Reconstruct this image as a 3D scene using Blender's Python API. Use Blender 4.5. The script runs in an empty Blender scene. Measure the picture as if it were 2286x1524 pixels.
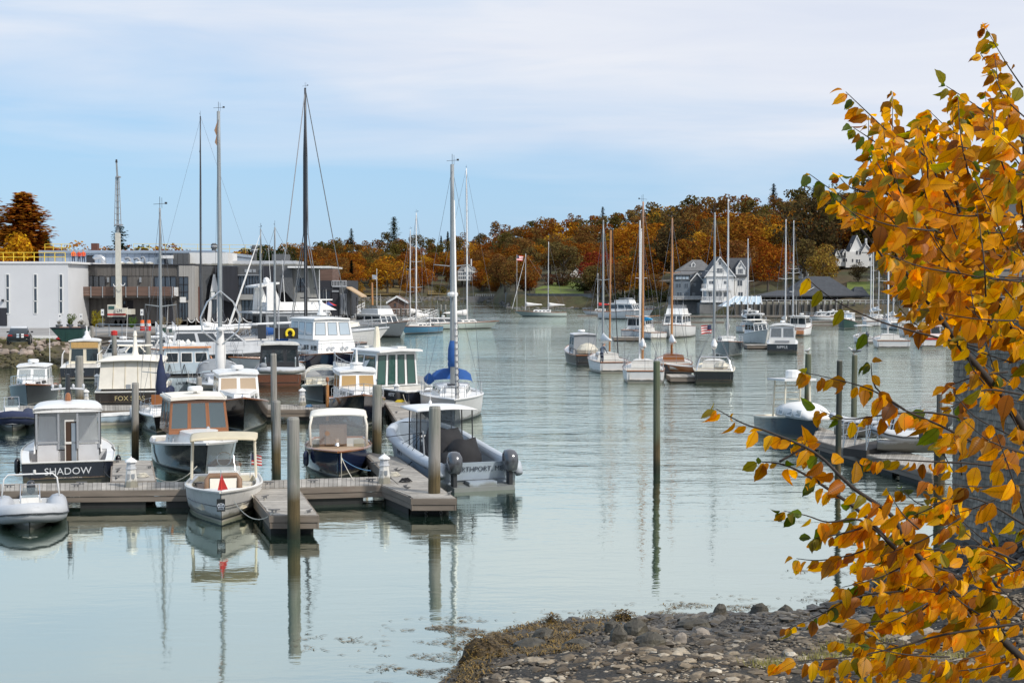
import bpy,math,random
from mathutils import Vector,Matrix
R=random.Random(11)
SC=bpy.context.scene
COL=SC.collection
pi=math.pi
# ------------------------------------------------------------------ camera, sky, sun, exposure
F,CH,CX,CY=3175.0,7.0,1143.0,762.0
PITCH=math.atan(122.0/F)
cam=bpy.data.cameras.new('camera');cam.lens=50.0;cam.sensor_width=36.0
cam.clip_start=0.1;cam.clip_end=12000
camo=bpy.data.objects.new('camera',cam);COL.objects.link(camo)
camo.location=(0,0,CH);camo.rotation_euler=(pi/2-PITCH,0,0)
SC.camera=camo
SUN_AZ,SUN_EL=math.radians(128),math.radians(42)
world=bpy.data.worlds.new('World');SC.world=world;world.use_nodes= True
SUND=Vector((math.sin(SUN_AZ)*math.cos(SUN_EL),math.cos(SUN_AZ)*math.cos(SUN_EL),math.sin(SUN_EL)))
sunl=bpy.data.lights.new('sun','SUN');sunl.energy=2.9;sunl.angle=math.radians(3);sunl.color=(1.0,.94,.86)
suno=bpy.data.objects.new('sun',sunl);COL.objects.link(suno)
suno.rotation_euler=SUND.to_track_quat('Z','Y').to_euler();suno.location=(60,-20,90)
SC.view_settings.view_transform='Standard';SC.view_settings.look='None'
SC.view_settings.exposure=0.12;SC.view_settings.gamma=1.0;SC.view_settings.use_curve_mapping= False
SC.render.engine='CYCLES'
SC.cycles.max_bounces=7;SC.cycles.transparent_max_bounces=10;SC.cycles.caustics_reflective= False ;SC.cycles.caustics_refractive= False
class NT:
 def __init__(s,tree):s.t=tree;s.n=tree.nodes;s.l=tree.links
 def add(s,typ,**kw):
  n=s.n.new(typ)
  for k,v in kw.items():
   if k.startswith('i_'):
    key=k[2:];key=int(key)if key.isdigit()else key.replace('_',' ')
    n.inputs[key].default_value=v
   else:setattr(n,k,v)
  return n
 def link(s,a,b):s.l.new(a,b)
 def math(s,op,a,b= None,clamp= False):
  n=s.n.new('ShaderNodeMath');n.operation=op;n.use_clamp=clamp
  for i,v in enumerate((a,b)):
   if v is None:continue
   if isinstance(v,(int,float)):n.inputs[i].default_value=v
   else:s.l.new(v,n.inputs[i])
  return n.outputs[0]
 def ramp(s,fac,stops):
  n=s.n.new('ShaderNodeValToRGB');e=n.color_ramp.elements
  while len(e)<len(stops):e.new(.5)
  for el,(p,c)in zip(e,stops):
   el.position=p;el.color=(c,c,c,1)if isinstance(c,(int,float))else(*c,1)
  s.l.new(fac,n.inputs[0]); return n.outputs[0]
 def mix(s,fac,a,b,blend='MIX'):
  n=s.n.new('ShaderNodeMix');n.data_type='RGBA';n.blend_type=blend
  for i,v in((0,fac),(6,a),(7,b)):
   if isinstance(v,(int,float)):n.inputs[i].default_value=v if i==0 else(v,v,v,1)
   elif isinstance(v,tuple):n.inputs[i].default_value=(*v,1)
   else:s.l.new(v,n.inputs[i])
  return n.outputs[2]
 def noise(s,vec,scale,detail=3,rough=.55,dist=0):
  n=s.add('ShaderNodeTexNoise');n.inputs['Scale'].default_value=scale;n.inputs['Detail'].default_value=detail
  n.inputs['Roughness'].default_value=rough;n.inputs['Distortion'].default_value=dist
  if vec is not None:s.l.new(vec,n.inputs['Vector'])
  return n.outputs[0]
 def mapping(s,vec,scale=(1,1,1),rot=(0,0,0),loc=(0,0,0)):
  n=s.add('ShaderNodeMapping');n.inputs['Scale'].default_value=scale;n.inputs['Rotation'].default_value=rot;n.inputs['Location'].default_value=loc
  s.l.new(vec,n.inputs['Vector']); return n.outputs[0]
def make_world():
 t=NT(world.node_tree);t.n.clear()
 out=t.add('ShaderNodeOutputWorld');bg=t.add('ShaderNodeBackground',i_Strength=0.124)
 sky=t.add('ShaderNodeTexSky');sky.sky_type='NISHITA';sky.sun_disc= False
 sky.sun_elevation=SUN_EL;sky.sun_rotation=SUN_AZ;sky.air_density=1.3;sky.dust_density=.6;sky.ozone_density=2.0
 co=t.add('ShaderNodeTexCoord').outputs['Generated']
 sep=t.add('ShaderNodeSeparateXYZ');t.link(co,sep.inputs[0])
 z=sep.outputs[2]
 v1=t.mapping(co,(1.5,1.5,11));n1=t.noise(v1,1.5,5,.55,.5)
 v2=t.mapping(co,(3.0,3.0,26),loc=(3,1,2));n2=t.noise(v2,1.2,5,.55,.5)
 nz=t.math('ADD',t.math('MULTIPLY',n1,.72),t.math('MULTIPLY',n2,.28))
 base=t.ramp(z,[(0.0,.20),(.025,.03),(.07,.05),(.105,.34),(.15,.62),(.2,.74),(1,.82)])
 east=t.math('MULTIPLY',t.math('ADD',sep.outputs[0],.05),.75)
 cov=t.math('ADD',t.math('ADD',base,east),t.math('MULTIPLY',t.math('SUBTRACT',nz,.5),1.35))
 cov=t.ramp(cov,[(.08,0.06),(.75,.97)])
 skyc=t.mix(1.0,sky.outputs[0],(1.0,1.05,1.10),'MULTIPLY')
 skyc=t.mix(.72,skyc,(2.05,4.1,6.75))
 cloud=t.mix(t.ramp(n2,[(.3,0),(.7,1)]),(5.5,5.85,6.7),(6.25,6.45,6.95))
 c=t.mix(cov,skyc,cloud)
 t.link(c,bg.inputs[0]);t.link(bg.outputs[0],out.inputs[0])
make_world()
# ------------------------------------------------------------------ photo geometry -> world
_f=Vector((0,math.cos(PITCH),-math.sin(PITCH)));_u=Vector((0,math.sin(PITCH),math.cos(PITCH)));_r=Vector((1,0,0))
def ray(px,py):return _f*F+_r*(px-CX)-_u*(py-CY)
def W(px,py,z=0.0):
 """point of the horizontal plane z seen at a photo position"""
 d=ray(px,py);t=(z-CH)/d.z
 return Vector((d.x*t,d.y*t,z))
def D(px,py,Y):
 """point at distance Y seen at a photo position"""
 d=ray(px,py);t=Y/d.y
 return Vector((d.x*t,Y,CH+d.z*t))
 # ------------------------------------------------------------------ materials
def mat(name,rgb,rough=.55,metal=0.0,var=.12,vscale=3.0,bump=0.0,bscale=30.0,spec=.5,stretch=(1,1,1),coat=0.0,dirt= None,world_co= False,alpha=1.0,stain=0):
 """painted / gel-coat / metal / wood surface: base colour with a soft mottling, optional grain relief"""
 m=bpy.data.materials.new(name);m.use_nodes= True
 t=NT(m.node_tree);b=t.n['Principled BSDF']
 tc=t.add('ShaderNodeTexCoord');co=tc.outputs['Object']
 if world_co:co=t.add('ShaderNodeNewGeometry').outputs['Position']
 v=t.mapping(co,stretch)if stretch!=(1,1,1)else co
 n=t.noise(v,vscale,4)
 k=t.ramp(n,[(.25,1-var),(.75,1+var)])if var else None
 if k is not None:c=t.mix(1.0,tuple(rgb),k,'MULTIPLY')
 else:c= None
 if dirt:
  n2=t.noise(t.mapping(co,dirt[3]if len(dirt)>3 else(1,1,1)),dirt[1],5,.65)
  c=t.mix(t.ramp(n2,[(dirt[2],0),(min(1,dirt[2]+.25),.85)]),c if c is not None else tuple(rgb),tuple(dirt[0]))
 if stain:
  sz=t.add('ShaderNodeSeparateXYZ');t.link(co,sz.inputs[0]);ns=t.noise(t.mapping(co,(2.5,2.5,.8)),1.0,5,.65)
  f=t.ramp(t.math('SUBTRACT',sz.outputs[2],t.math('MULTIPLY',ns,.36)),[(.0,stain),(.10,0)])
  c=t.mix(f,c if c is not None else tuple(rgb),(.13,.115,.06))
 if c is None:b.inputs['Base Color'].default_value=(*rgb,1)
 else:t.link(c,b.inputs['Base Color'])
 b.inputs['Roughness'].default_value=rough;b.inputs['Metallic'].default_value=metal
 b.inputs['Specular IOR Level'].default_value=spec;b.inputs['Coat Weight'].default_value=coat
 b.inputs['Alpha'].default_value=alpha
 if bump:
  bp=t.add('ShaderNodeBump');bp.inputs['Strength'].default_value=bump;bp.inputs['Distance'].default_value=.02
  t.link(t.noise(v,bscale,4),bp.inputs['Height']);t.link(bp.outputs[0],b.inputs['Normal'])
 return m
M={}
M['white']=mat('white_gelcoat',(.80,.80,.78),.32,var=.05,dirt=((.55,.53,.47),1.6,.58,(3,3,.3)),stain=.75)
M['offwhite']=mat('offwhite_paint',(.70,.69,.65),.4,var=.06,dirt=((.45,.43,.38),1.6,.56,(3,3,.3)),stain=.75)
M['cream']=mat('cream_gelcoat',(.74,.68,.54),.35,var=.05)
M['beige']=mat('beige_canvas',(.60,.53,.38),.85,var=.10,bump=.2)
M['ivory']=mat('ivory_canvas',(.80,.76,.67),.85,var=.07,bump=.15)
M['palegrey']=mat('pale_grey_gelcoat',(.56,.58,.60),.4,var=.07,stain=.7)
M['midgrey']=mat('mid_grey_paint',(.30,.32,.34),.45,var=.1)
M['slate']=mat('slate_blue_grey_paint',(.22,.27,.32),.5,var=.1)
M['navy']=mat('navy_gloss_hull',(.012,.020,.055),.14,var=.1,coat=.5,stain=.5)
M['ink']=mat('ink_blue_gloss_hull',(.011,.014,.026),.16,var=.1,coat=.5,stain=.5)
M['black']=mat('black_gloss',(.010,.010,.012),.2,var=.1,coat=.3,stain=.45)
M['rubber']=mat('black_rubber',(.020,.020,.022),.75,var=.2)
M['charcoal']=mat('charcoal_paint',(.035,.037,.042),.35,var=.15)
M['teal']=mat('dark_teal_hull',(.010,.045,.050),.2,var=.1,coat=.4)
M['blue']=mat('mid_blue_hull',(.05,.20,.34),.25,var=.08,coat=.3)
M['paleblue']=mat('pale_blue_hull',(.45,.55,.62),.3,var=.06,stain=.7)
M['palegreen']=mat('pale_sage_hull',(.46,.54,.50),.3,var=.06)
M['royal']=mat('royal_blue_canvas',(.016,.085,.29),.8,var=.15,bump=.3)
M['navycanvas']=mat('navy_canvas',(.02,.03,.075),.85,var=.2,bump=.3)
M['blackcanvas']=mat('black_canvas',(.016,.016,.018),.8,var=.3,bump=.5,bscale=8)
M['whitecanvas']=mat('white_canvas',(.80,.79,.76),.85,var=.06,bump=.25)
M['tan']=mat('tan_leather',(.26,.16,.10),.55,var=.15)
M['teak']=mat('varnished_teak',(.28,.105,.035),.25,var=.3,vscale=9,stretch=(1,6,6),coat=.5)
M['teakdeck']=mat('bare_teak_deck',(.42,.30,.20),.7,var=.18,vscale=8,stretch=(1,8,1))
M['mahog']=mat('mahogany_hull',(.17,.055,.022),.22,var=.3,vscale=6,stretch=(1,4,4),coat=.5)
M['spar']=mat('varnished_spruce_spar',(.46,.21,.07),.3,var=.2,vscale=6,coat=.4)
M['alu']=mat('anodised_aluminium',(.52,.54,.56),.38,metal=.75,var=.08)
M['mast']=mat('painted_alloy_spar',(.30,.325,.335),.5,metal=.2,var=.08)
M['whitespar']=mat('white_painted_spar',(.78,.78,.77),.4,var=.04)
M['blackspar']=mat('black_carbon_spar',(.016,.016,.02),.35,var=.1)
M['steel']=mat('stainless_tube',(.66,.67,.68),.25,metal=.8,var=.04)
M['wire']=mat('rigging_wire',(.16,.17,.19),.5,metal=.3,var=.05)
M['rope']=mat('mooring_rope',(.62,.58,.48),.9,var=.2)
M['bluerope']=mat('blue_rope',(.10,.22,.38),.9,var=.2)
M['yellow']=mat('yellow_plastic',(.80,.60,.02),.5,var=.08)
M['yellowrail']=mat('yellow_painted_rail',(.78,.55,.04),.5,var=.08)
M['red']=mat('red_cloth',(.55,.035,.03),.8,var=.12)
M['orange']=mat('hi_vis_orange',(.85,.16,.03),.7,var=.1)
M['greyhull']=mat('grey_alloy_hull',(.34,.40,.46),.42,metal=.15,var=.09,dirt=((.2,.24,.28),1.6,.6),stain=.6)
M['tube']=mat('grey_inflatable_tube',(.50,.52,.54),.5,var=.06,dirt=((.34,.35,.35),3,.58),stain=.6)
M['greyfabric']=mat('grey_cover_fabric',(.24,.26,.28),.85,var=.15,bump=.3)
M['greenskip']=mat('dark_green_steel',(.015,.055,.045),.5,var=.2)
M['amber']=mat('amber_curtain',(.52,.33,.12),.7,var=.25,vscale=5,stretch=(1,9,.6))
M['letter']=mat('white_lettering',(.78,.80,.82),.5,var=0)
M['letterdark']=mat('dark_lettering',(.03,.04,.06),.5,var=0)
M['gold']=mat('gold_lettering',(.62,.50,.25),.4,var=0)
M['cyan']=mat('cyan_canvas',(.02,.36,.66),.8,var=.15)
def glassmat(name,tint,clear=.0,rough=.04):
 m=bpy.data.materials.new(name);m.use_nodes= True
 t=NT(m.node_tree);b=t.n['Principled BSDF'];o=t.n['Material Output']
 b.inputs['Base Color'].default_value=(*tint,1);b.inputs['Roughness'].default_value=rough;b.inputs['Specular IOR Level'].default_value=.9
 bp=t.add('ShaderNodeBump');bp.inputs['Strength'].default_value=.08;bp.inputs['Distance'].default_value=.05
 t.link(t.noise(t.add('ShaderNodeTexCoord').outputs['Object'],2.3,2),bp.inputs['Height']);t.link(bp.outputs[0],b.inputs['Normal'])
 if clear:
  tr=t.add('ShaderNodeBsdfTransparent');tr.inputs[0].default_value=(.92,.95,.95,1)
  mx=t.add('ShaderNodeMixShader');mx.inputs[0].default_value=clear
  t.link(b.outputs[0],mx.inputs[1]);t.link(tr.outputs[0],mx.inputs[2]);t.link(mx.outputs[0],o.inputs[0])
 return m
M['glass']=glassmat('dark_glass',(.025,.035,.042))
M['bluepane']=glassmat('pale_blinds_behind_glass',(.42,.50,.56))
M['greenglass']=glassmat('green_tinted_glass',(.030,.085,.070))
M['clear']=glassmat('clear_glass',(.20,.24,.26),.72)
M['vinyl']=glassmat('smoky_clear_vinyl',(.26,.28,.31),.50,.12)
M['vinyl2']=glassmat('hazy_clear_vinyl',(.42,.44,.46),.66,.12)
M['houseglass']=glassmat('house_window_glass',(.05,.06,.075))
# ------------------------------------------------------------------ mesh builder and object helpers
class MB:
 def __init__(s):s.v=[];s.f=[];s.m=[]
 def _add(s,vs,fs,mi=0):
  o=len(s.v);s.v.extend(Vector(v)for v in vs)
  for f in fs:s.f.append(tuple(i+o for i in f));s.m.append(mi)
  return s
 def hexa(s,p,mi=0):
  return s._add(p,[(3,2,1,0),(4,5,6,7),(0,1,5,4),(1,2,6,5),(2,3,7,6),(3,0,4,7)],mi)
 def box(s,c,size,mi=0,rz=0.0,rot= None):
  hx,hy,hz=size[0]/2,size[1]/2,size[2]/2
  p=[Vector(q)for q in((-hx,-hy,-hz),(hx,-hy,-hz),(hx,hy,-hz),(-hx,hy,-hz),(-hx,-hy,hz),(hx,-hy,hz),(hx,hy,hz),(-hx,hy,hz))]
  m=rot if rot is not None else(Matrix.Rotation(rz,3,'Z')if rz else None)
  c=Vector(c)
  return s.hexa([(m@q if m is not None else q)+c for q in p],mi)
 def box2(s,a,b,mi=0):
  a=Vector(a);b=Vector(b); return s.box((a+b)/2,[abs(b[i]-a[i])for i in range(3)],mi)
 def quad(s,a,b,c,d,mi=0):return s._add([a,b,c,d],[(0,1,2,3)],mi)
 def poly(s,pts,mi=0):return s._add(pts,[tuple(range(len(pts)))],mi)
 def tube(s,pts,r,n=6,mi=0,cap= True,closed= False):
  pts=[Vector(p)for p in pts];k=len(pts)
  rr=list(r)if isinstance(r,(list,tuple))else[r]*k
  rings=[];up= None
  for i,p in enumerate(pts):
   if closed:d=pts[(i+1)%k]-pts[i-1]
   else:d=pts[min(i+1,k-1)]-pts[max(i-1,0)]
   d=d.normalized()if d.length>1e-9 else Vector((0,0,1))
   if up is None:
    a=Vector((0,0,1))if abs(d.z)<.9 else Vector((1,0,0))
    up=(a-d*a.dot(d)).normalized()
   else:
    q=up-d*up.dot(d)
    up=q.normalized()if q.length>1e-6 else up
   sd=d.cross(up)
   rings.append([p+(up*math.cos(2*pi*j/n)+sd*math.sin(2*pi*j/n))*rr[i]for j in range(n)])
  return s.loft(rings,mi,cap=cap and not closed,wrap=closed)
 def loft(s,rings,mi=0,cap= True,wrap= False,open_ring= False):
  n=len(rings[0]);vs=[v for rg in rings for v in rg];fs=[]
  m=len(rings)
  for i in range(m if wrap else m-1):
   a,b=i*n,((i+1)%m)*n
   for j in range(n-1 if open_ring else n):
    k=(j+1)%n
    fs.append((a+j,a+k,b+k,b+j))
  if cap:
   fs.append(tuple(range(n))[::-1]);fs.append(tuple((m-1)*n+j for j in range(n)))
  return s._add(vs,fs,mi)
 def lathe(s,c,prof,n=12,mi=0):
  c=Vector(c)
  return s.loft([[c+Vector((r*math.cos(2*pi*j/n),r*math.sin(2*pi*j/n),z))for j in range(n)]for r,z in prof],mi)
 def prism(s,poly,z0,z1,mi=0):
  n=len(poly)
  return s._add([(x,y,z0)for x,y in poly]+[(x,y,z1)for x,y in poly],[tuple(range(n))[::-1],tuple(range(n,2*n))]+[(i,(i+1)%n,n+(i+1)%n,n+i)for i in range(n)],mi)
 def mesh(s,name,mats,smooth= False,off= None):
  me=bpy.data.meshes.new(name)
  vs=s.v if off is None else[v-off for v in s.v]
  me.from_pydata([tuple(v)for v in vs],[],s.f)
  if not isinstance(mats,(list,tuple)):mats=[mats]
  for m in mats:me.materials.append(m)
  if len(mats)>1:me.polygons.foreach_set('material_index',s.m)
  if smooth:me.polygons.foreach_set('use_smooth',[ True ]*len(s.f))
  me.update(); return me
 def build(s,name,mats,parent= None,smooth= False,world= False):
  """link as one object; world=True: vertices are in world space and the parent is an unrotated root"""
  off= None
  if world and parent is not None:
   off=Vector(parent.location)
   if parent.parent is not None:off=off+parent.parent.location
  return link(s.mesh(name,mats,smooth,off),name,parent)
def link(me,name,parent= None):
 o=bpy.data.objects.new(name,me);COL.objects.link(o)
 if parent is not None:o.parent=parent
 return o
def tag(o,label= None,cat= None,group= None,kind= None):
 if label:o['label']=label
 if cat:o['category']=cat
 if group:o['group']=group
 if kind:o['kind']=kind
 return o
def thing(name,label,cat,loc=(0,0,0),rz=0.0,group= None):
 o=bpy.data.objects.new(name,None);COL.objects.link(o);o.empty_display_size=.2
 o.location=loc;o.rotation_euler=(0,0,rz)
 return tag(o,label,cat,group)
def kids(o):return[c for c in ALLKIDS.get(o.name,[])]
def dup(root,loc= None,rz= None,label= None,group= None,scale= None):
 r=root.copy();COL.objects.link(r)
 if loc is not None:r.location=loc
 if rz is not None:r.rotation_euler=(0,0,rz)
 if scale is not None:r.scale=(scale,)*3 if isinstance(scale,(int,float))else scale
 if label:r['label']=label
 if group:r['group']=group
 for ch in root.children:
  c=ch.copy();COL.objects.link(c);c.parent=r
  for g in ch.children:
   d=g.copy();COL.objects.link(d);d.parent=c
 return r
def text(parent,s,size,mtx,m,name='lettering',ext=.004,aspect=1.0):
 cu=bpy.data.curves.new('lettering_curve','FONT');cu.body=s;cu.size=size;cu.extrude=ext
 cu.align_x='CENTER';cu.align_y='CENTER';cu.resolution_u=3
 ob=bpy.data.objects.new('lettering_tmp',cu)
 me=bpy.data.meshes.new_from_object(ob);bpy.data.objects.remove(ob);bpy.data.curves.remove(cu)
 me.transform(Matrix.Diagonal((aspect,1,1,1)));me.materials.clear();me.materials.append(m)
 o=link(me,name,parent);o.matrix_local=mtx
 return o
def mtx(x,y,z,o):
 m=Matrix.Identity(4)
 for i,c in enumerate((x,y,z,o)):
  for j in range(3):m[j][i]=c[j]
 return m
def aft_mtx(x,z,y=0,tilt=0.0):
 return mtx((0,-1,0),(math.sin(tilt),0,math.cos(tilt)),(-math.cos(tilt),0,math.sin(tilt)),(x,y,z))
def front_mtx(p):return mtx((1,0,0),(0,0,1),(0,-1,0),p)
def lerp(a,b,t):return a+(b-a)*t
def interp(tab,x):
 if x<=tab[0][0]:return tab[0][1]
 for(x0,y0),(x1,y1)in zip(tab,tab[1:]):
  if x<=x1:return y0+(y1-y0)*(x-x0)/(x1-x0)
 return tab[-1][1]
 # ------------------------------------------------------------------ water
def water_mat():
 m=bpy.data.materials.new('harbour_water');m.use_nodes= True
 t=NT(m.node_tree);t.n.clear();out=t.add('ShaderNodeOutputMaterial')
 pos=t.add('ShaderNodeNewGeometry').outputs['Position']
 sep=t.add('ShaderNodeSeparateXYZ');t.link(pos,sep.inputs[0])
 open_=t.ramp(t.math('DIVIDE',sep.outputs[1],400),[(.075,.07),(.115,.18),(.16,.52),(.3,.9),(1,.85)])
 lee=t.ramp(t.math('ADD',t.math('DIVIDE',sep.outputs[0],60),.5),[(.0,.30),(.35,.42),(.5,.85),(.7,1),(.9,.8)])
 patch=t.ramp(t.noise(t.mapping(pos,(.012,.03,1)),1.0,4,.6),[(.36,.35),(.62,1.15)])
 amp=t.math('MULTIPLY',t.math('MULTIPLY',open_,lee),patch)
 n1=t.noise(t.mapping(pos,(.55,1.3,1),rot=(0,0,.15)),1.0,3,.55,.3)
 n2=t.noise(t.mapping(pos,(1.6,3.6,1),rot=(0,0,-.1)),1.0,3,.6,.2)
 n3=t.noise(t.mapping(pos,(.16,.45,1),rot=(0,0,.1)),1.0,2,.5)
 h=t.math('ADD',t.math('ADD',t.math('MULTIPLY',n1,.55),t.math('MULTIPLY',n2,.22)),t.math('MULTIPLY',n3,.9))
 h=t.math('MULTIPLY',h,amp)
 bp=t.add('ShaderNodeBump');bp.inputs['Strength'].default_value=1.0;bp.inputs['Distance'].default_value=.26
 t.link(h,bp.inputs['Height'])
 gl=t.add('ShaderNodeBsdfGlossy');gl.inputs['Color'].default_value=(.855,.92,.835,1);gl.inputs['Roughness'].default_value=.035
 t.link(bp.outputs[0],gl.inputs['Normal'])
 df=t.add('ShaderNodeBsdfDiffuse')
 body=t.mix(t.ramp(t.noise(t.mapping(pos,(.03,.05,1)),1,3),[(.35,0),(.65,1)]),(.030,.066,.048),(.046,.086,.066))
 t.link(body,df.inputs[0])
 fr=t.add('ShaderNodeFresnel');fr.inputs['IOR'].default_value=2.1;t.link(bp.outputs[0],fr.inputs['Normal'])
 fac=t.ramp(fr.outputs[0],[(0.1,.52),(.40,.86),(.75,.97)])
 mx=t.add('ShaderNodeMixShader');t.link(fac,mx.inputs[0]);t.link(df.outputs[0],mx.inputs[1]);t.link(gl.outputs[0],mx.inputs[2])
 t.link(mx.outputs[0],out.inputs[0])
 return m
wm=MB();wm.quad((-5000,-300,0),(5000,-300,0),(5000,9000,0),(-5000,9000,0))
tag(wm.build('water',water_mat()),kind='structure')
# ------------------------------------------------------------------ far shore and hill
DS=[(-500,300),(300,330),(540,420),(640,560),(780,660),(1000,680),(1110,640),(1135,480),(1330,458),(1480,405),(1560,382),(1700,356),(2000,338),(2300,322),(2900,300)]
YS=[(-500,566),(300,566),(540,566),(620,546),(690,532),(760,527),(830,532),(880,520),(930,534),(1000,530),(1060,514),(1110,506),(1150,492),(1220,474),(1290,478),(1340,474),(1400,460),(1450,445),(1500,434),(1560,432),(1620,428),(1700,424),(1760,424),(1830,426),(1900,410),(2000,398),(2300,386),(2900,386)]
Z0=[(-500,2.2),(1100,1.3),(1125,4.3),(1310,4.3),(1345,2.0),(1600,2.6),(1640,2.75),(2900,2.75)]
HD=240.0
def shore(u):return interp(DS,u)
def ground(u,d):
 """height of the far land at photo column u and distance d"""
 s=shore(u);v=(d-s)/HD;z0=interp(Z0,u)
 dr=s+HD;zr=7+(640-interp(YS,u))*dr/F-11.5
 if v<=0:return lerp(-1.5,z0,max(0,1+v*24))
 if v<1:return z0+max(0,zr-z0)*(.22*v+.78*v**1.5)
 return max(0,zr)+1.5-(v-1)*6 if zr>z0 else z0
def gp(u,d,dz=0.0):
 return Vector(((u-CX)/F*d,d,ground(u,d)+dz))
gm=bpy.data.materials.new('hillside_ground');gm.use_nodes= True
_t=NT(gm.node_tree);_b=_t.n['Principled BSDF'];_p=_t.add('ShaderNodeNewGeometry').outputs['Position']
_n=_t.noise(_p,.09,5,.6);_n2=_t.noise(_p,.8,5,.7)
_c=_t.mix(_t.ramp(_n,[(.4,0),(.6,1)]),(.085,.060,.028),(.060,.062,.022))
_z=_t.add('ShaderNodeSeparateXYZ');_t.link(_p,_z.inputs[0])
_c=_t.mix(_t.ramp(_t.math('ADD',_z.outputs[2],_t.math('MULTIPLY',_n2,1.6)),[(.45,1),(.95,0)]),_c,(.035,.033,.028))
_t.link(_t.mix(1.0,_c,_t.ramp(_n2,[(.3,.6),(.7,1.4)]),'MULTIPLY'),_b.inputs['Base Color']);_b.inputs['Roughness'].default_value=.95
hb=MB();us=list(range(-500,2900,20));vs=[-8,-2,0,1.5,4,9,16,26,38,52,70,90,112,136,160,184,208,226,240,262,300,380,560]
for u in us:
 for d in vs:hb.v.append(gp(u,shore(u)+d,(R.random()-.5)*min(1.0,max(0,d)*.04)))
nv=len(vs)
for i in range(len(us)-1):
 for j in range(nv-1):hb.f.append((i*nv+j,(i+1)*nv+j,(i+1)*nv+j+1,i*nv+j+1));hb.m.append(0)
tag(hb.build('hillside',gm,smooth= True),kind='structure')
def patch(name,cols,mt,n=8,dz=.12):
 """a lawn or road laid on the hillside: cols = [(u, d_near, d_far), ...]"""
 b=MB()
 for u,d0,d1 in cols:
  for j in range(n+1):b.v.append(gp(u,lerp(d0,d1,j/n),dz))
 for i in range(len(cols)-1):
  for j in range(n):b.f.append((i*(n+1)+j,(i+1)*(n+1)+j,(i+1)*(n+1)+j+1,i*(n+1)+j+1));b.m.append(0)
 return tag(b.build(name,mt,smooth= True),kind='structure')
lawnm=mat('mown_grass',(.115,.150,.022),.95,var=.25,vscale=.25,world_co= True)
drym=mat('dry_grass',(.16,.115,.035),.95,var=.3,vscale=.15,world_co= True)
roadm=mat('pale_gravel_track',(.30,.28,.25),.95,var=.15,vscale=.5,world_co= True)
patch('lawn',[(u,shore(u)+2.5,shore(u)+62-0.0008*(u-1265)**2*8)for u in range(1195,1312,9)],lawnm,dz=.2)
patch('lawn',[(u,shore(u)+22,shore(u)+26+(u-790)*.5)for u in range(800,915,12)],drym,dz=.5)
patch('lawn',[(u,shore(u)+26,shore(u)+52)for u in range(955,1030,12)],drym,dz=.5)
patch('lawn',[(u,shore(u)+24,shore(u)+60)for u in range(1890,1960,10)],lawnm,dz=.3)
patch('hill_track',[(u,shore(u)+62,shore(u)+67)for u in range(1395,1512,9)],roadm,dz=.9)
# ------------------------------------------------------------------ trees
def foliage_mat(name,attr= False,trans=.42):
 m=bpy.data.materials.new(name);m.use_nodes= True
 t=NT(m.node_tree);t.n.clear();out=t.add('ShaderNodeOutputMaterial')
 if attr:col=t.add('ShaderNodeVertexColor',layer_name='Col').outputs[0]
 else:col=t.add('ShaderNodeObjectInfo').outputs['Color']
 g=t.add('ShaderNodeNewGeometry')
 rnd=g.outputs['Random Per Island']
 n=t.noise(g.outputs['Position'],.35,3,.6)
 k=t.math('MULTIPLY',t.ramp(rnd,[(0,.62),(.8,1.12),(1,1.5)]),t.ramp(n,[(.3,.72),(.7,1.28)]))
 hs=t.add('ShaderNodeHueSaturation');t.link(col,hs.inputs['Color'])
 t.link(t.math('ADD',t.math('MULTIPLY',t.math('SUBTRACT',rnd,.5),.05),.5),hs.inputs['Hue'])
 c=t.mix(1.0,hs.outputs[0],k,'MULTIPLY')
 a=t.add('ShaderNodeBsdfDiffuse');b=t.add('ShaderNodeBsdfTranslucent');t.link(c,a.inputs[0]);t.link(c,b.inputs[0])
 mx=t.add('ShaderNodeMixShader');mx.inputs[0].default_value=trans
 t.link(a.outputs[0],mx.inputs[1]);t.link(b.outputs[0],mx.inputs[2]);t.link(mx.outputs[0],out.inputs[0])
 return m
M['foliage']=foliage_mat('autumn_foliage');M['foliage_stuff']=foliage_mat('wood_foliage',True)
M['bark']=mat('grey_brown_bark',(.10,.085,.07),.95,var=.3,vscale=4)
M['palebark']=mat('pale_birch_bark',(.40,.37,.33),.9,var=.2,vscale=4)
def crown_pts(rng,h,r,n,clumps,base=.32,leaf=.5,flat=1.0):
 """leaf cards gathered in clumps on the outside of an uneven crown"""
 out=[];cz=h*(base+(1-base)/2);rz=h*(1-base)/2
 cs=[]
 for i in range(clumps):
  while True:
   p=Vector((rng.uniform(-1,1),rng.uniform(-1,1),rng.uniform(-.85,1)))
   if .25<p.length<1:break
  p=p.normalized()*rng.uniform(.55,.86)
  cs.append((Vector((p.x*r,p.y*r,cz+p.z*rz)),rng.uniform(.26,.46)*r))
 cs.append((Vector((0,0,cz)),r*.5))
 tot=sum(c[1]**2 for c in cs)
 for c,cr in cs:
  for k in range(int(n*cr*cr/tot)):
   d=Vector((rng.gauss(0,1),rng.gauss(0,1),rng.gauss(.15,1))).normalized()
   p=c+Vector((d.x,d.y,d.z*.8*flat))*cr*rng.uniform(.78,1.12)
   nrm=(d*.9+Vector((rng.gauss(0,.55),rng.gauss(0,.55),rng.gauss(.15,.5)))).normalized()
   out.append((p,nrm,leaf*rng.uniform(.6,1.3)))
 return out
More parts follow.
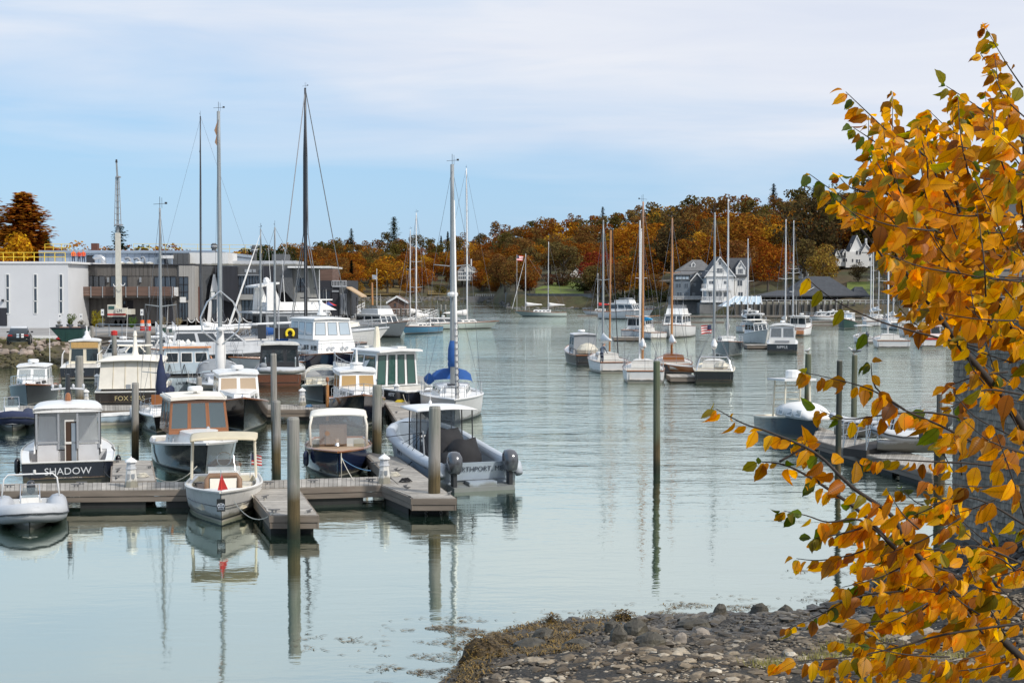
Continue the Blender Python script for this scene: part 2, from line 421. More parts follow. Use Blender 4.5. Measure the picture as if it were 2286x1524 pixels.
def leaf_cards(mb,pts,rng):
 for p,n,s in pts:
  a=n.orthogonal().normalized();b=n.cross(a);th=rng.uniform(0,2*pi)
  x=(a*math.cos(th)+b*math.sin(th))*s*.5;y=(b*math.cos(th)-a*math.sin(th))*s*.38
  mb._add([p-x,p-x*.1-y+n*s*.08,p+x,p+x*.1+y+n*s*.08],[(0,1,2,3)])
def broadleaf(seed,h=12.0,r=4.6,n=2300,clumps=17,base=.25,leaf=.52):
 rng=random.Random(seed);cb=MB();leaf_cards(cb,crown_pts(rng,h,r,n,clumps,base,leaf),rng)
 tb=MB();tb.tube([(0,0,-1),(.05,0,h*.3),(.15,.1,h*.62)],[.30,.22,.10],7)
 for i in range(6):
  a=i*1.05+rng.random();z=h*rng.uniform(.26,.5)
  tb.tube([(0,0,z),(math.cos(a)*r*.35,math.sin(a)*r*.35,z+h*.14),(math.cos(a)*r*.7,math.sin(a)*r*.7,z+h*.25)],[.13,.09,.03],5)
 return cb.mesh('crown',M['foliage']),tb.mesh('trunk',M['bark'])
def conifer(seed,h=14.0,r=3.2,tiers=15,per=11,layered= False):
 rng=random.Random(seed);cb=MB();nb=tiers*per
 for i in range(nb):
  f=(i+rng.random())/nb;z=h*(.10+.88*f)
  prof=(1-f)**.8 if not layered else(1-f)**.45*(.55+.45*math.sin(f*17+seed)**2)*min(1,.45+f*2.2)
  L=(r*prof+.3)*rng.uniform(.6,1.12);a=i*2.4+rng.uniform(-.4,.4)
  d=Vector((math.cos(a),math.sin(a),0));sd=Vector((-d.y,d.x,0));dr=-.28 if not layered else .12*rng.uniform(-.5,1.5)
  m=int(7+L*5)
  for q in range(m):
   s=(q+rng.random())/m;w=h*.034*(1.25-.6*s);wd=L*.30*(1-s*.7)
   p=d*(s*L)+sd*rng.uniform(-wd,wd)+Vector((0,0,z+dr*s*L+rng.uniform(-.02,.03)*h))
   nn=Vector((rng.gauss(0,.5),rng.gauss(0,.5),1)).normalized()
   x=(sd*rng.uniform(-1,1)+d*rng.uniform(.2,1)).normalized()*w;y=nn.cross(x)*.42
   cb._add([p-x*.5,p+y,p+x,p-y],[(0,1,2,3)])
 tb=MB();tb.tube([(0,0,-1),(0,0,h*.55),(0,0,h*.97)],[.28,.17,.04],7)
 return cb.mesh('crown',M['foliage']),tb.mesh('trunk',M['bark'])
PB=[broadleaf(100+i,12,R.uniform(4.2,5.2),2300,R.choice((15,19,23,27)),R.uniform(.06,.2))for i in range(7)]
PC=[conifer(200,14,2.9),conifer(201,15,3.4,14,10)]
PP=[conifer(210,15,4.3,11,9,True),conifer(211,16,5.2,12,10,True)]
BUSH=[broadleaf(300+i,4.0,2.6,800,10,.02,.36)for i in range(3)]
def plant_tree(name,proto,loc,h,h0,col,label,cat='tree',group= None,w=1.0,rz= None,bark= None):
 t=thing(name,label,cat,loc,R.uniform(0,2*pi)if rz is None else rz,group)
 s=h/h0;t.scale=(s*w,s*w,s)
 c=link(proto[0],'crown',t);c.color=(*col,1)
 k=link(proto[1],'trunk',t)
 return t
KINDS={'rust':((.270,.090,.014),'rust coloured broadleaf tree growing in the wood on the far hillside'),'orange':((.400,.155,.016),'bright orange broadleaf tree growing in the wood on the far hillside'),'amber':((.460,.225,.024),'golden amber broadleaf tree growing in the wood on the far hillside'),'brown':((.215,.105,.032),'dull brown broadleaf tree growing in the wood on the far hillside'),'olive':((.130,.100,.026),'olive green tree turning brown in the wood on the far hillside'),'dark':((.150,.105,.038),'dark brownish green tree growing in the wood on the far hillside')}
def jit(c,a=.15):k=1+R.uniform(-a,a); return tuple(x*k*(1+R.uniform(-.05,.05))for x in c)
CLEAR=[(1190,1312,0,66),(800,912,0,60),(950,1075,0,72),(1480,1700,-5,34),(1500,1590,20,62),(1690,1965,-5,52),(1815,1995,4,106),(1400,1515,50,80),(2200,2320,105,140)]
SPOTS=[(700,'left of the black mast'),(780,'behind the terrace restaurant'),(850,'left of the big golden tree'),(920,'right of the big golden tree'),(1010,'left of the far white house'),(1130,'beside the far white house'),(1200,'left of the green lawn'),(1260,'behind the left half of the green lawn'),(1320,'behind the right half of the green lawn'),(1400,'beside the crimson maple'),(1450,'behind the tallest wooden mast'),(1500,'above the gravel track'),(1580,'above the grey houses'),(1640,'behind the white gabled house'),(1700,'just right of the white gabled house'),(1790,'around the huge dark tree'),(1880,'above the pavilion roof'),(1990,'around the upper white house'),(9999,'behind the golden foreground leaves')]
PLACED={}
woods=[];ntree=0
for row in range(11):
 d0=[10,24,42,64,88,114,140,166,192,218,238][row]
 du=44 if row else 40
 u=-160+(row%2)*du*.5
 while u<2420:
  uu=u+R.uniform(-.35,.35)*du;s=shore(uu);d=s+d0+R.uniform(-8,8);u+=du*(480/s if s>480 else 1)**.6
  if any(a<uu<b and e<d-s<f for a,b,e,f in CLEAR):continue
  h=R.uniform(10.5,15.5)
  if row==0:h=R.uniform(7,12)
  if row>8:h=R.uniform(9,13.5)
  hi=(uu>1400)*.1
  q=R.random()
  kd='rust' if q<.34 else 'orange' if q<.52 else 'brown' if q<.74 else 'amber' if q<.79 else 'olive' if q<.87 else 'dark'
  if row>=9 and R.random()<.5:kd=R.choice(('olive','dark','brown'))
  p=gp(uu,d)
  near_hidden=uu<560 or uu>2120
  if row<7 and not near_hidden and ntree<292:
   ntree+=1
   col,lab=KINDS[kd];t=plant_tree('broadleaf_tree',R.choice(PB),p,h,12,jit(col),lab,'tree',lab.split(' tree')[0]+' trees on the far hillside',R.uniform(1.1,1.4))
   where=[w for e,w in SPOTS if uu<e][0];lev=['down at the shore','low on the slope','low on the slope','halfway up','halfway up','high on the hill','high on the hill'][row]
   PLACED.setdefault('%s tree %s %s'%(kd if kd!='dark' else 'dark green',lev,where),[]).append((uu,t))
  else:woods.append((p,h,jit(KINDS[kd][0]),kd))
ORD=[[''],['left of two','right of two'],['leftmost of three','middle of three','rightmost of three'],['leftmost of four','second of four','third of four','rightmost of four']]
for lab,l in PLACED.items():
 l.sort(key= lambda e:e[0])
 for i,(u,t)in enumerate(l):t['label']=lab+(', '+ORD[len(l)-1][i]if 1<len(l)<5 else '')
wb=MB();wc=[];rng=random.Random(5)
for p,h,c,kd in woods:
 pts=crown_pts(rng,h,h*.46,760,12,.06,.95)
 n0=len(wb.f)
 leaf_cards(wb,[(q+p,n,s)for q,n,s in pts],rng)
 wc+=[c]*(len(wb.f)-n0)
wo=wb.build('woods',M['foliage_stuff']);tag(wo,kind='stuff')
ca=wo.data.color_attributes.new('Col','FLOAT_COLOR','CORNER')
flat=[]
for c in wc:flat+=[c[0],c[1],c[2],1.0]*4
ca.data.foreach_set('color',flat)
def named_tree(name,proto,u,d,h,h0,col,label,w=1.0,cat='tree',dz=0.0,group= None):
 return plant_tree(name,proto,gp(u,d,dz),h,h0,col,label,cat,group,w)
named_tree('maple_tree',PB[1],1338,486,16,12,(.27,.045,.022),'crimson red maple among the orange trees behind the green lawn',1.0)
named_tree('spreading_tree',PB[4],865,700,19,12,(.44,.20,.02),'broad golden yellow tree standing above the dry lawn',1.35)
named_tree('spreading_tree',PB[2],1714,392,14,12,(.33,.10,.014),'round deep orange tree between the white house and the dark roofed pavilion',1.05)
named_tree('yellow_tree',PB[5],1838,396,12,12,(.36,.22,.05),'pale yellow tree rising behind the dark pavilion roof',1.0)
named_tree('dark_spreading_tree',PB[3],1800,430,25,12,(.085,.062,.028),'huge dark round tree above the pavilion roof',1.05)
named_tree('dark_spreading_tree',PB[0],1500,452,22,12,(.09,.06,.026),'tall dark tree behind the grey waterfront house',.95)
named_tree('orange_tree',PB[6],1545,432,16,12,(.30,.12,.02),'orange tree just behind the grey roofs beside the white house',1.0)
named_tree('orange_tree',PB[2],1655,455,19,12,(.32,.13,.02),'wide orange tree high behind the white gabled house',1.2)
named_tree('spruce_tree',PC[0],785,690,17,14,(.020,.028,.016),'dark pointed spruce at the end of the restaurant terrace',.9)
named_tree('spruce_tree',PC[1],985,900,15,15,(.020,.036,.020),'narrow green spruce on the skyline left of the tallest right mast',.8)
named_tree('spruce_tree',PC[0],1000,905,17,14,(.022,.036,.020),'taller of two green spruces on the skyline beside the sloop mast',.8)
named_tree('pine_tree',PP[0],785,900,17,15,(.03,.045,.02),'flat topped pine breaking the skyline over the golden tree',.8)
named_tree('pine_tree',PP[1],880,905,22,16,(.05,.065,.022),'broad green pine on the skyline above the golden tree',1.0)
named_tree('pine_tree',PP[0],1345,700,13,15,(.025,.035,.018),'dark pine standing proud on the ridge behind two white masts',.8)
named_tree('pine_tree',PP[1],1725,600,13,16,(.022,.030,.018),'dark round pine on the ridge top near the tall dark tree',.8)
named_tree('pine_tree',PP[0],1815,585,14,15,(.022,.032,.02),'lone dark pine on the ridge close to the yellow leaves',.8)
for k,(u,d,h)in enumerate(((1905,470,20),(1950,455,18),(2010,440,19),(2012,412,13),(1915,402,6))):
 named_tree('broadleaf_tree',PB[k],u,d,h,12,jit((.075,.05,.02)),['brown tree to the left of the upper white house','brown tree just behind the upper white house','tall brown tree right of the upper white house','dark bushy tree below the upper white house','low russet tree beside the pavilion roof'][k],1.0)
for u,d,c,lab in((1180,500,(.11,.05,.022),'brown rounded shrub at the left end of the green lawn'),(1232,517,(.13,.055,.03),'low russet shrub on the upper edge of the green lawn'),(1255,512,(.10,.06,.03),'brown shrub in the middle of the green lawn edge'),(1300,482,(.06,.07,.02),'green shrub at the right corner of the lawn'),(985,715,(.13,.11,.03),'yellow green shrub on the bank left of the far white house'),(1075,706,(.28,.11,.03),'orange shrub right of the far white house'),(1400,430,(.05,.06,.02),'green shrub on the bank under the gravel track'),(1440,424,(.05,.065,.02),'larger green shrub on the bank behind the motor yacht'),(1475,412,(.06,.07,.02),'green shrub at the foot of the grey house')):
 named_tree('shrub',R.choice(BUSH),u,d,R.uniform(4.5,7),4,c,lab,1.2,'shrub')
def yard_tree(name,proto,px,py_top,Y,h0,col,label,w=1.0,base=2.5):
 top=D(px,py_top,Y); return plant_tree(name,proto,(top.x,Y,base),top.z-base,h0,col,label,'tree',None,w)
BIGP=conifer(220,22,6.2,27,20,True);BIGQ=conifer(221,22,6.0,25,19,True)
yard_tree('pine_tree',BIGP,52,431,215,22,(.42,.155,.020),'tall rust orange pine behind the white industrial building',1.5)
yard_tree('pine_tree',BIGQ,-25,436,222,22,(.26,.105,.020),'brown and green pine cut by the left picture edge',1.2)
yard_tree('pine_tree',BIGQ,96,520,232,22,(.040,.050,.016),'green pine sloping down to the roof railing right of the rust pine',1.0)
yard_tree('broadleaf_tree',PB[2],30,520,200,12,(.55,.26,.015),'bright yellow tree above the yellow railing',.85)
yard_tree('broadleaf_tree',PB[4],-12,550,198,12,(.45,.17,.015),'orange bush tree at the picture edge behind the railing',.9)
yard_tree('pine_tree',PP[0],266,500,260,15,(.022,.040,.022),'dark green pine behind the crane boom',.95)
yard_tree('broadleaf_tree',PB[0],600,545,330,12,(.03,.045,.02),'dark green round tree behind the roof tanks',1.0)
yard_tree('broadleaf_tree',PB[5],645,552,360,12,(.05,.05,.02),'olive tree left of the black mast',1.0)
# ------------------------------------------------------------------ buildings on the far shore
class Bld:
 def __init__(s,name,label,cat,px,py,Y,group= None):
  s.r=thing(name,label,cat,D(px,py,Y),0,group)
 def box(s,name,x0,x1,y0,y1,Y,dep,m,parent= None,dy=0):
  a=D(x0,y1,Y);b=D(x1,y0,Y);mb=MB();mb.box2((a.x,Y,a.z),(b.x,Y+dep,b.z))
  return mb.build(name,m,parent or s.r,world= True)
 def win(s,x0,x1,y0,y1,Y,fm,gm,mull=0,trans=0,fr= None):
  a=D(x0,y1,Y);b=D(x1,y0,Y);w=fr or max(.05,(b.x-a.x)*.07)
  mb=MB()
  mb.box2((a.x-w,Y-.06,a.z-w),(a.x,Y,b.z+w));mb.box2((b.x,Y-.06,a.z-w),(b.x+w,Y,b.z+w))
  mb.box2((a.x,Y-.06,b.z),(b.x,Y,b.z+w));mb.box2((a.x,Y-.08,a.z-w),(b.x,Y,a.z))
  for k in range(mull):
   x=lerp(a.x,b.x,(k+1)/(mull+1));mb.box2((x-w*.4,Y-.05,a.z),(x+w*.4,Y,b.z))
  for k in range(trans):
   z=lerp(a.z,b.z,(k+1)/(trans+1));mb.box2((a.x,Y-.045,z-w*.35),(b.x,Y,z+w*.35))
  o=mb.build('window',fm,s.r,world= True)
  g=MB();g.box2((a.x,Y-.02,a.z),(b.x,Y+.01,b.z));g.build('pane',gm,o,world= True)
  return o
 def mb(s,mb,name,m,parent= None,smooth= False):return mb.build(name,m,parent or s.r,smooth,world= True)
 def gable(s,name,xl,xa,xr,ye,ya,Y,dep,wm,rm,over=.5,th=.22,base= None):
  """gable wall facing the camera with a pitched roof running back"""
  l=D(xl,ye,Y);a=D(xa,ya,Y);r=D(xr,ye,Y)
  zb=base if base is not None else l.z
  w=MB();f=[(l.x,Y,zb),(r.x,Y,zb),(r.x,Y,r.z),(a.x,Y,a.z),(l.x,Y,l.z)]
  k=[(x,Y+dep,z)for x,y,z in f]
  w._add(f+k,[(4,3,2,1,0),(5,6,7,8,9),(0,1,6,5),(1,2,7,6),(4,0,5,9)]);s.mb(w,'wall',wm)
  for(e,sg)in((l,-1),(r,1)):
   dx=e.x-a.x;dz=e.z-a.z;n=math.hypot(dx,dz);ex=e.x+dx/n*over;ez=e.z+dz/n*over
   q=MB();q.hexa([(a.x,Y-over,a.z+.02),(ex,Y-over,ez+.02),(ex,Y+dep,ez+.02),(a.x,Y+dep,a.z+.02),(a.x,Y-over,a.z+th),(ex,Y-over,ez+th),(ex,Y+dep,ez+th),(a.x,Y+dep,a.z+th)]);s.mb(q,name,rm)
   tb=MB();tb.hexa([(a.x,Y-over-.04,a.z-.18),(ex,Y-over-.04,ez-.18),(ex,Y-over-.005,ez-.18),(a.x,Y-over-.005,a.z-.18),(a.x,Y-over-.04,a.z+th),(ex,Y-over-.04,ez+th),(ex,Y-over-.005,ez+th),(a.x,Y-over-.005,a.z+th)]);s.mb(tb,'bargeboard',M['housewhite'])
M['housewhite']=mat('white_clapboard',(.78,.78,.77),.6,var=.05,vscale=.8)
M['clap']=mat('white_clapboard_wall',(.74,.74,.72),.65,var=.05,vscale=1.0,bump=.3,bscale=5,stretch=(.02,.02,1))
M['slateroof']=mat('dark_slate_shingle_roof',(.055,.060,.068),.8,var=.2,vscale=1.2)
M['greyroof']=mat('weathered_grey_roof',(.14,.14,.14),.85,var=.2,vscale=1.2)
M['greyclap']=mat('grey_blue_clapboard',(.15,.18,.21),.7,var=.1,vscale=1.2)
M['darkclap']=mat('dark_grey_clapboard',(.07,.078,.088),.7,var=.12,vscale=1.2)
M['darkwood']=mat('dark_stained_timber',(.045,.040,.036),.8,var=.25,vscale=1.5)
M['pierwood']=mat('weathered_pier_timber',(.115,.105,.090),.9,var=.3,vscale=1.2,stretch=(1,1,.3))
M['stonewall']=mat('grey_sea_wall_stone',(.19,.19,.185),.9,var=.3,vscale=.7,bump=.6,bscale=1.5)
b=Bld('gabled_house','white gabled waterfront house with long balconies over the water','house',1607,676,372)
Y=372
b.box('wall',1577,1639,616,676,Y,9,M['clap']);b.gable('roof',1575,1607,1640,616,574,Y-.1,10,M['clap'],M['slateroof'])
b.box('wing_wall',1640,1668,618,676,Y+1.5,8,M['clap'])
q=MB();a0=D(1638,618,Y+1);a1=D(1669,618,Y+1);t0=D(1620,577,Y+7);t1=D(1676,577,Y+7)
q.hexa([(a0 .x,Y+.8,a0 .z),(a1 .x,Y+.8,a1 .z),(t1 .x,Y+6,t1 .z-.2),(t0 .x,Y+6,t0 .z-.2),(a0 .x,Y+.8,a0 .z+.25),(a1 .x,Y+.8,a1 .z+.25),(t1 .x,Y+6,t1 .z+.1),(t0 .x,Y+6,t0 .z+.1)]);b.mb(q,'wing_roof',M['slateroof'])
b.gable('dormer_roof',1643,1653.5,1664,598,582,Y+1.2,4,M['clap'],M['slateroof'],.2,.15,base=D(1650,614,Y).z)
for x0,x1,y0,y1,mu,dy in((1605,1609,584,591,0,0),(1601,1605,599,609,0,0),(1605.8,1609,599,609,0,0),(1610,1613,599,609,0,0),(1583,1588,627,634,1,0),(1588.6,1593,627,634,0,0),(1616,1621,627,634,1,0),(1621.8,1626,627,634,0,0),(1582,1586.5,652,662,0,0),(1588,1592.5,652,662,0,0),(1599,1604,652,661,1,0),(1606,1611,652,661,1,0),(1616,1622,653,662,1,0),(1646,1657,626,638,1,1.5),(1648,1658,652,661,1,1.5),(1648,1658,600,610,2,1.2),(1651.6,1654,589,594,0,1.05)):
 b.win(x0,x1,y0,y1,Y+dy-(.1 if y0<612 and x0<1640 else 0),M['housewhite'],M['houseglass'],mu,0)
def rail_line(b,x0,x1,y0,y1,Y,n,m,name='railing'):
 a=D(x0,y0,Y);c=D(x1,y0,Y);zb=D(x0,y1,Y).z;q=MB()
 q.box2((a.x,Y-.05,a.z-.08),(c.x,Y+.05,a.z));q.box2((a.x,Y-.04,zb),(c.x,Y+.04,zb+.07))
 for k in range(n+1):
  x=lerp(a.x,c.x,k/n);q.box2((x-.035,Y-.03,zb+.07),(x+.035,Y+.03,a.z-.08))
 return b.mb(q,name,m)
b.box('balcony',1566,1634,644,649,Y-2.2,2.1,M['housewhite']);rail_line(b,1567,1634,634,644,Y-2.1,34,M['housewhite'])
b.box('lower_deck',1566,1640,671,675,Y-2.4,2.3,M['housewhite']);rail_line(b,1566,1640,662,671,Y-2.3,34,M['housewhite'])
for x in(1568,1590,1612,1633):b.box('porch_post',x,x+1.3,649,671,Y-2.1,.15,M['housewhite'])
b.box('balcony_roof_trim',1574,1641,615.2,617.2,Y-.5,.35,M['housewhite'])
b.box('ridge_mast',1606.6,1607.2,556,574,Y+.5,.08,M['housewhite'])
b.box('foundation',1562,1668,676,700,Y-2,10,M['stonewall'])
b=Bld('grey_house','narrow dark grey waterfront house with a glazed dormer left of the white house','house',1537,662,378);Y=378
b.box('wall',1504,1541,627,662,Y,7,M['greyclap']);b.box('side_wall',1541,1570,624,662,Y+.8,8,M['darkclap'])
b.box('dormer',1506,1541,614,626,Y-.2,4,M['darkclap'])
q=MB();a0=D(1502,614,Y-.6);a1=D(1542,614,Y-.6);t0=D(1508,607,Y+4);t1=D(1560,607,Y+4)
q.hexa([(a0 .x,Y-.6,a0 .z),(a1 .x,Y-.6,a1 .z),(t1 .x,Y+4,t1 .z),(t0 .x,Y+4,t0 .z),(a0 .x,Y-.6,a0 .z+.25),(a1 .x,Y-.6,a1 .z+.25),(t1 .x,Y+4,t1 .z+.25),(t0 .x,Y+4,t0 .z+.25)]);b.mb(q,'roof',M['greyroof'])
b.gable('side_roof',1541,1556,1571,628,610,Y+.7,7,M['darkclap'],M['slateroof'],.2)
for k in range(4):b.win(1509+k*7.4,1515+k*7.4,616.5,623,Y-.2,M['midgrey'],M['bluepane'])
for k,(x,y)in enumerate(((1509,633),(1528,633),(1511,652),(1530,652))):b.win(x,x+(11 if k in(0,2)else 8),y,y+9,Y,M['slate'],M['houseglass'],1)
b.win(1549,1553,633,638,Y+.8,M['midgrey'],M['houseglass']);b.win(1546,1551,654,660,Y+.8,M['midgrey'],M['houseglass'])
b.box('foundation',1500,1572,662,700,Y-.5,9,M['stonewall']);rail_line(b,1500,1564,661,668,Y-2.2,30,M['housewhite']);b.box('deck',1500,1566,668,670,Y-2.3,2,M['pierwood'])
b=Bld('hip_roof_house','low house with a grey shingled roof and tiny white dormer behind the dark grey house','house',1545,625,402);Y=402
q=MB();P=[D(1514,604,Y),D(1590,604,Y),D(1588,604,Y+9),D(1514,604,Y+9)];z=P[0].z;t0=D(1545,580,Y+4);t1=D(1566,580,Y+4)
q._add([(P[0].x,Y,z),(P[1].x,Y,z),(P[2].x+1,Y+9,z),(P[0].x,Y+9,z),(t0 .x,Y+4,t0 .z),(t1 .x,Y+4,t1 .z)],[(0,1,5,4),(1,2,5),(2,3,4,5),(3,0,4),(3,2,1,0)]);b.mb(q,'roof',M['greyroof'])
b.box('wall',1517,1588,604.5,640,Y+.5,8,M['greyclap']);b.gable('dormer_roof',1543,1547.5,1552,590,585,Y+1.4,2,M['clap'],M['slateroof'],.15,.12,base=D(1545,596,Y).z)
b.win(1546,1549,590,594.5,Y+1.4,M['housewhite'],M['houseglass'])
for x in(1561,1566,1576):b.win(x,x+3.4,609,616,Y+.5,M['housewhite'],M['houseglass'])
b=Bld('pavilion','long low waterfront pavilion under a dark hipped shingle roof','pavilion',1820,682,362);Y=362
def hip(b,xl,xr,ye,tl,tr,yt,Y,dep,name,m,mid= None):
 z=D(xl,ye,Y).z;l=D(xl,ye,Y).x;r=D(xr,ye,Y).x;ym=Y+dep*.5 if mid is None else mid;a=D(tl,yt,ym);c=D(tr,yt,ym)
 q=MB();q._add([(l,Y,z),(r,Y,z),(r,Y+dep,z),(l,Y+dep,z),(a.x,ym,a.z),(c.x,ym,c.z),(l,Y,z-.35),(r,Y,z-.35),(r,Y+dep,z-.35),(l,Y+dep,z-.35)],[(0,1,5,4),(1,2,5),(2,3,4,5),(3,0,4),(6,7,1,0),(7,8,2,1),(8,9,3,2),(9,6,0,3),(9,8,7,6)])
 return b.mb(q,name,m)
hip(b,1762,1918,659,1798,1851,617,Y,15,'main_roof',M['slateroof'])
hip(b,1698,1775,660,1735,1765,648,Y+1,12,'west_roof',M['slateroof']);hip(b,1905,1942,660,1908,1925,640,Y+1.5,10,'east_roof',M['slateroof'])
b.box('wall',1766,1914,661,683,Y+2.0,11,M['darkwood']);b.box('east_wall',1914,1938,661.5,683,Y+2.4,8,M['darkwood']);b.box('west_wall',1704,1766,662,683,Y+3.2,8,M['darkwood'])
b.box('dormer',1768,1812,640,654,Y+2.2,4,M['darkclap'])
q=MB();a0=D(1762,651,Y+1.6);a1=D(1800,651,Y+1.6);a2=D(1818,641,Y+1.6)
q.tube([(a0 .x,Y+1.6,a0 .z),(a1 .x,Y+1.6,a1 .z),(a2 .x,Y+1.6,a2 .z)],.09,4);b.mb(q,'dormer_trim',M['housewhite'])
for k in range(3):b.win(1786+k*8,1792+k*8,643,649,Y+2.2,M['darkwood'],M['houseglass'])
for k in range(18):
 x=1706+k*13;b.box('veranda_post',x,x+1.4,661.5,682,Y+.6,.14,M['darkwood'])
for k in range(10):b.win(1772+k*14,1781+k*14,667,677,Y+2.0,M['midgrey'],M['houseglass'],1,1)
b.box('floor_deck',1696,1944,682,685,Y-.5,16,M['pierwood'])
b=Bld('upper_house','large white house with steep gables high among the trees','house',1905,594,436);Y=436
b.box('wall',1888,1938,562,597,Y,8,M['clap']);b.box('wing_wall',1866,1889,573,594,Y+.8,7,M['clap'])
b.gable('roof',1895,1913,1931,565,526,Y+2.5,6,M['clap'],M['slateroof'],.3)
b.gable('side_roof',1923,1934,1948,563,545,Y-.2,6,M['clap'],M['greyroof'],.3)
b.box('east_wall',1937,1948,563,594,Y+.3,7,M['clap']);b.gable('wing_roof',1863,1869,1876,572,557,Y+.6,7,M['clap'],M['slateroof'],.25)
q=MB();a0=D(1874,572,Y+.5);a1=D(1893,572,Y+.5);t0=D(1870,558,Y+4);t1=D(1893,558,Y+4)
q.hexa([(a0 .x,Y+.3,a0 .z),(a1 .x,Y+.3,a1 .z),(t1 .x,Y+4,t1 .z),(t0 .x,Y+4,t0 .z),(a0 .x,Y+.3,a0 .z+.2),(a1 .x,Y+.3,a1 .z+.2),(t1 .x,Y+4,t1 .z+.2),(t0 .x,Y+4,t0 .z+.2)]);b.mb(q,'lower_roof',M['slateroof'])
b.gable('dormer_roof',1881,1886,1891,565,557,Y+.4,2,M['clap'],M['slateroof'],.15,.12,base=D(1881,573,Y).z)
for x0,x1,y0,y1,dy in((1884,1888,564,570,.4),(1882,1886,577,584,.8),(1887,1891,577,584,-.0),(1911,1915,560,568,0),(1918,1922,560,568,0),(1902,1905,578,585,0),(1911,1915,579,586,0),(1917,1920,579,586,0),(1868,1871,577,583,.8),(1940,1944,575,582,.3),(1899,1902,545,553,2.5)):
 b.win(x0,x1,y0,y1,Y+dy,M['housewhite'],M['houseglass'])
b.box('chimney',1932,1936,532,548,Y+3,1,M['housewhite'])
b=Bld('porch_house','white house with a dark balustraded porch glimpsed through the leaves at the right edge','house',2260,528,430);Y=430
b.box('wall',2216,2310,478,515,Y+2,9,M['clap']);hip(b,2210,2318,478,2240,2300,455,Y+1,11,'roof',M['slateroof'])
b.box('porch_floor',2214,2312,512,517,Y,3,M['housewhite']);rail_line(b,2216,2310,504,512,Y+.1,30,M['housewhite'])
for x in(2226,2246,2262,2280):b.win(x,x+8,484,498,Y+2,M['housewhite'],M['houseglass'],1,1)
b.box('foundation',2216,2310,517,540,Y+2,8,M['stonewall'])
b=Bld('lake_house','small white house with a glazed gable porch far across the water','house',1045,625,735);Y=735
b.box('wall',1022,1064,606,626,Y,8,M['clap']);b.gable('roof',1036,1046,1055,600,592,Y-.3,8,M['clap'],M['greyroof'],.3,base=D(1040,607,Y).z)
hip(b,1020,1066,606,1030,1058,595,Y+.5,8,'side_roof',M['greyroof'])
for k in range(9):b.win(1023.4+k*4.5,1026.6+k*4.5,608+(k%2)*.2,614,Y,M['housewhite'],M['houseglass'])
for k in range(9):b.win(1023.4+k*4.5,1026.6+k*4.5,616.5,623,Y,M['housewhite'],M['houseglass'])
b.box('chimney',1051,1053.4,578,594,Y+3,.6,M['housewhite'])
b=Bld('cottage','grey cottage with white trim half hidden in the far trees','house',955,625,740);Y=740
b.box('wall',945,962,607,626,Y,7,M['greyclap']);b.gable('roof',944,953,963,608,601,Y-.2,7,M['greyclap'],M['greyroof'],.3)
for x in(948,954):b.win(x,x+3,611,617,Y,M['housewhite'],M['houseglass']);b.win(x,x+3,619,624,Y,M['housewhite'],M['houseglass'])
b=Bld('cottage','white boathouse cottage beside the upper end of the green lawn','house',1285,627,545);Y=545
b.box('wall',1275,1301,612,630,Y,7,M['clap']);b.gable('roof',1274,1288,1302,613,600,Y-.2,7,M['clap'],M['greyroof'],.3)
for x in(1279,1287,1294):b.win(x,x+3,616,622,Y,M['housewhite'],M['houseglass'])
b=Bld('shed','small pale building showing between the orange tree and the pavilion','house',1790,600,415);Y=415
b.box('wall',1790,1806,596,622,Y,5,M['clap']);b.box('roof',1788,1808,592,596,Y-.3,5.6,M['greyroof'])
b.win(1795,1799,602,609,Y,M['housewhite'],M['houseglass'])
def run_wall(name,label,cat,pts,z0,z1,th,m,kind= None):
 """a wall along ground points"""
 root=thing(name,label,cat,(pts[0][0],pts[0][1],z0))
 for a,c in zip(pts,pts[1:]):
  a=Vector((a[0],a[1],0));c=Vector((c[0],c[1],0));d=(c-a).normalized();n=Vector((-d.y,d.x,0))*th
  q=MB();q.hexa([(*a.xy,z0),(*c.xy,z0),(*(c+n).xy,z0),(*(a+n).xy,z0),(*a.xy,z1),(*c.xy,z1),(*(c+n).xy,z1),(*(a+n).xy,z1)])
  q.build('wall_section',m,root,world= True)
  cp=MB();e=n*.15
  cp.hexa([(*(a-e).xy,z1+.003),(*(c-e).xy,z1+.003),(*(c+n+e).xy,z1+.003),(*(a+n+e).xy,z1+.003),(*(a-e).xy,z1+.18),(*(c-e).xy,z1+.18),(*(c+n+e).xy,z1+.18),(*(a+n+e).xy,z1+.18)]);cp.build('coping',M['stonewall'],root,world= True)
 return root
run_wall('sea_wall','long grey sea wall below the green lawn','wall',[gp(u,shore(u)-.5).xy for u in(1128,1180,1235,1290,1322)],.9,4.55,.9,M['stonewall'])
fr=thing('shore_fence','low white rail fence on the quay across the far water','fence',gp(1105,640))
for u in range(1062,1128,5):
 p=gp(u,shore(1060)-8);p.z=2.6;q=MB();q.box((p.x,p.y,p.z+.55),(.18,.18,1.1));q.build('post',M['offwhite'],fr,world= True)
a=gp(1062,shore(1060)-8);c=gp(1125,shore(1060)-8)
for z in(3.1,3.6):q=MB();q.box2((a.x,a.y-.05,z),(c.x,a.y+.05,z+.1));q.build('rail',M['offwhite'],fr,world= True)
q=MB();q.box2((a.x-4,a.y-.5,-1),(c.x+4,a.y+6,2.6));tag(q.build('quay',M['stonewall']),kind='structure')
bk=thing('bulkhead','long timber bulkhead with upright posts in front of the pavilion','sea wall',W(1800,706,0))
Yb=343.0
for k in range(12):
 x0=D(1640+k*30,700,Yb).x;x1=D(1640+k*30+30,700,Yb).x
 for j in range(5):
  q=MB();q.box2((x0+.01,Yb+.02*(j%2),-.8+j*.7),(x1-.01,Yb+.3,-.8+j*.7+.67));q.build('plank',M['pierwood'],bk,world= True)
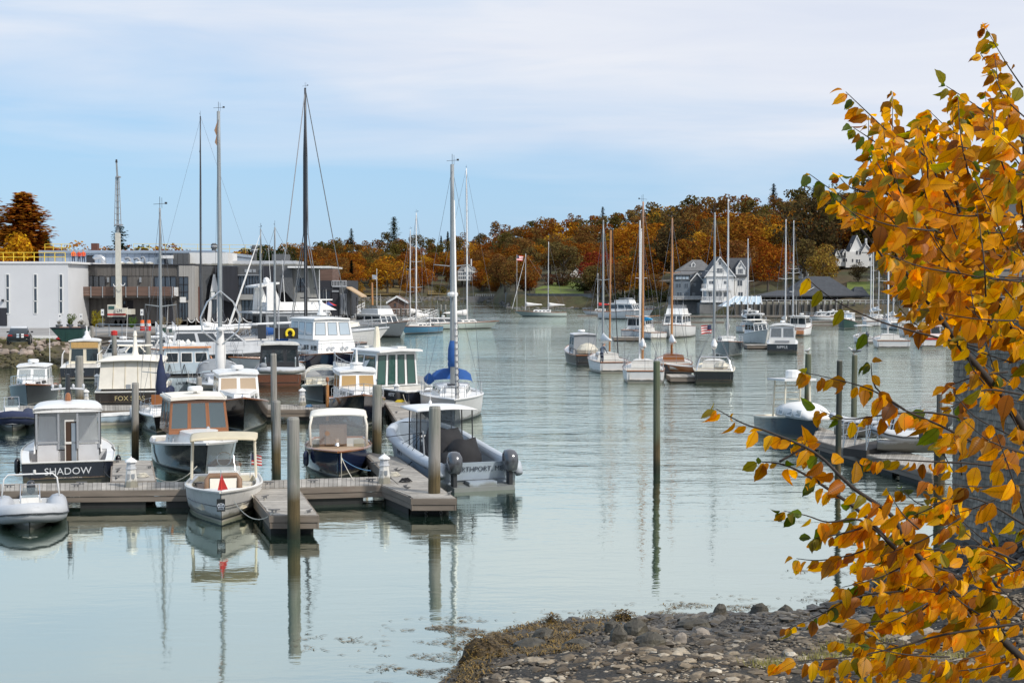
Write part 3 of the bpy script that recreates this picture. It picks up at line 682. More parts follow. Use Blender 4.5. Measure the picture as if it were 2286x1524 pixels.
for k in range(26):
 x=D(1641+k*14,700,Yb).x;q=MB();q.tube([(x,Yb-.25,-1),(x,Yb-.25,R.uniform(3.1,3.6))],.24,8);q.build('post',M['pierwood'],bk,world= True)
q=MB();q.box2((D(1640,700,Yb).x,Yb+.3,2.3),(D(2010,700,Yb).x,Yb+20,2.72));tag(q.build('wharf_deck',M['pierwood']),kind='structure')
wr=thing('wharf_railing','white railing along the edge of the pavilion wharf','railing',(D(1700,700,Yb).x,Yb+.6,2.72))
for k in range(24):x=D(1700+k*13,700,Yb).x;q=MB();q.box2((x-.05,Yb+.55,2.72),(x+.05,Yb+.65,3.75));q.build('baluster',M['housewhite'],wr,world= True)
for z in(3.2,3.75):q=MB();q.box2((D(1700,700,Yb).x,Yb+.56,z),(D(2000,700,Yb).x,Yb+.64,z+.08));q.build('rail',M['housewhite'],wr,world= True)
mq=thing('marquee','white and blue plastic covered shelter on the wharf right of the white house','tent',D(1660,690,350))
q=MB();A=[D(1612,684,349),D(1702,684,349)];T=[D(1640,661,353),D(1698,661,353)]
q._add([A[0],A[1],(A[1].x,357,A[1].z),(A[0].x,357,A[0].z),T[0],T[1]],[(0,1,5,4),(1,2,5),(2,3,4,5),(3,0,4),(3,2,1,0)])
q.build('cover',M['paleblue'],mq,world= True)
for k in range(7):
 u=k/6;a=A[0].lerp(A[1],u);c=T[0].lerp(T[1],u);q=MB();q.tube([a+Vector((0,-.05,0)),c+Vector((0,-.05,.05))],.10,5);q.build('frame_pole',M['white'],mq,world= True)
rk=MB();rng=random.Random(3)
def rock(mb,c,s,rng,fl=.7,mi=0):
 n=7;rings=[];ph=rng.random()*6
 for z,r in((-.9,.55),(-.35,.95),(.3,.9),(.8,.45)):
  rings.append([Vector((c[0]+math.cos(ph+2*pi*j/n)*r*s*rng.uniform(.75,1.2),c[1]+math.sin(ph+2*pi*j/n)*r*s*rng.uniform(.75,1.2),c[2]+(z+rng.uniform(-.15,.15))*s*fl))for j in range(n)])
 mb.loft(rings,mi)
for i in range(900):
 u=rng.uniform(770,1660);s=shore(u);d=s+rng.uniform(-4,3)
 if 1128<u<1322:d=s-rng.uniform(1,9)
 z=max(-.2,1.0-(s-d)*.22+rng.uniform(-.3,.5))if d<s else rng.uniform(.8,2.0)
 p=gp(u,d);rock(rk,(p.x,p.y,z),rng.uniform(.35,1.15),rng)
tag(rk.build('shore_rocks',mat('dark_shore_rock',(.115,.110,.100),.9,var=.45,vscale=.5,world_co= True,dirt=((.30,.29,.27),.35,.52))),kind='stuff')
# ------------------------------------------------------------------ docks and pilings
def plankmat(name,rgb):
 m=bpy.data.materials.new(name);m.use_nodes= True
 t=NT(m.node_tree);b=t.n['Principled BSDF']
 p=t.add('ShaderNodeNewGeometry').outputs['Position'];oi=t.add('ShaderNodeObjectInfo').outputs['Random']
 n=t.noise(t.mapping(p,(1,1,1),rot=(0,0,.25)),1.1,5,.65);g=t.noise(t.mapping(p,(9,9,9)),1.0,4,.7)
 k=t.math('MULTIPLY',t.ramp(oi,[(0,.78),(1,1.2)]),t.math('MULTIPLY',t.ramp(n,[(.3,.7),(.7,1.2)]),t.ramp(g,[(.3,.82),(.7,1.12)])))
 t.link(t.mix(1.0,rgb,k,'MULTIPLY'),b.inputs['Base Color']);b.inputs['Roughness'].default_value=.9
 bp=t.add('ShaderNodeBump');bp.inputs['Strength'].default_value=.35;bp.inputs['Distance'].default_value=.01;t.link(g,bp.inputs['Height']);t.link(bp.outputs[0],b.inputs['Normal'])
 return m
M['plank']=plankmat('weathered_deck_plank',(.37,.345,.305))
M['fascia']=mat('weathered_fascia_timber',(.22,.185,.15),.9,var=.3,vscale=1.5,stretch=(.4,.4,3),bump=.3,bscale=12,dirt=((.19,.075,.045),.9,.62),world_co= True)
M['float']=mat('black_dock_float',(.018,.019,.019),.7,var=.3)
M['cleat']=mat('galvanised_cleat',(.20,.20,.20),.5,metal=.6,var=.15)
def pilemat(name,rgb,green):
 m=bpy.data.materials.new(name);m.use_nodes= True
 t=NT(m.node_tree);b=t.n['Principled BSDF']
 p=t.add('ShaderNodeNewGeometry').outputs['Position'];sp=t.add('ShaderNodeSeparateXYZ');t.link(p,sp.inputs[0]);z=sp.outputs[2]
 g=t.noise(t.mapping(p,(16,16,.7)),1.0,5,.65);n=t.noise(t.mapping(p,(2,2,.9)),1.0,4,.6)
 base=t.mix(t.ramp(n,[(.42,0),(.7,1)]),rgb,tuple(c*.62+green[i]*.35 for i,c in enumerate(rgb)))
 c=t.mix(1.0,base,t.ramp(g,[(.25,.34),(.45,.95),(.75,1.25)]),'MULTIPLY')
 zz=t.math('ADD',z,t.math('MULTIPLY',t.math('SUBTRACT',n,.5),.9))
 c=t.mix(t.ramp(t.math('DIVIDE',zz,3),[(.34,1),(.52,0)]),c,t.mix(1.0,(.105,.078,.035),t.ramp(g,[(.3,.5),(.7,1.4)]),'MULTIPLY'))
 c=t.mix(t.ramp(t.math('DIVIDE',zz,3),[(.05,1),(.22,0)]),c,(.020,.026,.014))
 t.link(c,b.inputs['Base Color']);b.inputs['Roughness'].default_value=.9
 bp=t.add('ShaderNodeBump');bp.inputs['Strength'].default_value=.8;bp.inputs['Distance'].default_value=.03;t.link(g,bp.inputs['Height']);t.link(bp.outputs[0],b.inputs['Normal'])
 return m
M['pile']=pilemat('weathered_grey_piling',(.30,.285,.26),(.10,.16,.10))
M['pilegreen']=pilemat('greenish_treated_piling',(.125,.130,.085),(.05,.12,.05))
M['piledark']=pilemat('dark_wet_piling',(.060,.058,.048),(.03,.06,.03))
def piling(px,ytop,ywl,wpx,label,m='pile',lean=(0,0),name='piling',group= None):
 p=W(px,ywl);s=(ywl-640)/7.0;top=D(px,ytop,p.y).z;r=wpx/s/2
 lean=(R.uniform(-.012,.012),R.uniform(-.012,.012));t=thing(name,label,'piling',p,R.random()*6,group or 'wooden dock pilings')
 q=MB();n=14;h=top;rings=[]
 for z,k in((-2,1.04),(0,1.02),(h*.4,1),(h*.8,.98),(h-.06,.96),(h-.005,.92)):
  rings.append([Vector((math.cos(2*pi*j/n)*r*k*(1+.03*math.sin(3*j))+lean[0]*z,math.sin(2*pi*j/n)*r*k+lean[1]*z,z))for j in range(n)])
 q.loft(rings);o=q.build('shaft',M[m],t,True)
 e=MB();e.lathe((lean[0]*h,lean[1]*h,0),[(r*.9,h-.004),(r*.86,h+.02),(r*.3,h+.028)],14);e.build('end_grain',M['pile'],t)
 return t
def dock(label,quad,zt=.6,pw=.145,along='v',group= None,thick=.36,cleats=(),name='floating_dock',fascia_z=.3,cat='dock'):
 """quad: photo corners BL, BR, FR, FL of the deck; planks run across, one object each"""
 P=[W(x,y,zt)for x,y in quad];c=sum(P,Vector())/4
 root=thing(name,label,cat,(c.x,c.y,0),0,group)
 bl,br,fr,fl=P
 if along=='v':A,B,C,E=bl,fl,br,fr
 else:A,B,C,E=bl,br,fl,fr
 n=max(2,int(round(((A-B).length+(C-E).length)/2/pw)))
 for i in range(n):
  u0=(i+.035)/n;u1=(i+.965)/n;dz=R.uniform(-.004,.006)
  pts=[A.lerp(B,u0),C.lerp(E,u0),C.lerp(E,u1),A.lerp(B,u1)]
  ex=R.uniform(-.012,.012);ax=(pts[1]-pts[0]).normalized()*ex
  q=MB();q.hexa([p+ax+Vector((0,0,dz-.045))for p in pts]+[p+ax+Vector((0,0,dz))for p in pts]);q.build('plank',M['plank'],root,world= True)
 loop=[fl,fr,br,bl];cen=c
 for i in range(4):
  a,b=loop[i],loop[(i+1)%4];d=(b-a).normalized();nn=Vector((d.y,-d.x,0))
  if nn.dot((a+b)/2-cen)<0:nn=-nn
  a2=a-d*.05;b2=b+d*.05
  for k,(za,zb,o0,o1)in enumerate(((-.02,-.20,.0,.055),(-.215,-thick-.02,.0,.03))):
   q=MB();q.hexa([(*(v.xy),zt+z)for z in(zb,za)for v in(a2+nn*o0,b2+nn*o0,b2+nn*o1,a2+nn*o1)]);q.build('fascia_board',M['fascia'],root,world= True)
 q=MB();sh=[cen.lerp(p,.93)for p in(fl,fr,br,bl)]
 L=(fl-fr).length;k=max(1,int(max(L,(fl-bl).length)/2.6))
 for i in range(k):
  u0,u1=(i+.12)/k,(i+.88)/k
  if L>(fl-bl).length:pts=[sh[0].lerp(sh[1],u0),sh[0].lerp(sh[1],u1),sh[3].lerp(sh[2],u1),sh[3].lerp(sh[2],u0)]
  else:pts=[sh[0].lerp(sh[3],u0),sh[1].lerp(sh[2],u0),sh[1].lerp(sh[2],u1),sh[0].lerp(sh[3],u1)]
  q.hexa([(*p.xy,-.4)for p in pts]+[(*p.xy,zt-thick+.02)for p in pts])
 q.build('float_block',M['float'],root,world= True)
 for px,py,ang in cleats:
  p=W(px,py,zt);q=MB();d=Vector((math.cos(ang),math.sin(ang),0))
  q.tube([p-d*.17+Vector((0,0,.085)),p-d*.06+Vector((0,0,.075)),p+d*.06+Vector((0,0,.075)),p+d*.17+Vector((0,0,.085))],[.014,.022,.022,.014],6)
  for s in(-1,1):q.tube([p+d*.05*s,p+d*.05*s+Vector((0,0,.075))],[.03,.02],6)
  q.build('cleat',M['cleat'],root,world= True)
 return root
def pedestal(px,py,label,z=.6,s=1.0):
 """lighthouse-shaped dock power post"""
 p=W(px,py,z);t=thing('power_pedestal',label,'power pedestal',p,R.uniform(-.3,.3),'white dock power pedestals');t.scale=(.86*s,.86*s,.86*s)
 q=MB();q.lathe((0,0,0),[(.24,0),(.235,.08),(.17,.62),(.165,.66)],8);q.build('tower',M['offwhite'],t)
 q=MB();q.lathe((0,0,0),[(.175,.66),(.20,.67),(.20,.71),(.16,.715),(.16,.92)],8);q.build('lamp_housing',M['palegrey'],t)
 q=MB();q.lathe((0,0,0),[(.23,.922),(.22,.97),(.10,1.06),(.035,1.09),(.03,1.14)],8);q.build('cap',M['white'],t)
 for k in(-1,1):q=MB();q.box((.09*k,-.19,.42),(.11,.05,.16));q.build('socket',M['midgrey'],t)
 return t
 # ------------------------------------------------------------------ boats
def wl_pos(px,ywl):return W(px,ywl)
def boat(name,label,cat,px,ywl,head,L,anchor='stern',group= None,sway=0):
 """root at the middle of the waterline, +x to the bow; head in degrees, 0 = pointing away, 90 = to the right"""
 h=math.radians(head);d=Vector((math.sin(h),math.cos(h),0));p=W(px,ywl)
 if anchor=='stern':p=p+d*L/2
 elif anchor=='bow':p=p-d*L*.46
 t=thing(name,label,cat,p,pi/2-h,group); return t
class Hull:pass
def hull(t,L,B,fs,fb,m,boot='white',tr=.84,rake=.09,flare=.45,draft=.35,deck='white',cock= None,rail='teak',railr=.035,full=2.2,floor=.25,coam=.16,inner='offwhite',belly=.1,sheer2=0.0,trake=-.04,bottom='charcoal',transom= None,tm=.42,deckname='deck',cockmat= None):
 H=Hull();H.L=L;H.B=B;rk=rake*L
 H.ts=[0,.1,.2,.3,.4,.5,.6,.7,.78,.85,.91,.955,.985,1.0]
 def g(u):return tr+(1-tr)*math.sin(pi/2*min(1,u/tm))if u<tm else max(0,1-((u-tm)/(1-tm))**full)
 H.b= lambda u:B/2*g(u)+(.012 if u>.97 else 0)
 H.z= lambda u:fs+(fb-fs)*(u**1.7)-sheer2*math.sin(pi*u)
 H.x0= lambda u:-L/2+u*(L-rk)
 def pt(u,zf,b):
  z=H.z(u);sh=rk*(u**3)*max(0,zf)/z+trake*(1-u)**6*max(0,zf)/z*3
  return Vector((H.x0(u)+sh,b,zf))
 H.pt= lambda u,s=1,dz=0,inset=0:pt(u,H.z(u),s*max(0.0,H.b(u)-inset))+Vector((0,0,dz))
 rings=[];
 for u in H.ts:
  b=H.b(u);z=H.z(u);fl=.04+flare*u**3;bw=b*(1-fl);dr=draft*(1-u**5)
  half=[(0,-dr),(bw*.75,-.7*dr-.02),(bw*.97,-.02),(lerp(bw,b,.12),.07),(lerp(bw,b,.20)+belly*b*.15,.13),(lerp(bw,b,.55)+belly*b*.2,.13+(z-.13)*.5),(lerp(bw,b,.9)+belly*b*.06,.13+(z-.13)*.88),(b,z)]
  rings.append([pt(u,zf,y)for y,zf in half]+[pt(u,zf,-y)for y,zf in half[:0:-1]])
 q=MB();n=len(rings[0]);o=0
 for rg in rings:q.v.extend(rg)
 for i in range(len(rings)-1):
  for j in range(n):
   if j==7:continue
   k=(j+1)%n;a,c=i*n,(i+1)*n
   q.f.append((a+j,a+k,c+k,c+j));jj=j if j<8 else n-1-j
   q.m.append(2 if jj<3 else 1 if jj==3 else 0)
 q.f.append(tuple(range(n))[::-1]);q.m.append(3)
 o=q.build('hull',[M[m],M[boot],M[bottom],M[transom or m]],t,True)
 es=o.modifiers.new('edges','EDGE_SPLIT');es.split_angle=math.radians(38)
 tc=cock if cock is not None else 0.0
 dk=MB();us=sorted(set([tc]+[u for u in H.ts if u>tc]))
 rr=[]
 for u in us:
  b=max(.0,H.b(u)-.02);z=H.z(u)-.03;x=H.pt(u).x
  rr.append([Vector((x,b,z)),Vector((x,b*.5,z+.035)),Vector((x,-b*.5,z+.035)),Vector((x,-b,z))])
 dk.loft(rr,cap= False,open_ring= True);dk.build(deckname,M[deck],t,True)
 if cock is not None:
  uc=[u for u in H.ts if u<tc]+[tc];sd=MB();wl=MB();fl_=MB()
  zf=floor
  for s in(1,-1):
   sd.loft([[H.pt(u,s,-.03,.02),H.pt(u,s,-.02,coam)]for u in uc],cap= False,open_ring= True)
   wl.loft([[H.pt(u,s,-.02,coam),Vector((*H.pt(u,s,0,coam+.03).xy,zf))]for u in uc],cap= False,open_ring= True)
  fl_.loft([[Vector((*H.pt(u,1,0,coam).xy,zf)),Vector((*H.pt(u,-1,0,coam).xy,zf))]for u in uc],cap= False,open_ring= True)
  a,b2=H.pt(0,1,-.03,.02),H.pt(0,-1,-.03,.02);e=Vector((coam,0,.01))
  sd.quad(a,b2,b2+e,a+e);wl.quad(a+e,b2+e,Vector((*(b2+e).xy,zf)),Vector((*(a+e).xy,zf)))
  c1,c2=H.pt(tc,1,-.03,coam),H.pt(tc,-1,-.03,coam);wl.quad(c1,c2,Vector((*c2 .xy,zf)),Vector((*c1 .xy,zf)))
  sd.build('side_deck',M[deck],t);wl.build('cockpit_liner',M[inner],t);fl_.build('cockpit_sole',M[cockmat or 'teakdeck'],t)
 if rail:
  rb=MB()
  for s in(1,-1):rb.tube([H.pt(u,s,-.012)for u in H.ts],railr,5)
  rb.tube([H.pt(0,1,-.012),H.pt(0,-1,-.012)],railr,5);rb.build('rub_rail',M[rail],t)
 return H
def face_win(t,A,Bq,C,Dq,u0,u1,v0,v1,fm,gm,fr=.03,out=.012,name='window'):
 """window on a four-sided face: A bottom-left, B bottom-right, C top-right, D top-left seen from outside"""
 A,Bq,C,Dq=map(Vector,(A,Bq,C,Dq))
 P= lambda u,v:A.lerp(Bq,u).lerp(Dq.lerp(C,u),v)
 n=(Bq-A).cross(Dq-A).normalized()
 c=[P(u0,v0),P(u1,v0),P(u1,v1),P(u0,v1)];cen=sum(c,Vector())/4
 w=(c[1]-c[0]).length;h=(c[3]-c[0]).length
 ku,kv=min(.4,fr/max(w,.01)),min(.4,fr/max(h,.01))
 du,dv=(u1-u0)*ku,(v1-v0)*kv
 i=[P(u0+du,v0+dv),P(u1-du,v0+dv),P(u1-du,v1-dv),P(u0+du,v1-dv)]
 q=MB()
 for k in range(4):
  l=(k+1)%4;q.hexa([c[k],c[l],i[l],i[k]]+[p+n*out for p in(c[k],c[l],i[l],i[k])])
 o=q.build(name,M[fm],t);g=MB()
 g.hexa([p+n*.002 for p in i]+[p+n*(out*.5)for p in i]);g.build('pane',M[gm],o)
 return o
def cabin(t,x0,x1,z0,z1,w0,w1,m='white',rk=.4,rka=.0,tum=.90,roof='white',over=.10,overa= None,crown=.07,rth=.06,glass='glass',frame='white',front=3,side=2,aft=0,vf=(.42,.88),vs=(.42,.86),va=(.3,.88),name='wheelhouse',roofname='roof',fr=.03,gap=.10,open_front= False,door= None):
 """a wheelhouse or trunk: x0 aft, x1 forward, w half-widths"""
 bA,bF=(x0,w0),(x1,w1);tA,tF=(x0+rka,w0*tum),(x1-rk,w1*tum)
 p=[Vector((bA[0],-bA[1],z0)),Vector((bF[0],-bF[1],z0)),Vector((bF[0],bF[1],z0)),Vector((bA[0],bA[1],z0)),Vector((tA[0],-tA[1],z1)),Vector((tF[0],-tF[1],z1)),Vector((tF[0],tF[1],z1)),Vector((tA[0],tA[1],z1))]
 q=MB();q.hexa(p);o=q.build(name,M[m],t)
 if roof:
  oa=over if overa is None else overa
  rg=[]
  for k in range(7):
   u=k/6;x=lerp(tA[0]-oa,tF[0]+over,u);w=lerp(tA[1],tF[1],u)+over*.6
   if k==6:w*=.93
   zc=crown*(1-.3*abs(u-.5));n=6
   top=[Vector((x,w*math.cos(pi*j/n),z1+rth+zc*math.sin(pi*j/n)))for j in range(n+1)]
   bot=[Vector((x,-w,z1+.005)),Vector((x,0,z1+.005+zc*.5)),Vector((x,w,z1+.005))]
   rg.append(top+bot)
  r=MB();r.loft(rg);r.build(roofname,M[roof],t)
 def row(A,Bq,C,Dq,n,v,nm='window'):
  for k in range(n):
   u0=gap*.4+(1-gap*.8)*k/n+gap*.25*(k>0);u1=gap*.4+(1-gap*.8)*(k+1)/n-gap*.25*(k<n-1)
   face_win(t,A,Bq,C,Dq,u0,u1,v[0],v[1],frame,glass,fr,name=nm)
 if front:row(p[1],p[2],p[6],p[5],front,vf)
 if side:
  row(p[0],p[1],p[5],p[4],side,vs);row(p[2],p[3],p[7],p[6],side,vs)
 if aft:row(p[3],p[0],p[4],p[7],aft,va)
 if door:face_win(t,p[3],p[0],p[4],p[7],.5-door,.5+door,.02,.9,frame,'glass',.03,name='door')
 return p
def posts(t,pts,top,r=.018,name='stanchion',m='steel'):
 q=MB()
 for p in pts:q.tube([p,(p[0],p[1],top)],r,5)
 return q.build(name,M[m],t)
def bow_rail(t,H,u0=.5,u1=.985,h=.62,r=.014,n=6,inset=.08,mid= True,m='steel',close= True):
 q=MB();us=[lerp(u0,u1,i/n)for i in range(n+1)]
 for s in(1,-1):
  q.tube([H.pt(u,s,h,inset)for u in us],r,5)
  if mid:q.tube([H.pt(u,s,h*.5,inset)for u in us],r*.6,4)
  for u in us:q.tube([H.pt(u,s,-.03,inset),H.pt(u,s,h,inset)],r*.8,4)
 if close:q.tube([H.pt(u1,1,h,inset),H.pt(min(1,u1+.02),1,h+.02,9),H.pt(u1,-1,h,inset)],r,5)
 return q.build('bow_rail',M[m],t)
def radar(t,x,z,r=.28,m='white',ped=.12):
 q=MB();q.lathe((x,0,z),[(.10,0),(.06,ped),(r*.92,ped+.01),(r,ped+.06),(r*.98,ped+.17),(r*.8,ped+.21),(.02,ped+.22)],14); return q.build('radar_dome',M[m],t,True)
def radar_arm(t,x,z,m='white',w=.55,h=.45):
 q=MB();q.lathe((x,0,z),[(.20,0),(.14,h*.55),(.17,h*.75),(.1,h)],10);q.box((x,0,z+h+.05),(.12,w*2,.10)); return q.build('radar_scanner',M[m],t)
def antenna(t,x,y,z,h,r=.012,m='white',lean=.06):q=MB();q.tube([(x,y,z),(x-lean*h,y,z+h)],[r*1.3,r*.6],5); return q.build('antenna',M[m],t)
def outboard(t,x,y,z,s=1.0,cowl='charcoal',leg='charcoal'):
 """outboard motor hung on a transom; z is the transom top; faces aft (-x)"""
 q=MB()
 rg=[]
 for zz,hx,hy,ox in((0,.16,.13,0),(.08,.24,.17,-.02),(.28,.27,.19,-.03),(.46,.25,.18,-.02),(.57,.17,.13,.02),(.60,.06,.05,.02)):
  rg.append([Vector((x-.28*s+(ox+hx*math.copysign(abs(math.cos(a))**.6,math.cos(a)))*s,y+hy*math.copysign(abs(math.sin(a))**.6,math.sin(a))*s,z+(.08+zz)*s))for a in[2*pi*k/12 for k in range(12)]])
 q.loft(rg);o=q.build('outboard_cowl',M[cowl],t,True)
 l=MB();l.hexa([Vector((x-.28*s+a*s,y+b*s,z+c*s))for c in(-.72,.1)for a,b in((-.10,-.05),(.14,-.05),(.14,.05),(-.10,.05))]);l.box((x-.30*s,y,z-.55*s),(.42*s,.26*s,.03*s));l.tube([(x-.52*s,y,z-.72*s),(x-.05*s,y,z-.72*s)],[.06*s,.075*s],8)
 l.build('leg',M[leg],o)
 p=MB()
 for k in range(3):
  a=k*2.1;p.box((x-.56*s,y+math.cos(a)*.11*s,z-.72*s+math.sin(a)*.11*s),(.03*s,.15*s,.10*s),rot=Matrix.Rotation(a,3,'X'))
 p.build('propeller',M['steel'],o); return o
def fender(t,p,m='ink',r=.11,h=.5,name='fender'):
 q=MB();q.lathe(p,[(.03,h/2+.05),(r*.7,h/2),(r,h*.35),(r,-h*.35),(r*.7,-h/2),(.03,-h/2-.04)],10);q.tube([Vector(p)+Vector((0,0,h/2)),Vector(p)+Vector((0,0,h/2+.4))],.012,4); return q.build(name,M[m],t,True)
def canopy(t,x0,x1,w,z,m,crown=.12,th=.03,name='canopy',nose=0):
 rg=[]
 for k in range(7):
  u=k/6;x=lerp(x0,x1,u);ww=w*(1-nose*max(0,u-.6));d=crown*(.55+.45*math.sin(pi*u));n=8
  top=[Vector((x,ww*math.cos(pi*j/n),z+d*math.sin(pi*j/n)))for j in range(n+1)]
  rg.append(top+[p-Vector((0,0,th))for p in top[::-1]])
 q=MB();q.loft(rg); return q.build(name,M[m],t,True)
def flag(t,p,w,h,mats,name='flag',stripes= True,yaw=.4):
 q=MB();n=7;d=Vector((math.cos(yaw),math.sin(yaw),0));P=Vector(p);nd=Vector((-d.y,d.x,0))
 def fp(u,v):return P+d*w*u+Vector((0,0,-h*v-.12*h*u*u))+nd*(.10*w*math.sin(5*u+1.5*v))
 mv=7 if stripes else 1
 for i in range(n):
  for j in range(mv):
   can=stripes and i<3 and j<4
   q._add([fp(i/n,j/mv),fp((i+1)/n,j/mv),fp((i+1)/n,(j+1)/mv),fp(i/n,(j+1)/mv)],[(0,1,2,3)],2 if can else(j%2 if stripes else 0))
 return q.build(name,[M[k]for k in mats],t)
FLAGM=['red','white','navycanvas']
def mast(t,x,z0,h,r=.085,m='mast',spreaders=((.52,1.0),),stays= True,H= None,boom= None,cover='whitecanvas',fore= None,chain= None,topgear= True,rt=.6,wire=.0085,backstay= True,furl= None,rad= None,boomz=1.1):
 """mast with spreaders, standing rigging, boom and stowed sail; x is its foot"""
 q=MB();k=7
 q.tube([(x-.012*h*(i/k)**2*.4,0,z0+h*i/k)for i in range(k+1)],[r*lerp(1,rt,max(0,(i/k-.55)/.45))for i in range(k+1)],8);mo=q.build('mast',M[m],t,True)
 tops=Vector((x-.012*h*.4,0,z0+h))
 cw=chain if chain else(H.b(.5)*.92 if H else 1.3);zc=(H.z(.5)if H else z0)
 rg=MB()
 for f,sl in spreaders:
  z=z0+h*f;sp=MB()
  sp.tube([(x-.08,sl,z+.10),(x,0,z),(x-.08,-sl,z+.10)],[.022,.035,.022],5);sp.build('spreader',M[m],t)
 if stays:
  for s in(1,-1):
   pts=[Vector((x-.15,s*cw,zc))]+[Vector((x-.08,s*sl,z0+h*f+.10))for f,sl in spreaders]+[tops-Vector((0,0,h*.015))]
   rg.tube(pts,wire,4)
   if spreaders:rg.tube([Vector((x-.4,s*cw,zc)),Vector((x,0,z0+h*spreaders[0][0]-.1))],wire,4);
   if len(spreaders)>1:rg.tube([Vector((x-.08,s*spreaders[0][1],z0+h*spreaders[0][0]+.1)),Vector((x,0,z0+h*spreaders[1][0]))],wire*.8,4)
  if fore is not None and furl is None:rg.tube([Vector((fore,0,(H.z(.98)if H else z0)+.1)),tops-Vector((-.05,0,h*.02))],wire,4)
  if backstay:rg.tube([Vector((-H.L/2+.05,0,H.z(0))if H else(x-5,0,z0)),tops],wire,4)
  rg.tube([Vector((x+r+.02,.06,z0+.5)),tops+Vector((r*.5,.03,-.1))],wire*.7,4)
  rg.build('rigging',M['wire'],t)
 if furl:
  f=MB();a=Vector((fore,0,(H.z(.98)if H else z0)+.25));b=tops-Vector((-.05,0,h*.05))
  f.tube([a,a.lerp(b,.03),a.lerp(b,.1),a.lerp(b,.6),b],[.02,furl,furl*1.15,furl*.8,.015],7);f.build('furled_sail',M['whitecanvas']if cover!='bluec' else M['royal'],t,True)
 if boom:
  bz=z0+boomz;bm=MB();bm.tube([(x-.05,0,bz),(x-boom,0,bz+.12)],[.06,.05],7);bm.build('boom',M[m],t,True)
  if cover:
   c=MB();n=9;rg2=[]
   for i in range(n):
    u=i/(n-1);hh=(.62*(1-u)**1.3+.20)*(boom/4)**.4;ww=.16+.09*(1-u)+.015*math.sin(9*u);xc=x-.12-(boom-.3)*u
    rg2 .append([Vector((xc,ww*math.sin(2*pi*j/8)*(.55 if math.cos(2*pi*j/8)>.3 else 1),bz+.12*u+hh*.32+math.cos(2*pi*j/8)*hh*.62))for j in range(8)])
   c.loft(rg2);c.build('sail_cover',M[cover],t,True)
 if topgear:
  g=MB();g.tube([tops,tops+Vector((0,0,.55))],.012,4);g.tube([tops+Vector((.05,-.3,.18)),tops+Vector((.05,.28,.22))],.010,4);g.box(tops+Vector((.05,.3,.24)),(.03,.12,.10));g.tube([tops+Vector((0,.1,.0)),tops+Vector((0,.1,.5))],.008,4);g.build('wind_vane',M['charcoal'],t)
 if rad:
  g=MB();zr=z0+h*rad;g.box((x+r+.12,0,zr-.05),(.3,.12,.05));g.lathe((x+r+.32,0,zr),[(.05,-.03),(.27,0),(.29,.1),(.25,.2),(.02,.23)],12);g.build('radar_dome',M['white'],t)
 return tops
def pulpit(t,H,h=.6,m='steel',u=.90):
 q=MB()
 for z,rr in((h,.016),(h*.5,.012)):q.tube([H.pt(u,1,z,.06),H.pt(.97,1,z,.04),Vector((H.pt(1).x+.05,0,H.z(1)+z)),H.pt(.97,-1,z,.04),H.pt(u,-1,z,.06)],rr,5)
 for s in(1,-1):
  for uu in(u,.965):q.tube([H.pt(uu,s,-.02,.05),H.pt(uu,s,h,.05)],.014,5)
 return q.build('pulpit',M[m],t)
def pushpit(t,H,h=.6,m='steel'):
 q=MB()
 for z in(h,h*.5):q.tube([H.pt(.14,1,z,.05),H.pt(.01,1,z,.06),H.pt(.01,-1,z,.06),H.pt(.14,-1,z,.05)],.015,5)
 for s in(1,-1):
  for u in(.01,.14):q.tube([H.pt(u,s,-.02,.05),H.pt(u,s,h,.05)],.014,5)
 return q.build('pushpit',M[m],t)
def lifelines(t,H,u0=.14,u1=.9,h=.6,n=5):
 q=MB()
 for s in(1,-1):
  us=[lerp(u0,u1,i/n)for i in range(n+1)]
  for z in(h,h*.5):q.tube([H.pt(u,s,z,.05)for u in us],.006,4)
  for u in us:q.tube([H.pt(u,s,-.02,.05),H.pt(u,s,h,.05)],.012,4)
 return q.build('lifelines',M['steel'],t)
def trunk(t,H,u0,u1,h,m='white',k=.62,wins=3,glass='glass',roof= None):
 """low coachroof following the deck, with ports along its sides"""
 x0,x1=H.pt(u0).x,H.pt(u1).x;w0=H.b(u0)*k;w1=H.b(u1)*k*.85;z=min(H.z(u0),H.z(u1))-.08
 return cabin(t,x0,x1,z,max(H.z(u0),H.z(u1))+h,w0,w1,m,rk=.35,tum=.88,roof=roof or m,over=.02,crown=.07,rth=.02,front=0,side=wins,vs=(.45,.8),name='coachroof',roofname='coachroof_top',glass=glass,frame='steel',fr=.015,gap=.2)
def dodger(t,x,w,z,h,m='navycanvas',L=1.1,glass='vinyl'):
 rg=[]
 for k in range(5):
  u=k/4;xx=x-L*u;hh=h*(.25+.75*math.sin(pi/2*min(1,u*1.6)));n=8
  rg.append([Vector((xx,w*math.cos(pi*j/n),z+hh*math.sin(pi*j/n)**.6))for j in range(n+1)])
 q=MB();q.loft(rg,cap= False,open_ring= True); return q.build('dodger',M[m],t,True)
M['curtainglass']=glassmat('curtained_glass',(.44,.33,.22),0,.08);M['amberglass']=glassmat('amber_glass',(.42,.26,.09),0,.08)  # amber windscreen is plain amber base colour
M['cabinshade']=mat('shaded_teak_interior',(.05,.026,.014),.5,var=.2)  # teak darkened in colour to show the shade inside the cabin
M['ivorybottom']=mat('cream_bottom_paint',(.62,.58,.47),.5,var=.08)
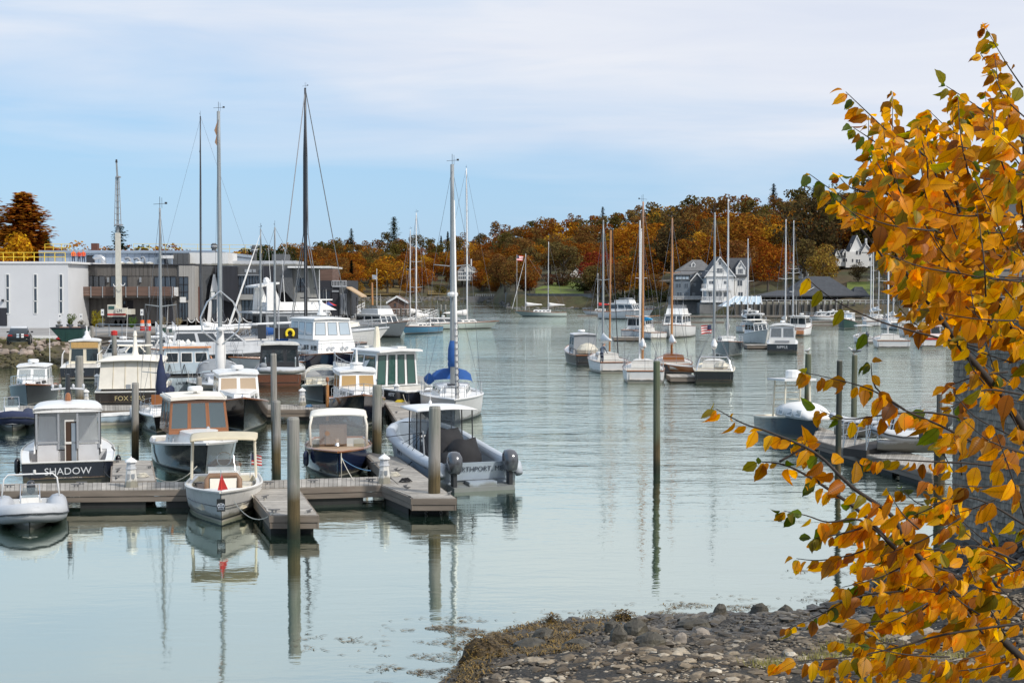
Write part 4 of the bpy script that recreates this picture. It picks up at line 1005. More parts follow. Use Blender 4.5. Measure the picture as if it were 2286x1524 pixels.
# ------------------------------------------------------------------ docks
DD=-15.0
dock('long front dock with a grey plank deck crossing the left foreground',[(-60,1080),(560,1073),(560,1090),(-60,1095.5)],along='h',group='floating docks',cleats=[(170,1086,0),(182,1081,.1),(440,1083,0),(20,1088,.1)])
dock('short dock section behind the blue launch bow joining the two front fingers',[(562,1073),(852,1063),(852,1082),(562,1090)],along='h',group='floating docks',cleats=[(698,1077,0),(828,1074,.1),(600,1081,0)])
dock('finger dock with a chained piling jutting towards the viewer',[(557,1091.5),(664,1089.5),(708,1149),(605,1149)],group='floating docks',cleats=[(577,1094,1.2),(612,1143,.1),(690,1144,1.2),(592,1112,1.1)])
dock('finger dock along the grey twin outboard boat',[(812,1008),(886,1019),(1015,1111),(921,1111)],group='floating docks',cleats=[(838,1036,.2),(905,1088,1.2),(1003,1104,1.2),(884,1050,1.2)])
q=dock('triangular corner of decking between the front dock and the finger by the grey boat',[(853.5,1063),(866,1063),(924,1110),(853.5,1082)],group='floating docks')
dock('finger dock beside the dark hulled boat with the white wheelhouse',[(252,1027),(336,1027),(346,1073),(250,1074)],group='floating docks',cleats=[(262,1032,1.2),(264,1050,1.2),(262,1066,.5),(334,1045,1.2)])
dock('long plank walkway crossing the marina behind the front boats',[(40,905),(768,902),(768,913),(40,917)],along='h',group='floating docks',cleats=[(660,907,0),(130,911,0),(420,909,0)])
dock('finger dock with black fenders right of the little black sloop',[(392,918.5),(464,918),(496,1002),(408,1002)],group='floating docks')
dock('finger dock with blue fenders beyond the plank walkway',[(388,877),(437,876),(446,901.5),(391,902)],group='floating docks')
dock('finger dock with a cleated end by the white sailboat bow',[(848,880),(886,878),(960,938),(893,948)],group='floating docks',cleats=[(900,938,.2),(950,935,1.2),(885,922,1.2),(913,900,1.2)])
dock('short dock under the inflatable and the blue hulled motor yacht',[(628,826),(700,824),(716,836),(634,838)],group='floating docks',pw=.2)
# ------------------------------------------------------------------ pilings
PL=[(656,933,1201,28,'thick grey piling with a white roller chain at the end of the front finger dock','pile'),(969,908,1143,27,'thick grey piling at the corner of the dock by the grey twin outboard boat','pile'),(841,860,1017,21,'grey piling standing in front of the amber curtained boat','pile'),(618,895,1069,18,'grey piling just right of the varnished wheelhouse boat, shorter of two in line','pile'),(613,790,1000,14,'tall slim piling behind the shorter one right of the black bow','pile'),(302,855,1022,16,'grey piling to the right of the dark boat with the white roof','pile'),(446,842,962,12.5,'slim grey piling left of the black bow','pile'),(421,771,884,12.5,'grey piling in front of the pale blue trawler stern','pile'),(178,795,935,18,'grey piling in front of the cream wheelhouse boat with brown stained foot','pile'),(205,728,806,9,'leftmost slim piling by the green skip','pile'),(256,742,828,11,'piling with a red topped cap left of the small blue workboat','pile'),(331,741,832,14,'stout grey piling under the aluminium gangway','pile'),(1466,806,1056,15.5,'tall green stained piling alone in the open water','pilegreen'),(1802,790,935,14,'greenish piling behind the cream tower boat','pilegreen'),(1870,805,1083,13,'dark piling rising in front of the gangway on the right','piledark'),(1905,792,1000,13,'greenish piling behind the gangway on the right','pilegreen'),(1880,690,715,3.4,'far slim piling below the pavilion wharf','piledark')]
PILE={}
for p in PL:PILE['by the small' if 'red topped' in p[4]else p[4]]=piling(*p)
c=W(656,1168,.12);ch=thing('roller_chain','chain of white rollers looped round the front piling','chain',c)
pts=[]
for i in range(15):
 a=pi+pi*i/14;pts.append(Vector((c.x+.40*math.cos(a),c.y+.0+.45*math.sin(a),c.z+.46*abs(math.cos(a))**2.2-.02)))
for a,b in zip(pts,pts[1:]):
 q=MB();d=(b-a);q.tube([a+d*.08,a+d*.92],.062 if abs(a.x-c.x)<.34 else .03,9);q.build('roller',M['white']if abs(a.x-c.x)<.34 else M['cleat'],ch,world= True)
c=W(969,1122,.3);ch=thing('mooring_chain','slack chain holding the dock to the piling by the grey boat','chain',c)
for s in(-1,1):
 for k in range(9):
  p=c+Vector((s*(.33-.02*k),-.25-.02*k,.18-k*.085));q=MB();q.tube([p+Vector((.035*math.cos(a),0,.055*math.sin(a)))if k%2 else p+Vector((0,.035*math.cos(a),.055*math.sin(a)))for a in[2*pi*j/8 for j in range(8)]],.013,5,closed= True);q.build('link',M['cleat'],ch,world= True)
p=W(256,828);q=MB();q.lathe((0,0,D(256,748,p.y).z),[(.24,0),(.26,.02),(.26,.34),(.05,.40)],10);q.build('cap',M['red'],PILE['by the small'],world= False)
for x,y,l in((293,1086,'white power pedestal on the front dock right of the dark boat transom'),(858,1078,'white power pedestal hung with hose on the corner by the grey boat'),(675,905,'white power pedestal on the plank walkway left of the navy bow'),(192,908,'white power pedestal beside the brown stained piling'),(885,893,'white power pedestal with yellow hose by the covered dark hull'),(217,868,'white power pedestal right of the cream wheelhouse boat'),(232,868,'second white power pedestal right of the cream wheelhouse boat')):pedestal(x,y,l)
# ------------------------------------------------------------------ front row of the marina
def boat_shadow():
 L=8.4;t=boat('cabin_cruiser','dark hulled cruiser with SHADOW across its transom and a white wheelhouse','boat',152,1079,-17,L)
 H=hull(t,L,3.35,.80,1.22,'ink','white',tr=.92,rake=.10,cock=.40,deck='white',rail='offwhite',railr=.03,floor=.22,coam=.28,inner='palegrey',full=2.0)
 zr=2.42
 cabin(t,.3,2.3,.95,2.38,1.14,.92,'white',rk=.6,roof= None,front=3,side=2,aft=0,glass='glass')
 trunk(t,H,.72,.92,.12,'white',.7,2)
 canopy(t,-1.55,2.0,1.24,zr,'white',.20,.10,'roof',.25)
 q=MB();q.box((-1.50,0,zr-.02),(.10,2.46,.16));q.build('roof_brow',M['white'],t)
 for y0,y1 in((.34,1.12),(-1.12,-.34)):
  q=MB();q.quad((-1.46,y1,1.22),(-1.46,y0,1.22),(-1.40,y0,zr),(-1.40,y1,zr));q.build('screen',M['vinyl'],t)
  q=MB()
  for y in(y0,y1):q.box2((-1.50,y-.035,.95),(-1.43,y+.035,zr))
  q.box2((-1.50,y0,1.16),(-1.44,y1,1.24));q.build('screen_frame',M['midgrey'],t)
  q=MB();q.box2((-1.44,y0+.02,.24),(-1.36,y1-.02,1.12));q.build('aft_bulkhead',M['palegrey'],t)
 for s in(1,-1):
  q=MB();q.quad((-1.44,s*1.15,1.18),(.3,s*1.14,1.18),(.3,s*1.06,zr),(-1.40,s*1.14,zr));q.build('side_screen',M['vinyl'],t)
  q=MB();q.box2((-1.45,s*1.10,.9),(-1.36,s*1.19,zr));q.build('corner_post',M['charcoal'],t)
  q=MB();q.hexa([(-1.5,s*1.20-.03,.80),(-1.05,s*1.20-.03,.80),(-1.05,s*1.20+.03,.80),(-1.5,s*1.20+.03,.80),(-1.42,s*1.17-.03,1.25),(-1.12,s*1.17-.03,1.25),(-1.12,s*1.17+.03,1.25),(-1.42,s*1.17+.03,1.25)]);q.build('coaming_wing',M['white'],t)
 q=MB();q.box2((-1.38,-.30,.24),(-1.34,.08,1.95));q.build('door',M['cabinshade'],t)  # open doorway: flat dark panel painted as the shaded cabin interior
 q=MB();q.box2((-1.42,-.30,.26),(-1.385,-.12,1.9));q.build('sliding_door',M['slate'],t)
 q=MB();q.box2((-1.37,-.34,1.96),(-1.32,.12,2.02));q.box2((-1.37,-.34,.24),(-1.32,-.30,1.96));q.box2((-1.37,.08,.24),(-1.32,.12,1.96));q.box2((-1.42,-.32,1.12),(-1.36,.12,1.2));q.build('door_frame',M['offwhite'],t)
 q=MB();q.tube([(.7,0,zr+.15),(.55,0,zr+1.2)],[.16,.07],8);q.build('antenna_mast',M['charcoal'],t)
 q=MB();q.tube([(.55,.62,zr+.62),(.58,0,zr+.66),(.55,-.62,zr+.62)],.035,6)
 for y in(-.58,-.2,.28,.56):q.lathe((.56,y,zr+.66),[(.04,0),(.06,.1),(.02,.16)],7)
 q.build('spreader',M['palegrey'],t)
 q=MB();q.lathe((.2,0,zr+.17),[(.10,0),(.13,.1),(.09,.3),(.03,.34)],9);q.build('spotlight',M['teak'],t)
 antenna(t,.5,.05,zr+1.1,.8,.01,'charcoal');antenna(t,.5,-.12,zr+.9,.9,.01,'charcoal')
 text(t,'SHADOW',.36,aft_mtx(-L/2-.097,.45,0,-.15),M['letter'])
 text(t,'YARMOUTH HARBOR ME',.085,aft_mtx(-L/2-.060,.205,0,-.15),M['letter'])
 for s in(1,-1):fender(t,H.pt(.22,s)+Vector((0,s*.13,-.35)),'black')
 q=MB();q.tube([H.pt(.3,-1,.02),H.pt(.28,-1,.18,.1)],.03,5);q.build('cleat',M['cleat'],t)
 return t
boat_shadow()
def boat_rib(px,ywl,head,L,B,label,tubem='tube',arch= True,name='inflatable_boat',console= True,strip='charcoal',motor= True):
 t=boat(name,label,'inflatable boat',px,ywl,head,L,'bow');r=B*.138
 z=.42;pts=[]
 for s in(1,-1):
  seg=[Vector((-L/2,s*(B/2-r),z)),Vector((-L*.2,s*(B/2-r),z)),Vector((L*.15,s*(B/2-r),z+.04)),Vector((L*.30,s*(B/2-r)*.82,z+.12)),Vector((L*.41,s*(B/2-r)*.45,z+.23))]
  pts.append(seg)
 path=pts[0]+[Vector((L*.45,0,z+.28))]+pts[1][::-1]
 q=MB();q.tube([path[0]-Vector((.18,0,0))]+path+[path[-1]-Vector((.18,0,0))],[r*.45]+[r]*len(path)+[r*.45],12);q.build('tube',M[tubem],t,True)
 q=MB();up=[p+Vector((0,0,0))for p in path]
 cen=Vector((0,0,0))
 fine=[]
 for i in range(len(path)-1):
  for k in range(4):fine.append(path[i].lerp(path[i+1],k/4))
 fine.append(path[-1]);off=[]
 for i,p in enumerate(fine):
  d=fine[min(i+1,len(fine)-1)]-fine[max(i-1,0)];nn=Vector((d.y,-d.x,0)).normalized()
  if nn.dot(Vector((p.x+L*.3 if p.x>0 else 0,p.y,0)))<0:nn=-nn
  off.append(p+nn*r*1.0)
 q.tube(off,.035,5);q.build('rubbing_strake',M[strip],t)
 q=MB();q.loft([[Vector((x,w*k,zz))for k,zz in((1,.30),(.55,-.02),(0,-.22+.35*max(0,(x/L))),(-.55,-.02),(-1,.30))]for x,w in((-L/2,B*.36),(0,B*.36),(L*.25,B*.30),(L*.38,B*.15),(L*.43,.02))],cap= False,open_ring= True)
 q.build('hull',M['palegrey'],t,True)
 q=MB();q.loft([[Vector((x,w,.32)),Vector((x,-w,.32))]for x,w in((-L/2,B*.34),(L*.2,B*.32),(L*.38,B*.12))],cap= False,open_ring= True);q.build('sole',M['offwhite'],t)
 q=MB();q.box2((-L/2-.02,-B*.34,0),(-L/2+.06,B*.34,.62));q.build('transom',M['palegrey'],t)
 if console:
  q=MB();q.hexa([(-.35,-.38,.32),(.35,-.33,.32),(.35,.33,.32),(-.35,.38,.32),(-.25,-.36,1.05),(.15,-.32,1.0),(.15,.32,1.0),(-.25,.36,1.05)]);q.build('console',M['offwhite'],t)
  q=MB();q.hexa([(.10,-.30,1.0),(.14,-.30,1.0),(.14,.30,1.0),(.10,.30,1.0),(-.08,-.26,1.38),(-.05,-.26,1.38),(-.05,.26,1.38),(-.08,.26,1.38)]);q.build('windscreen',M['clear'],t)
  q=MB();q.box2((-1.2,-.42,.32),(-.75,.42,.75));q.build('seat',M['offwhite'],t)
  q=MB();q.tube([(.16,.36,.95),(-.08,.34,1.5),(-.08,-.34,1.5),(.16,-.36,.95)],.02,6);q.build('grab_rail',M['steel'],t)
 if arch:
  q=MB();q.tube([(-L*.34,B*.40,.6),(-L*.36,B*.36,1.55),(-L*.36,B*.30,1.72),(-L*.36,-B*.30,1.72),(-L*.36,-B*.36,1.55),(-L*.34,-B*.40,.6)],.032,7);q.build('radar_arch',M['whitespar'],t,True)
  q=MB();q.lathe((-L*.36,.15,1.73),[(.05,0),(.06,.08),(.05,.16)],8);q.build('stern_light',M['offwhite'],t)
 if motor:outboard(t,-L/2-.02,0,.72,.9,'charcoal')
 return t
t=boat_rib(66,1190,162,4.5,2.75,'grey inflatable with a white console and arch, bow towards the viewer at left edge');t.scale=(.78,.78,.74)
boat_rib(28,963,160,5.2,2.3,'navy tubed inflatable with a tall console left of the dark wheelhouse boat','navycanvas',arch= False)
def boat_console():
 L=6.2;t=boat('center_console_boat','cream centre console boat under a T top, bow towards the viewer','boat',494,1172,170,L,'bow')
 H=hull(t,L,2.35,.72,1.02,'offwhite','charcoal',tr=.9,rake=.12,flare=.55,cock=.80,deck='white',rail='offwhite',railr=.045,floor=.28,coam=.17,inner='cream',full=2.6,bottom='ivorybottom',belly=.2,cockmat='cream')
 q=MB()
 for s in(1,-1):q.tube([Vector((*H.pt(u,s,0,.02+.16*u**3).xy,.34+.20*u))for u in H.ts[:-2]],.014,4)
 q.build('hull_strake',M['charcoal'],t)
 q=MB();q.hexa([(-.9,-.52,.28),(.55,-.48,.28),(.55,.48,.28),(-.9,.52,.28),(-.7,-.50,1.30),(.05,-.46,1.28),(.05,.46,1.28),(-.7,.50,1.30)]);q.build('console',M['white'],t)
 rim=[(.62,-.50,.32),(.40,-.50,1.02),(.36,-.42,1.15),(.36,.42,1.15),(.40,.50,1.02),(.62,.50,.32)]
 q=MB();q.tube(rim,.085,7);q.build('seat_bolster',M['tan'],t,True)
 q=MB();q.hexa([(.56,-.40,.34),(.66,-.40,.34),(.66,.40,.34),(.56,.40,.34),(.34,-.40,1.06),(.44,-.40,1.06),(.44,.40,1.06),(.34,.40,1.06)])
 q.build('seat_back',M['ivory'],t)
 q=MB();q.loft([[Vector((.10-.22*v,(.50-.05*v)*math.cos(a),1.28+.45*v))+Vector((.14*math.sin(a),0,0))for a in[pi*k/8 for k in range(9)]]for v in(0,.5,1)],cap= False,open_ring= True);q.build('windscreen',M['clear'],t,True)
 q=MB();q.hexa([(-1.55,-.5,.28),(-1.1,-.5,.28),(-1.1,.5,.28),(-1.55,.5,.28),(-1.55,-.5,1.0),(-1.15,-.5,1.0),(-1.15,.5,1.0),(-1.55,.5,1.0)]);q.build('leaning_post',M['cream'],t)
 q=MB();q.tube([(-1.35,-.5,1.2),(-1.35,-.25,1.36),(-1.35,.25,1.36),(-1.35,.5,1.2)],.11,7);q.build('helm_seat',M['tan'],t,True)
 q=MB();q.tube([(-.80,.22*math.cos(a),1.52+.22*math.sin(a))for a in[2*pi*k/14 for k in range(14)]],.018,5,closed= True);q.tube([(-.8,-.2,1.52),(-.8,.2,1.52)],.015,5);q.build('steering_wheel',M['steel'],t)
 canopy(t,-2.0,.25,1.06,2.22,'beige',.12,.05,'canopy',.15)
 q=MB()
 for s in(1,-1):
  for x in(-.35,-.75):q.tube([(x,s*1.0,.95),(x-.05,s*.96,2.22)],.045,6)
  for k in range(6):q.tube([(-.36,s*1.0,1.05+k*.2),(-.76,s*1.0,1.05+k*.2)],.018,4)
 q.build('canopy_frame',M['cream'],t)
 for s in(1,-1):q=MB();q.hexa([(-1.6,s*.70-.16,.55),(.9,s*.66-.14,.6),(.9,s*.66+.14,.6),(-1.6,s*.70+.16,.55),(-1.6,s*.70-.16,.66),(.9,s*.66-.14,.71),(.9,s*.66+.14,.71),(-1.6,s*.70+.16,.66)]);q.build('side_bench',M['cream' if s>0 else 'tan'],t)
 bx=H.pt(1).x;q=MB();q.box2((bx-.155,-.12,.44),(bx-.05,.12,.80));q.build('bow_plate',M['black'],t)
 q=MB()
 for a in(-.6,.6):q.box((bx-.045,0,.60),(.01,.21,.045),rot=Matrix.Rotation(a,3,'X'))
 q.box((bx-.045,0,.50),(.01,.2,.02));q.tube([(bx-.045,.10*math.cos(a),.61+.06*math.sin(a))for a in[2*pi*k/12 for k in range(12)]],.012,4,closed= True);q.build('bow_emblem',M['letter'],t)
 q=MB();q.tube([(bx-.35,0,1.0),(bx-.35,0,1.62)],.012,5);q.build('bow_staff',M['steel'],t)
 q=MB();q._add([(bx-.35,0,1.52),(bx-.30,.20,1.05),(bx-.34,-.10,1.02)],[(0,1,2)]);q._add([(bx-.35,.01,1.52),(bx-.37,.16,1.10),(bx-.30,-.02,1.0)],[(0,1,2)]);q.build('pennant',M['red'],t)
 q=MB();q.tube([(-2.0,.80,.75),(-2.1,.84,1.55)],.012,5);q.build('flag_staff',M['steel'],t);flag(t,(-2.1,.84,1.5),.36,.34,FLAGM,yaw=1.3)
 q=MB();q.tube([(bx-.28,.1,1.0),(bx-.22,-.1,1.0)],.03,5);q.build('cleat',M['steel'],t)
 return t
boat_console()
def boat_wheelhouse():
 L=8.6;t=boat('picnic_boat','navy hulled picnic boat with a varnished wheelhouse and radar dome','boat',462,1066,162,L,'bow')
 H=hull(t,L,3.25,.72,1.30,'ink','white',tr=.85,rake=.12,flare=.5,cock=.30,deck='white',rail='offwhite',railr=.06,full=2.3)
 trunk(t,H,.50,.86,.28,'white',.74,0)
 for s in(1,-1):
  for u in(.60,.68):q=MB();q.lathe((0,0,0),[(.09,0),(.09,.02),(.06,.025)],10);o=q.build('porthole',M['steel'],t);o.location=H.pt(u,s,.12,H.b(u)*.29);o.rotation_euler=(-s*pi/2,0,0)
 p=cabin(t,-1.6,1.15,1.35,2.62,1.28,1.14,'teak',rk=.28,roof='ivory',over=.16,crown=.10,rth=.08,front=3,side=3,glass='clearblue',frame='teak',vf=(.13,.95),vs=(.15,.94),fr=.045,gap=.045)
 radar(t,-.2,2.76,.30);q=MB();q.lathe((1.12,.35,1.5),[(.07,0),(.09,.05),(.03,.12)],8);q.build('horn',M['steel'],t)
 q=MB();q.lathe((2.9,.0,H.z(.85)+.2),[(.13,0),(.15,.03),(.15,.1),(.02,.12)],10);q.build('anchor_windlass',M['steel'],t)
 q=MB();q.tube([(3.55,-.22,1.50),(3.62,0,1.46),(3.55,.22,1.50),(3.62,0,1.46),(3.35,0,1.55)],.03,5);q.build('anchor',M['steel'],t)
 q=MB()
 for s in(1,-1):q.tube([(-1.5,s*1.16,2.78),(1.0,s*1.04,2.78)],.02,5)
 q.build('roof_rail',M['steel'],t); return t
M['clearblue']=glassmat('blue_green_wheelhouse_glass',(.11,.15,.165),.30)
boat_wheelhouse()
def boat_launch():
 L=7.2;t=boat('launch','navy blue launch with a cream canvas shelter moored bow on to the front dock','boat',756,1068,173,L,'bow')
 H=hull(t,L,2.55,.78,1.02,'navy','white',tr=.8,rake=.06,flare=.25,cock=.62,deck='teakdeck',rail='teak',railr=.045,full=2.6,belly=.35,cockmat='teakdeck')
 x1=1.0
 canopy(t,-2.0,x1-.1,1.10,2.02,'ivory',.22,.05,'canopy',0)
 for s in(1,-1):
  q=MB();q.quad((-2.0,s*1.12,.9),(x1,s*1.06,1.0),(x1-.1,s*1.08,2.05),(-2.0,s*1.10,2.05));q.build('side_screen',M['vinyl2'],t)
  q=MB();q.tube([(x1+.02,s*1.06,.98),(x1-.1,s*1.08,1.7),(x1-.1,s*1.0,2.08)],.055,6);q.build('screen_pillar',M['ivory'],t,True)
 q=MB();q.quad((x1,-1.04,1.02),(x1,1.04,1.02),(x1-.1,1.02,2.12),(x1-.1,-1.02,2.12));q.build('windscreen',M['vinyl2'],t)
 q=MB();q.box2((x1-.9,-.72,.4),(x1-.35,.32,1.72));q.build('helm_console',M['tan'],t)
 q=MB();q.box2((x1-.36,-.48,.95),(x1-.30,.22,1.60));q.build('console_panel',M['tanlight'],t)
 q=MB();q.lathe((x1+.55,-.05,1.02),[(.10,0),(.06,.1),(.09,.22),(.10,.26)],9);q.build('bow_bitt',M['steel'],t)
 q=MB();q.lathe((0,0,0),[(.03,0),(.05,.1),(.09,.2),(.095,.22)],10);o=q.build('horn',M['tan'],t);o.location=(x1+.1,-.42,1.42);o.rotation_euler=(0,1.4,0)
 q=MB();q.box2((-1.6,-1.0,.5),(0,-.6,.92));q.box2((-1.6,.6,.5),(0,1.0,.92));q.build('bench',M['beige'],t)
 q=MB();q.tube([H.pt(.985,1,.02),(H.pt(1).x+.06,.1,.6),(H.pt(1).x-.15,.1,.05)],.018,5);q.build('bow_line',M['rope'],t)
 fender(t,H.pt(.7,-1)+Vector((0,-.14,-.4)),'navy')
 return t
M['tanlight']=mat('tan_canvas_panel',(.30,.20,.13),.8,var=.1)
boat_launch()
def boat_landing():
 L=8.3;t=boat('landing_craft','grey aluminium twin outboard workboat lettered NORTHPORT, ME','boat',1066,1089,-21,L)
 H=hull(t,L,3.0,.92,1.75,'greyhull','greyhull',tr=.97,rake=.10,flare=.12,cock=.93,deck='greyhull',rail= None,floor=.32,coam=.20,inner='greyhull',full=5.5,belly=-.1,bottom='midgrey',cockmat='midgrey')
 for s in(1,-1):
  q=MB();q.tube([Vector((-L/2-.35,s*1.42,.48))]+[Vector((*H.pt(u,s,0,.06).xy,H.z(u)-.20+.04))for u in H.ts[:-3]],[.14]+[.20]*6+[.19]*5,10);q.build('foam_collar',M['palegrey2'],t,True)
 text(t,'NORTHPORT, ME',.245,aft_mtx(-L/2-.128,.68,.06,-.13),M['letterdark'],aspect=1.0)
 q=MB();q.hexa([(-L/2-.75,-1.1,-.1),(-L/2,-1.15,-.1),(-L/2,1.15,-.1),(-L/2-.75,1.1,-.1),(-L/2-.75,-1.1,.14),(-L/2,-1.15,.2),(-L/2,1.15,.2),(-L/2-.75,1.1,.14)]);q.build('swim_platform',M['greyhull'],t)
 for s in(1,-1):q=MB();q.box2((-L/2-.6,s*.25-.25,.14),(-L/2-.1,s*.25+.25,.30));q.build('platform_step',M['greyhull'],t)
 outboard(t,-L/2-.12,1.02,.50,1.28,'enginegrey');outboard(t,-L/2-.12,-1.02,.50,1.28,'enginegrey')
 def heap(x,y,z,sx,sy,sz,seed):
  rng=random.Random(seed);rg=[]
  for k in range(5):
   v=k/4;rg.append([Vector((x+math.cos(a)*sx*(1-.45*v**2)*rng.uniform(.88,1.1),y+math.sin(a)*sy*(1-.4*v**2)*rng.uniform(.9,1.08),z+sz*v*rng.uniform(.9,1.02)))for a in[2*pi*j/12 for j in range(12)]])
  q=MB();q.loft(rg); return q.build('cargo_cover',M['blackcanvas'],t,True)
 heap(-1.0,.2,.32,1.0,.92,1.55,4);heap(-2.1,-.2,.32,.6,.72,1.25,7);heap(-2.3,.4,.32,.5,.5,.8,9)
 q=MB();q.box2((.1,-.75,.32),(1.1,.75,1.42));q.build('console',M['greyhull'],t)
 q=MB();q.hexa([(.05,-.85,1.45),(1.2,-.85,1.45),(1.2,.85,1.45),(.05,.85,1.45),(.15,-.82,2.42),(.95,-.8,2.42),(.95,.8,2.42),(.15,.82,2.42)]);q.build('windscreen',M['vinyl'],t)
 q=MB();q.tube([(.05,-.8,1.42),(.02,.0,1.44),(.05,.8,1.42)],.045,6);q.build('grab_rail',M['whitespar'],t)
 canopy(t,-.9,1.5,1.16,2.45,'white',.13,.06,'hardtop',.1)
 for x,y in((-.75,-1.02),(-.75,1.02),(.1,-.9),(.1,.9),(1.2,.85),(1.2,-.85)):
  q=MB();q.tube([(x,y,.9),(x,y*.98,2.46)],.026,5);q.build('hardtop_post',M['charcoal'],t)
 q=MB();q.lathe((.3,.3,2.56),[(.05,0),(.07,.1),(.03,.18)],8);q.tube([(.3,.3,2.7),(.3,.3,3.0)],.012,4);q.build('masthead_light',M['white'],t)
 text(t,'NPT',.34,mtx((-1,0,0),(0,0,1),(0,1,0),(.3,1.502,.84)),M['letterdark'])
 q=MB();q.tube([(-2.6,1.42,.5),(-2.6,1.5,1.9)],.03,6);q.build('davit_post',M['midgrey'],t)
 q=MB()
 for x,z in((.3,1.1),(-.4,1.0),(-1.1,.9),(-3.6,.8)):q.tube([(-2.6,1.5,1.85),(x,1.52,z)],.012,4)
 q.tube([(-2.6,1.5,1.85),(1.8,1.66,1.25)],.014,4);q.build('davit_line',M['rubber'],t)
 return t
M['palegrey2']=mat('light_grey_foam_collar',(.47,.52,.57),.5,var=.06)
M['enginegrey']=mat('metallic_grey_engine_cowl',(.10,.105,.115),.25,metal=.4,var=.1,coat=.6)
boat_landing()
# ------------------------------------------------------------------ second row
def lobster_yacht(name,label,px,ywl,head,L,B,hm,win,wf='white',roofm='white',cur= None,radk='dome',anchor='bow',ladder= True,fs=.85,fb=1.75,hh=1.35,rail= True,house='white',boot='white',wins=(2,2),deck='white',side2= True):
 t=boat(name,label,'boat',px,ywl,head,L,anchor)
 H=hull(t,L,B,fs,fb,hm,boot,tr=.85,rake=.10,flare=.5,cock=.30,deck=deck,rail='teak',railr=.05,full=2.1)
 x1=H.pt(.60).x;w=H.b(.55)*.80;zb=H.z(.55)
 trunk(t,H,.55,.86,.22,house,.72,2)
 cabin(t,H.pt(.24).x,x1,zb-.35,zb+hh,w,w*.88,house,rk=.55,roof=roofm,over=.16,crown=.12,rth=.06,front=wins[0],side=wins[1],glass=win,frame=wf,vf=(.45,.93),vs=(.48,.92),fr=.04,gap=.09)
 if cur:
  q=MB();q.quad((x1-.75,-w*.8,zb+.2),(x1-.75,w*.8,zb+.2),(x1-1.0,w*.76,zb+hh-.1),(x1-1.0,-w*.76,zb+hh-.1));q.build('curtain',M[cur],t)
 if radk=='dome':radar(t,x1-1.5,zb+hh+.12,.33)
 elif radk=='mast':q=MB();q.lathe((x1-1.2,0,zb+hh+.12),[(.3,0),(.34,.1),(.28,.28),(.36,.3),(.36,.36),(.08,.40),(.06,.8),(.04,1.05)],12);q.build('radar_dome',M['white'],t)
 if rail:bow_rail(t,H,.55,.985,.55,.016,6)
 q=MB();q.box2((x1+.1,-.3,zb+.26),(x1+.7,.3,zb+.31));q.build('deck_hatch',M['charcoal'],t)
 q=MB();q.lathe((H.pt(.93).x,0,H.z(.93)),[(.09,0),(.1,.1),(.05,.2)],8);q.build('bow_bitt',M['steel'],t)
 return t,H
t,H=lobster_yacht('lobster_yacht','glossy black lobster yacht with cream curtained windscreen and bow facing the viewer',545,968,166,10.5,3.15,'black','curtainglass',fb=1.75,rail= False)
t,H=lobster_yacht('lobster_yacht','navy lobster yacht with amber windscreen and tall radar behind the grey piling',812,957,170,10.0,3.0,'ink','amberglass',radk='mast',fb=1.72)
def small_cuddy():
 L=7;t=boat('launch','small cream launch with a clear canvas hood behind the amber windowed yacht','boat',722,900,172,L,'bow')
 H=hull(t,L,2.6,.7,1.15,'charcoal','white',cock=.5,deck='cream',rail='cream',railr=.06,full=2.3)
 trunk(t,H,.48,.85,.2,'cream',.72,0)
 q=MB();q.box2((-1.9,-1.05,.5),(.5,1.05,1.35));q.build('coaming',M['cream'],t)
 dodger(t,.55,1.08,1.30,.72,'vinyl2',2.3);canopy(t,-2.0,-.3,1.1,1.62,'ivory',.40,.03);
 q=MB()
 for x in(.35,-.3,-2.0):q.tube([(x,1.1*math.cos(a),1.35+.68*math.sin(a)**.6)for a in[pi*k/10 for k in range(11)]],.03,5)
 q.build('hood_frame',M['ivory'],t);bow_rail(t,H,.6,.98,.4,.014,5); return t
small_cuddy()
q0=W(734,985,0)
sg=thing('dock_sign_post','orange wooden post carrying a small white board beside the navy lobster yacht','sign post',W(731,917,.6));p=Vector(sg.location)
q=MB();q.tube([(0,0,-.5),(0,0,1.35)],.085,7);q.build('post',M['spar'],sg)
q=MB();q.box((-.02,-.11,.10),(.62,.03,.20));q.build('board',M['palegrey'],sg)
q=MB();q.tube([(0,0,1.35),(0,0,1.55)],.03,5);q.lathe((0,0,1.5),[(.07,0),(.1,.08),(.08,.22),(.03,.26)],8);q.build('post_lamp',M['teak'],sg)
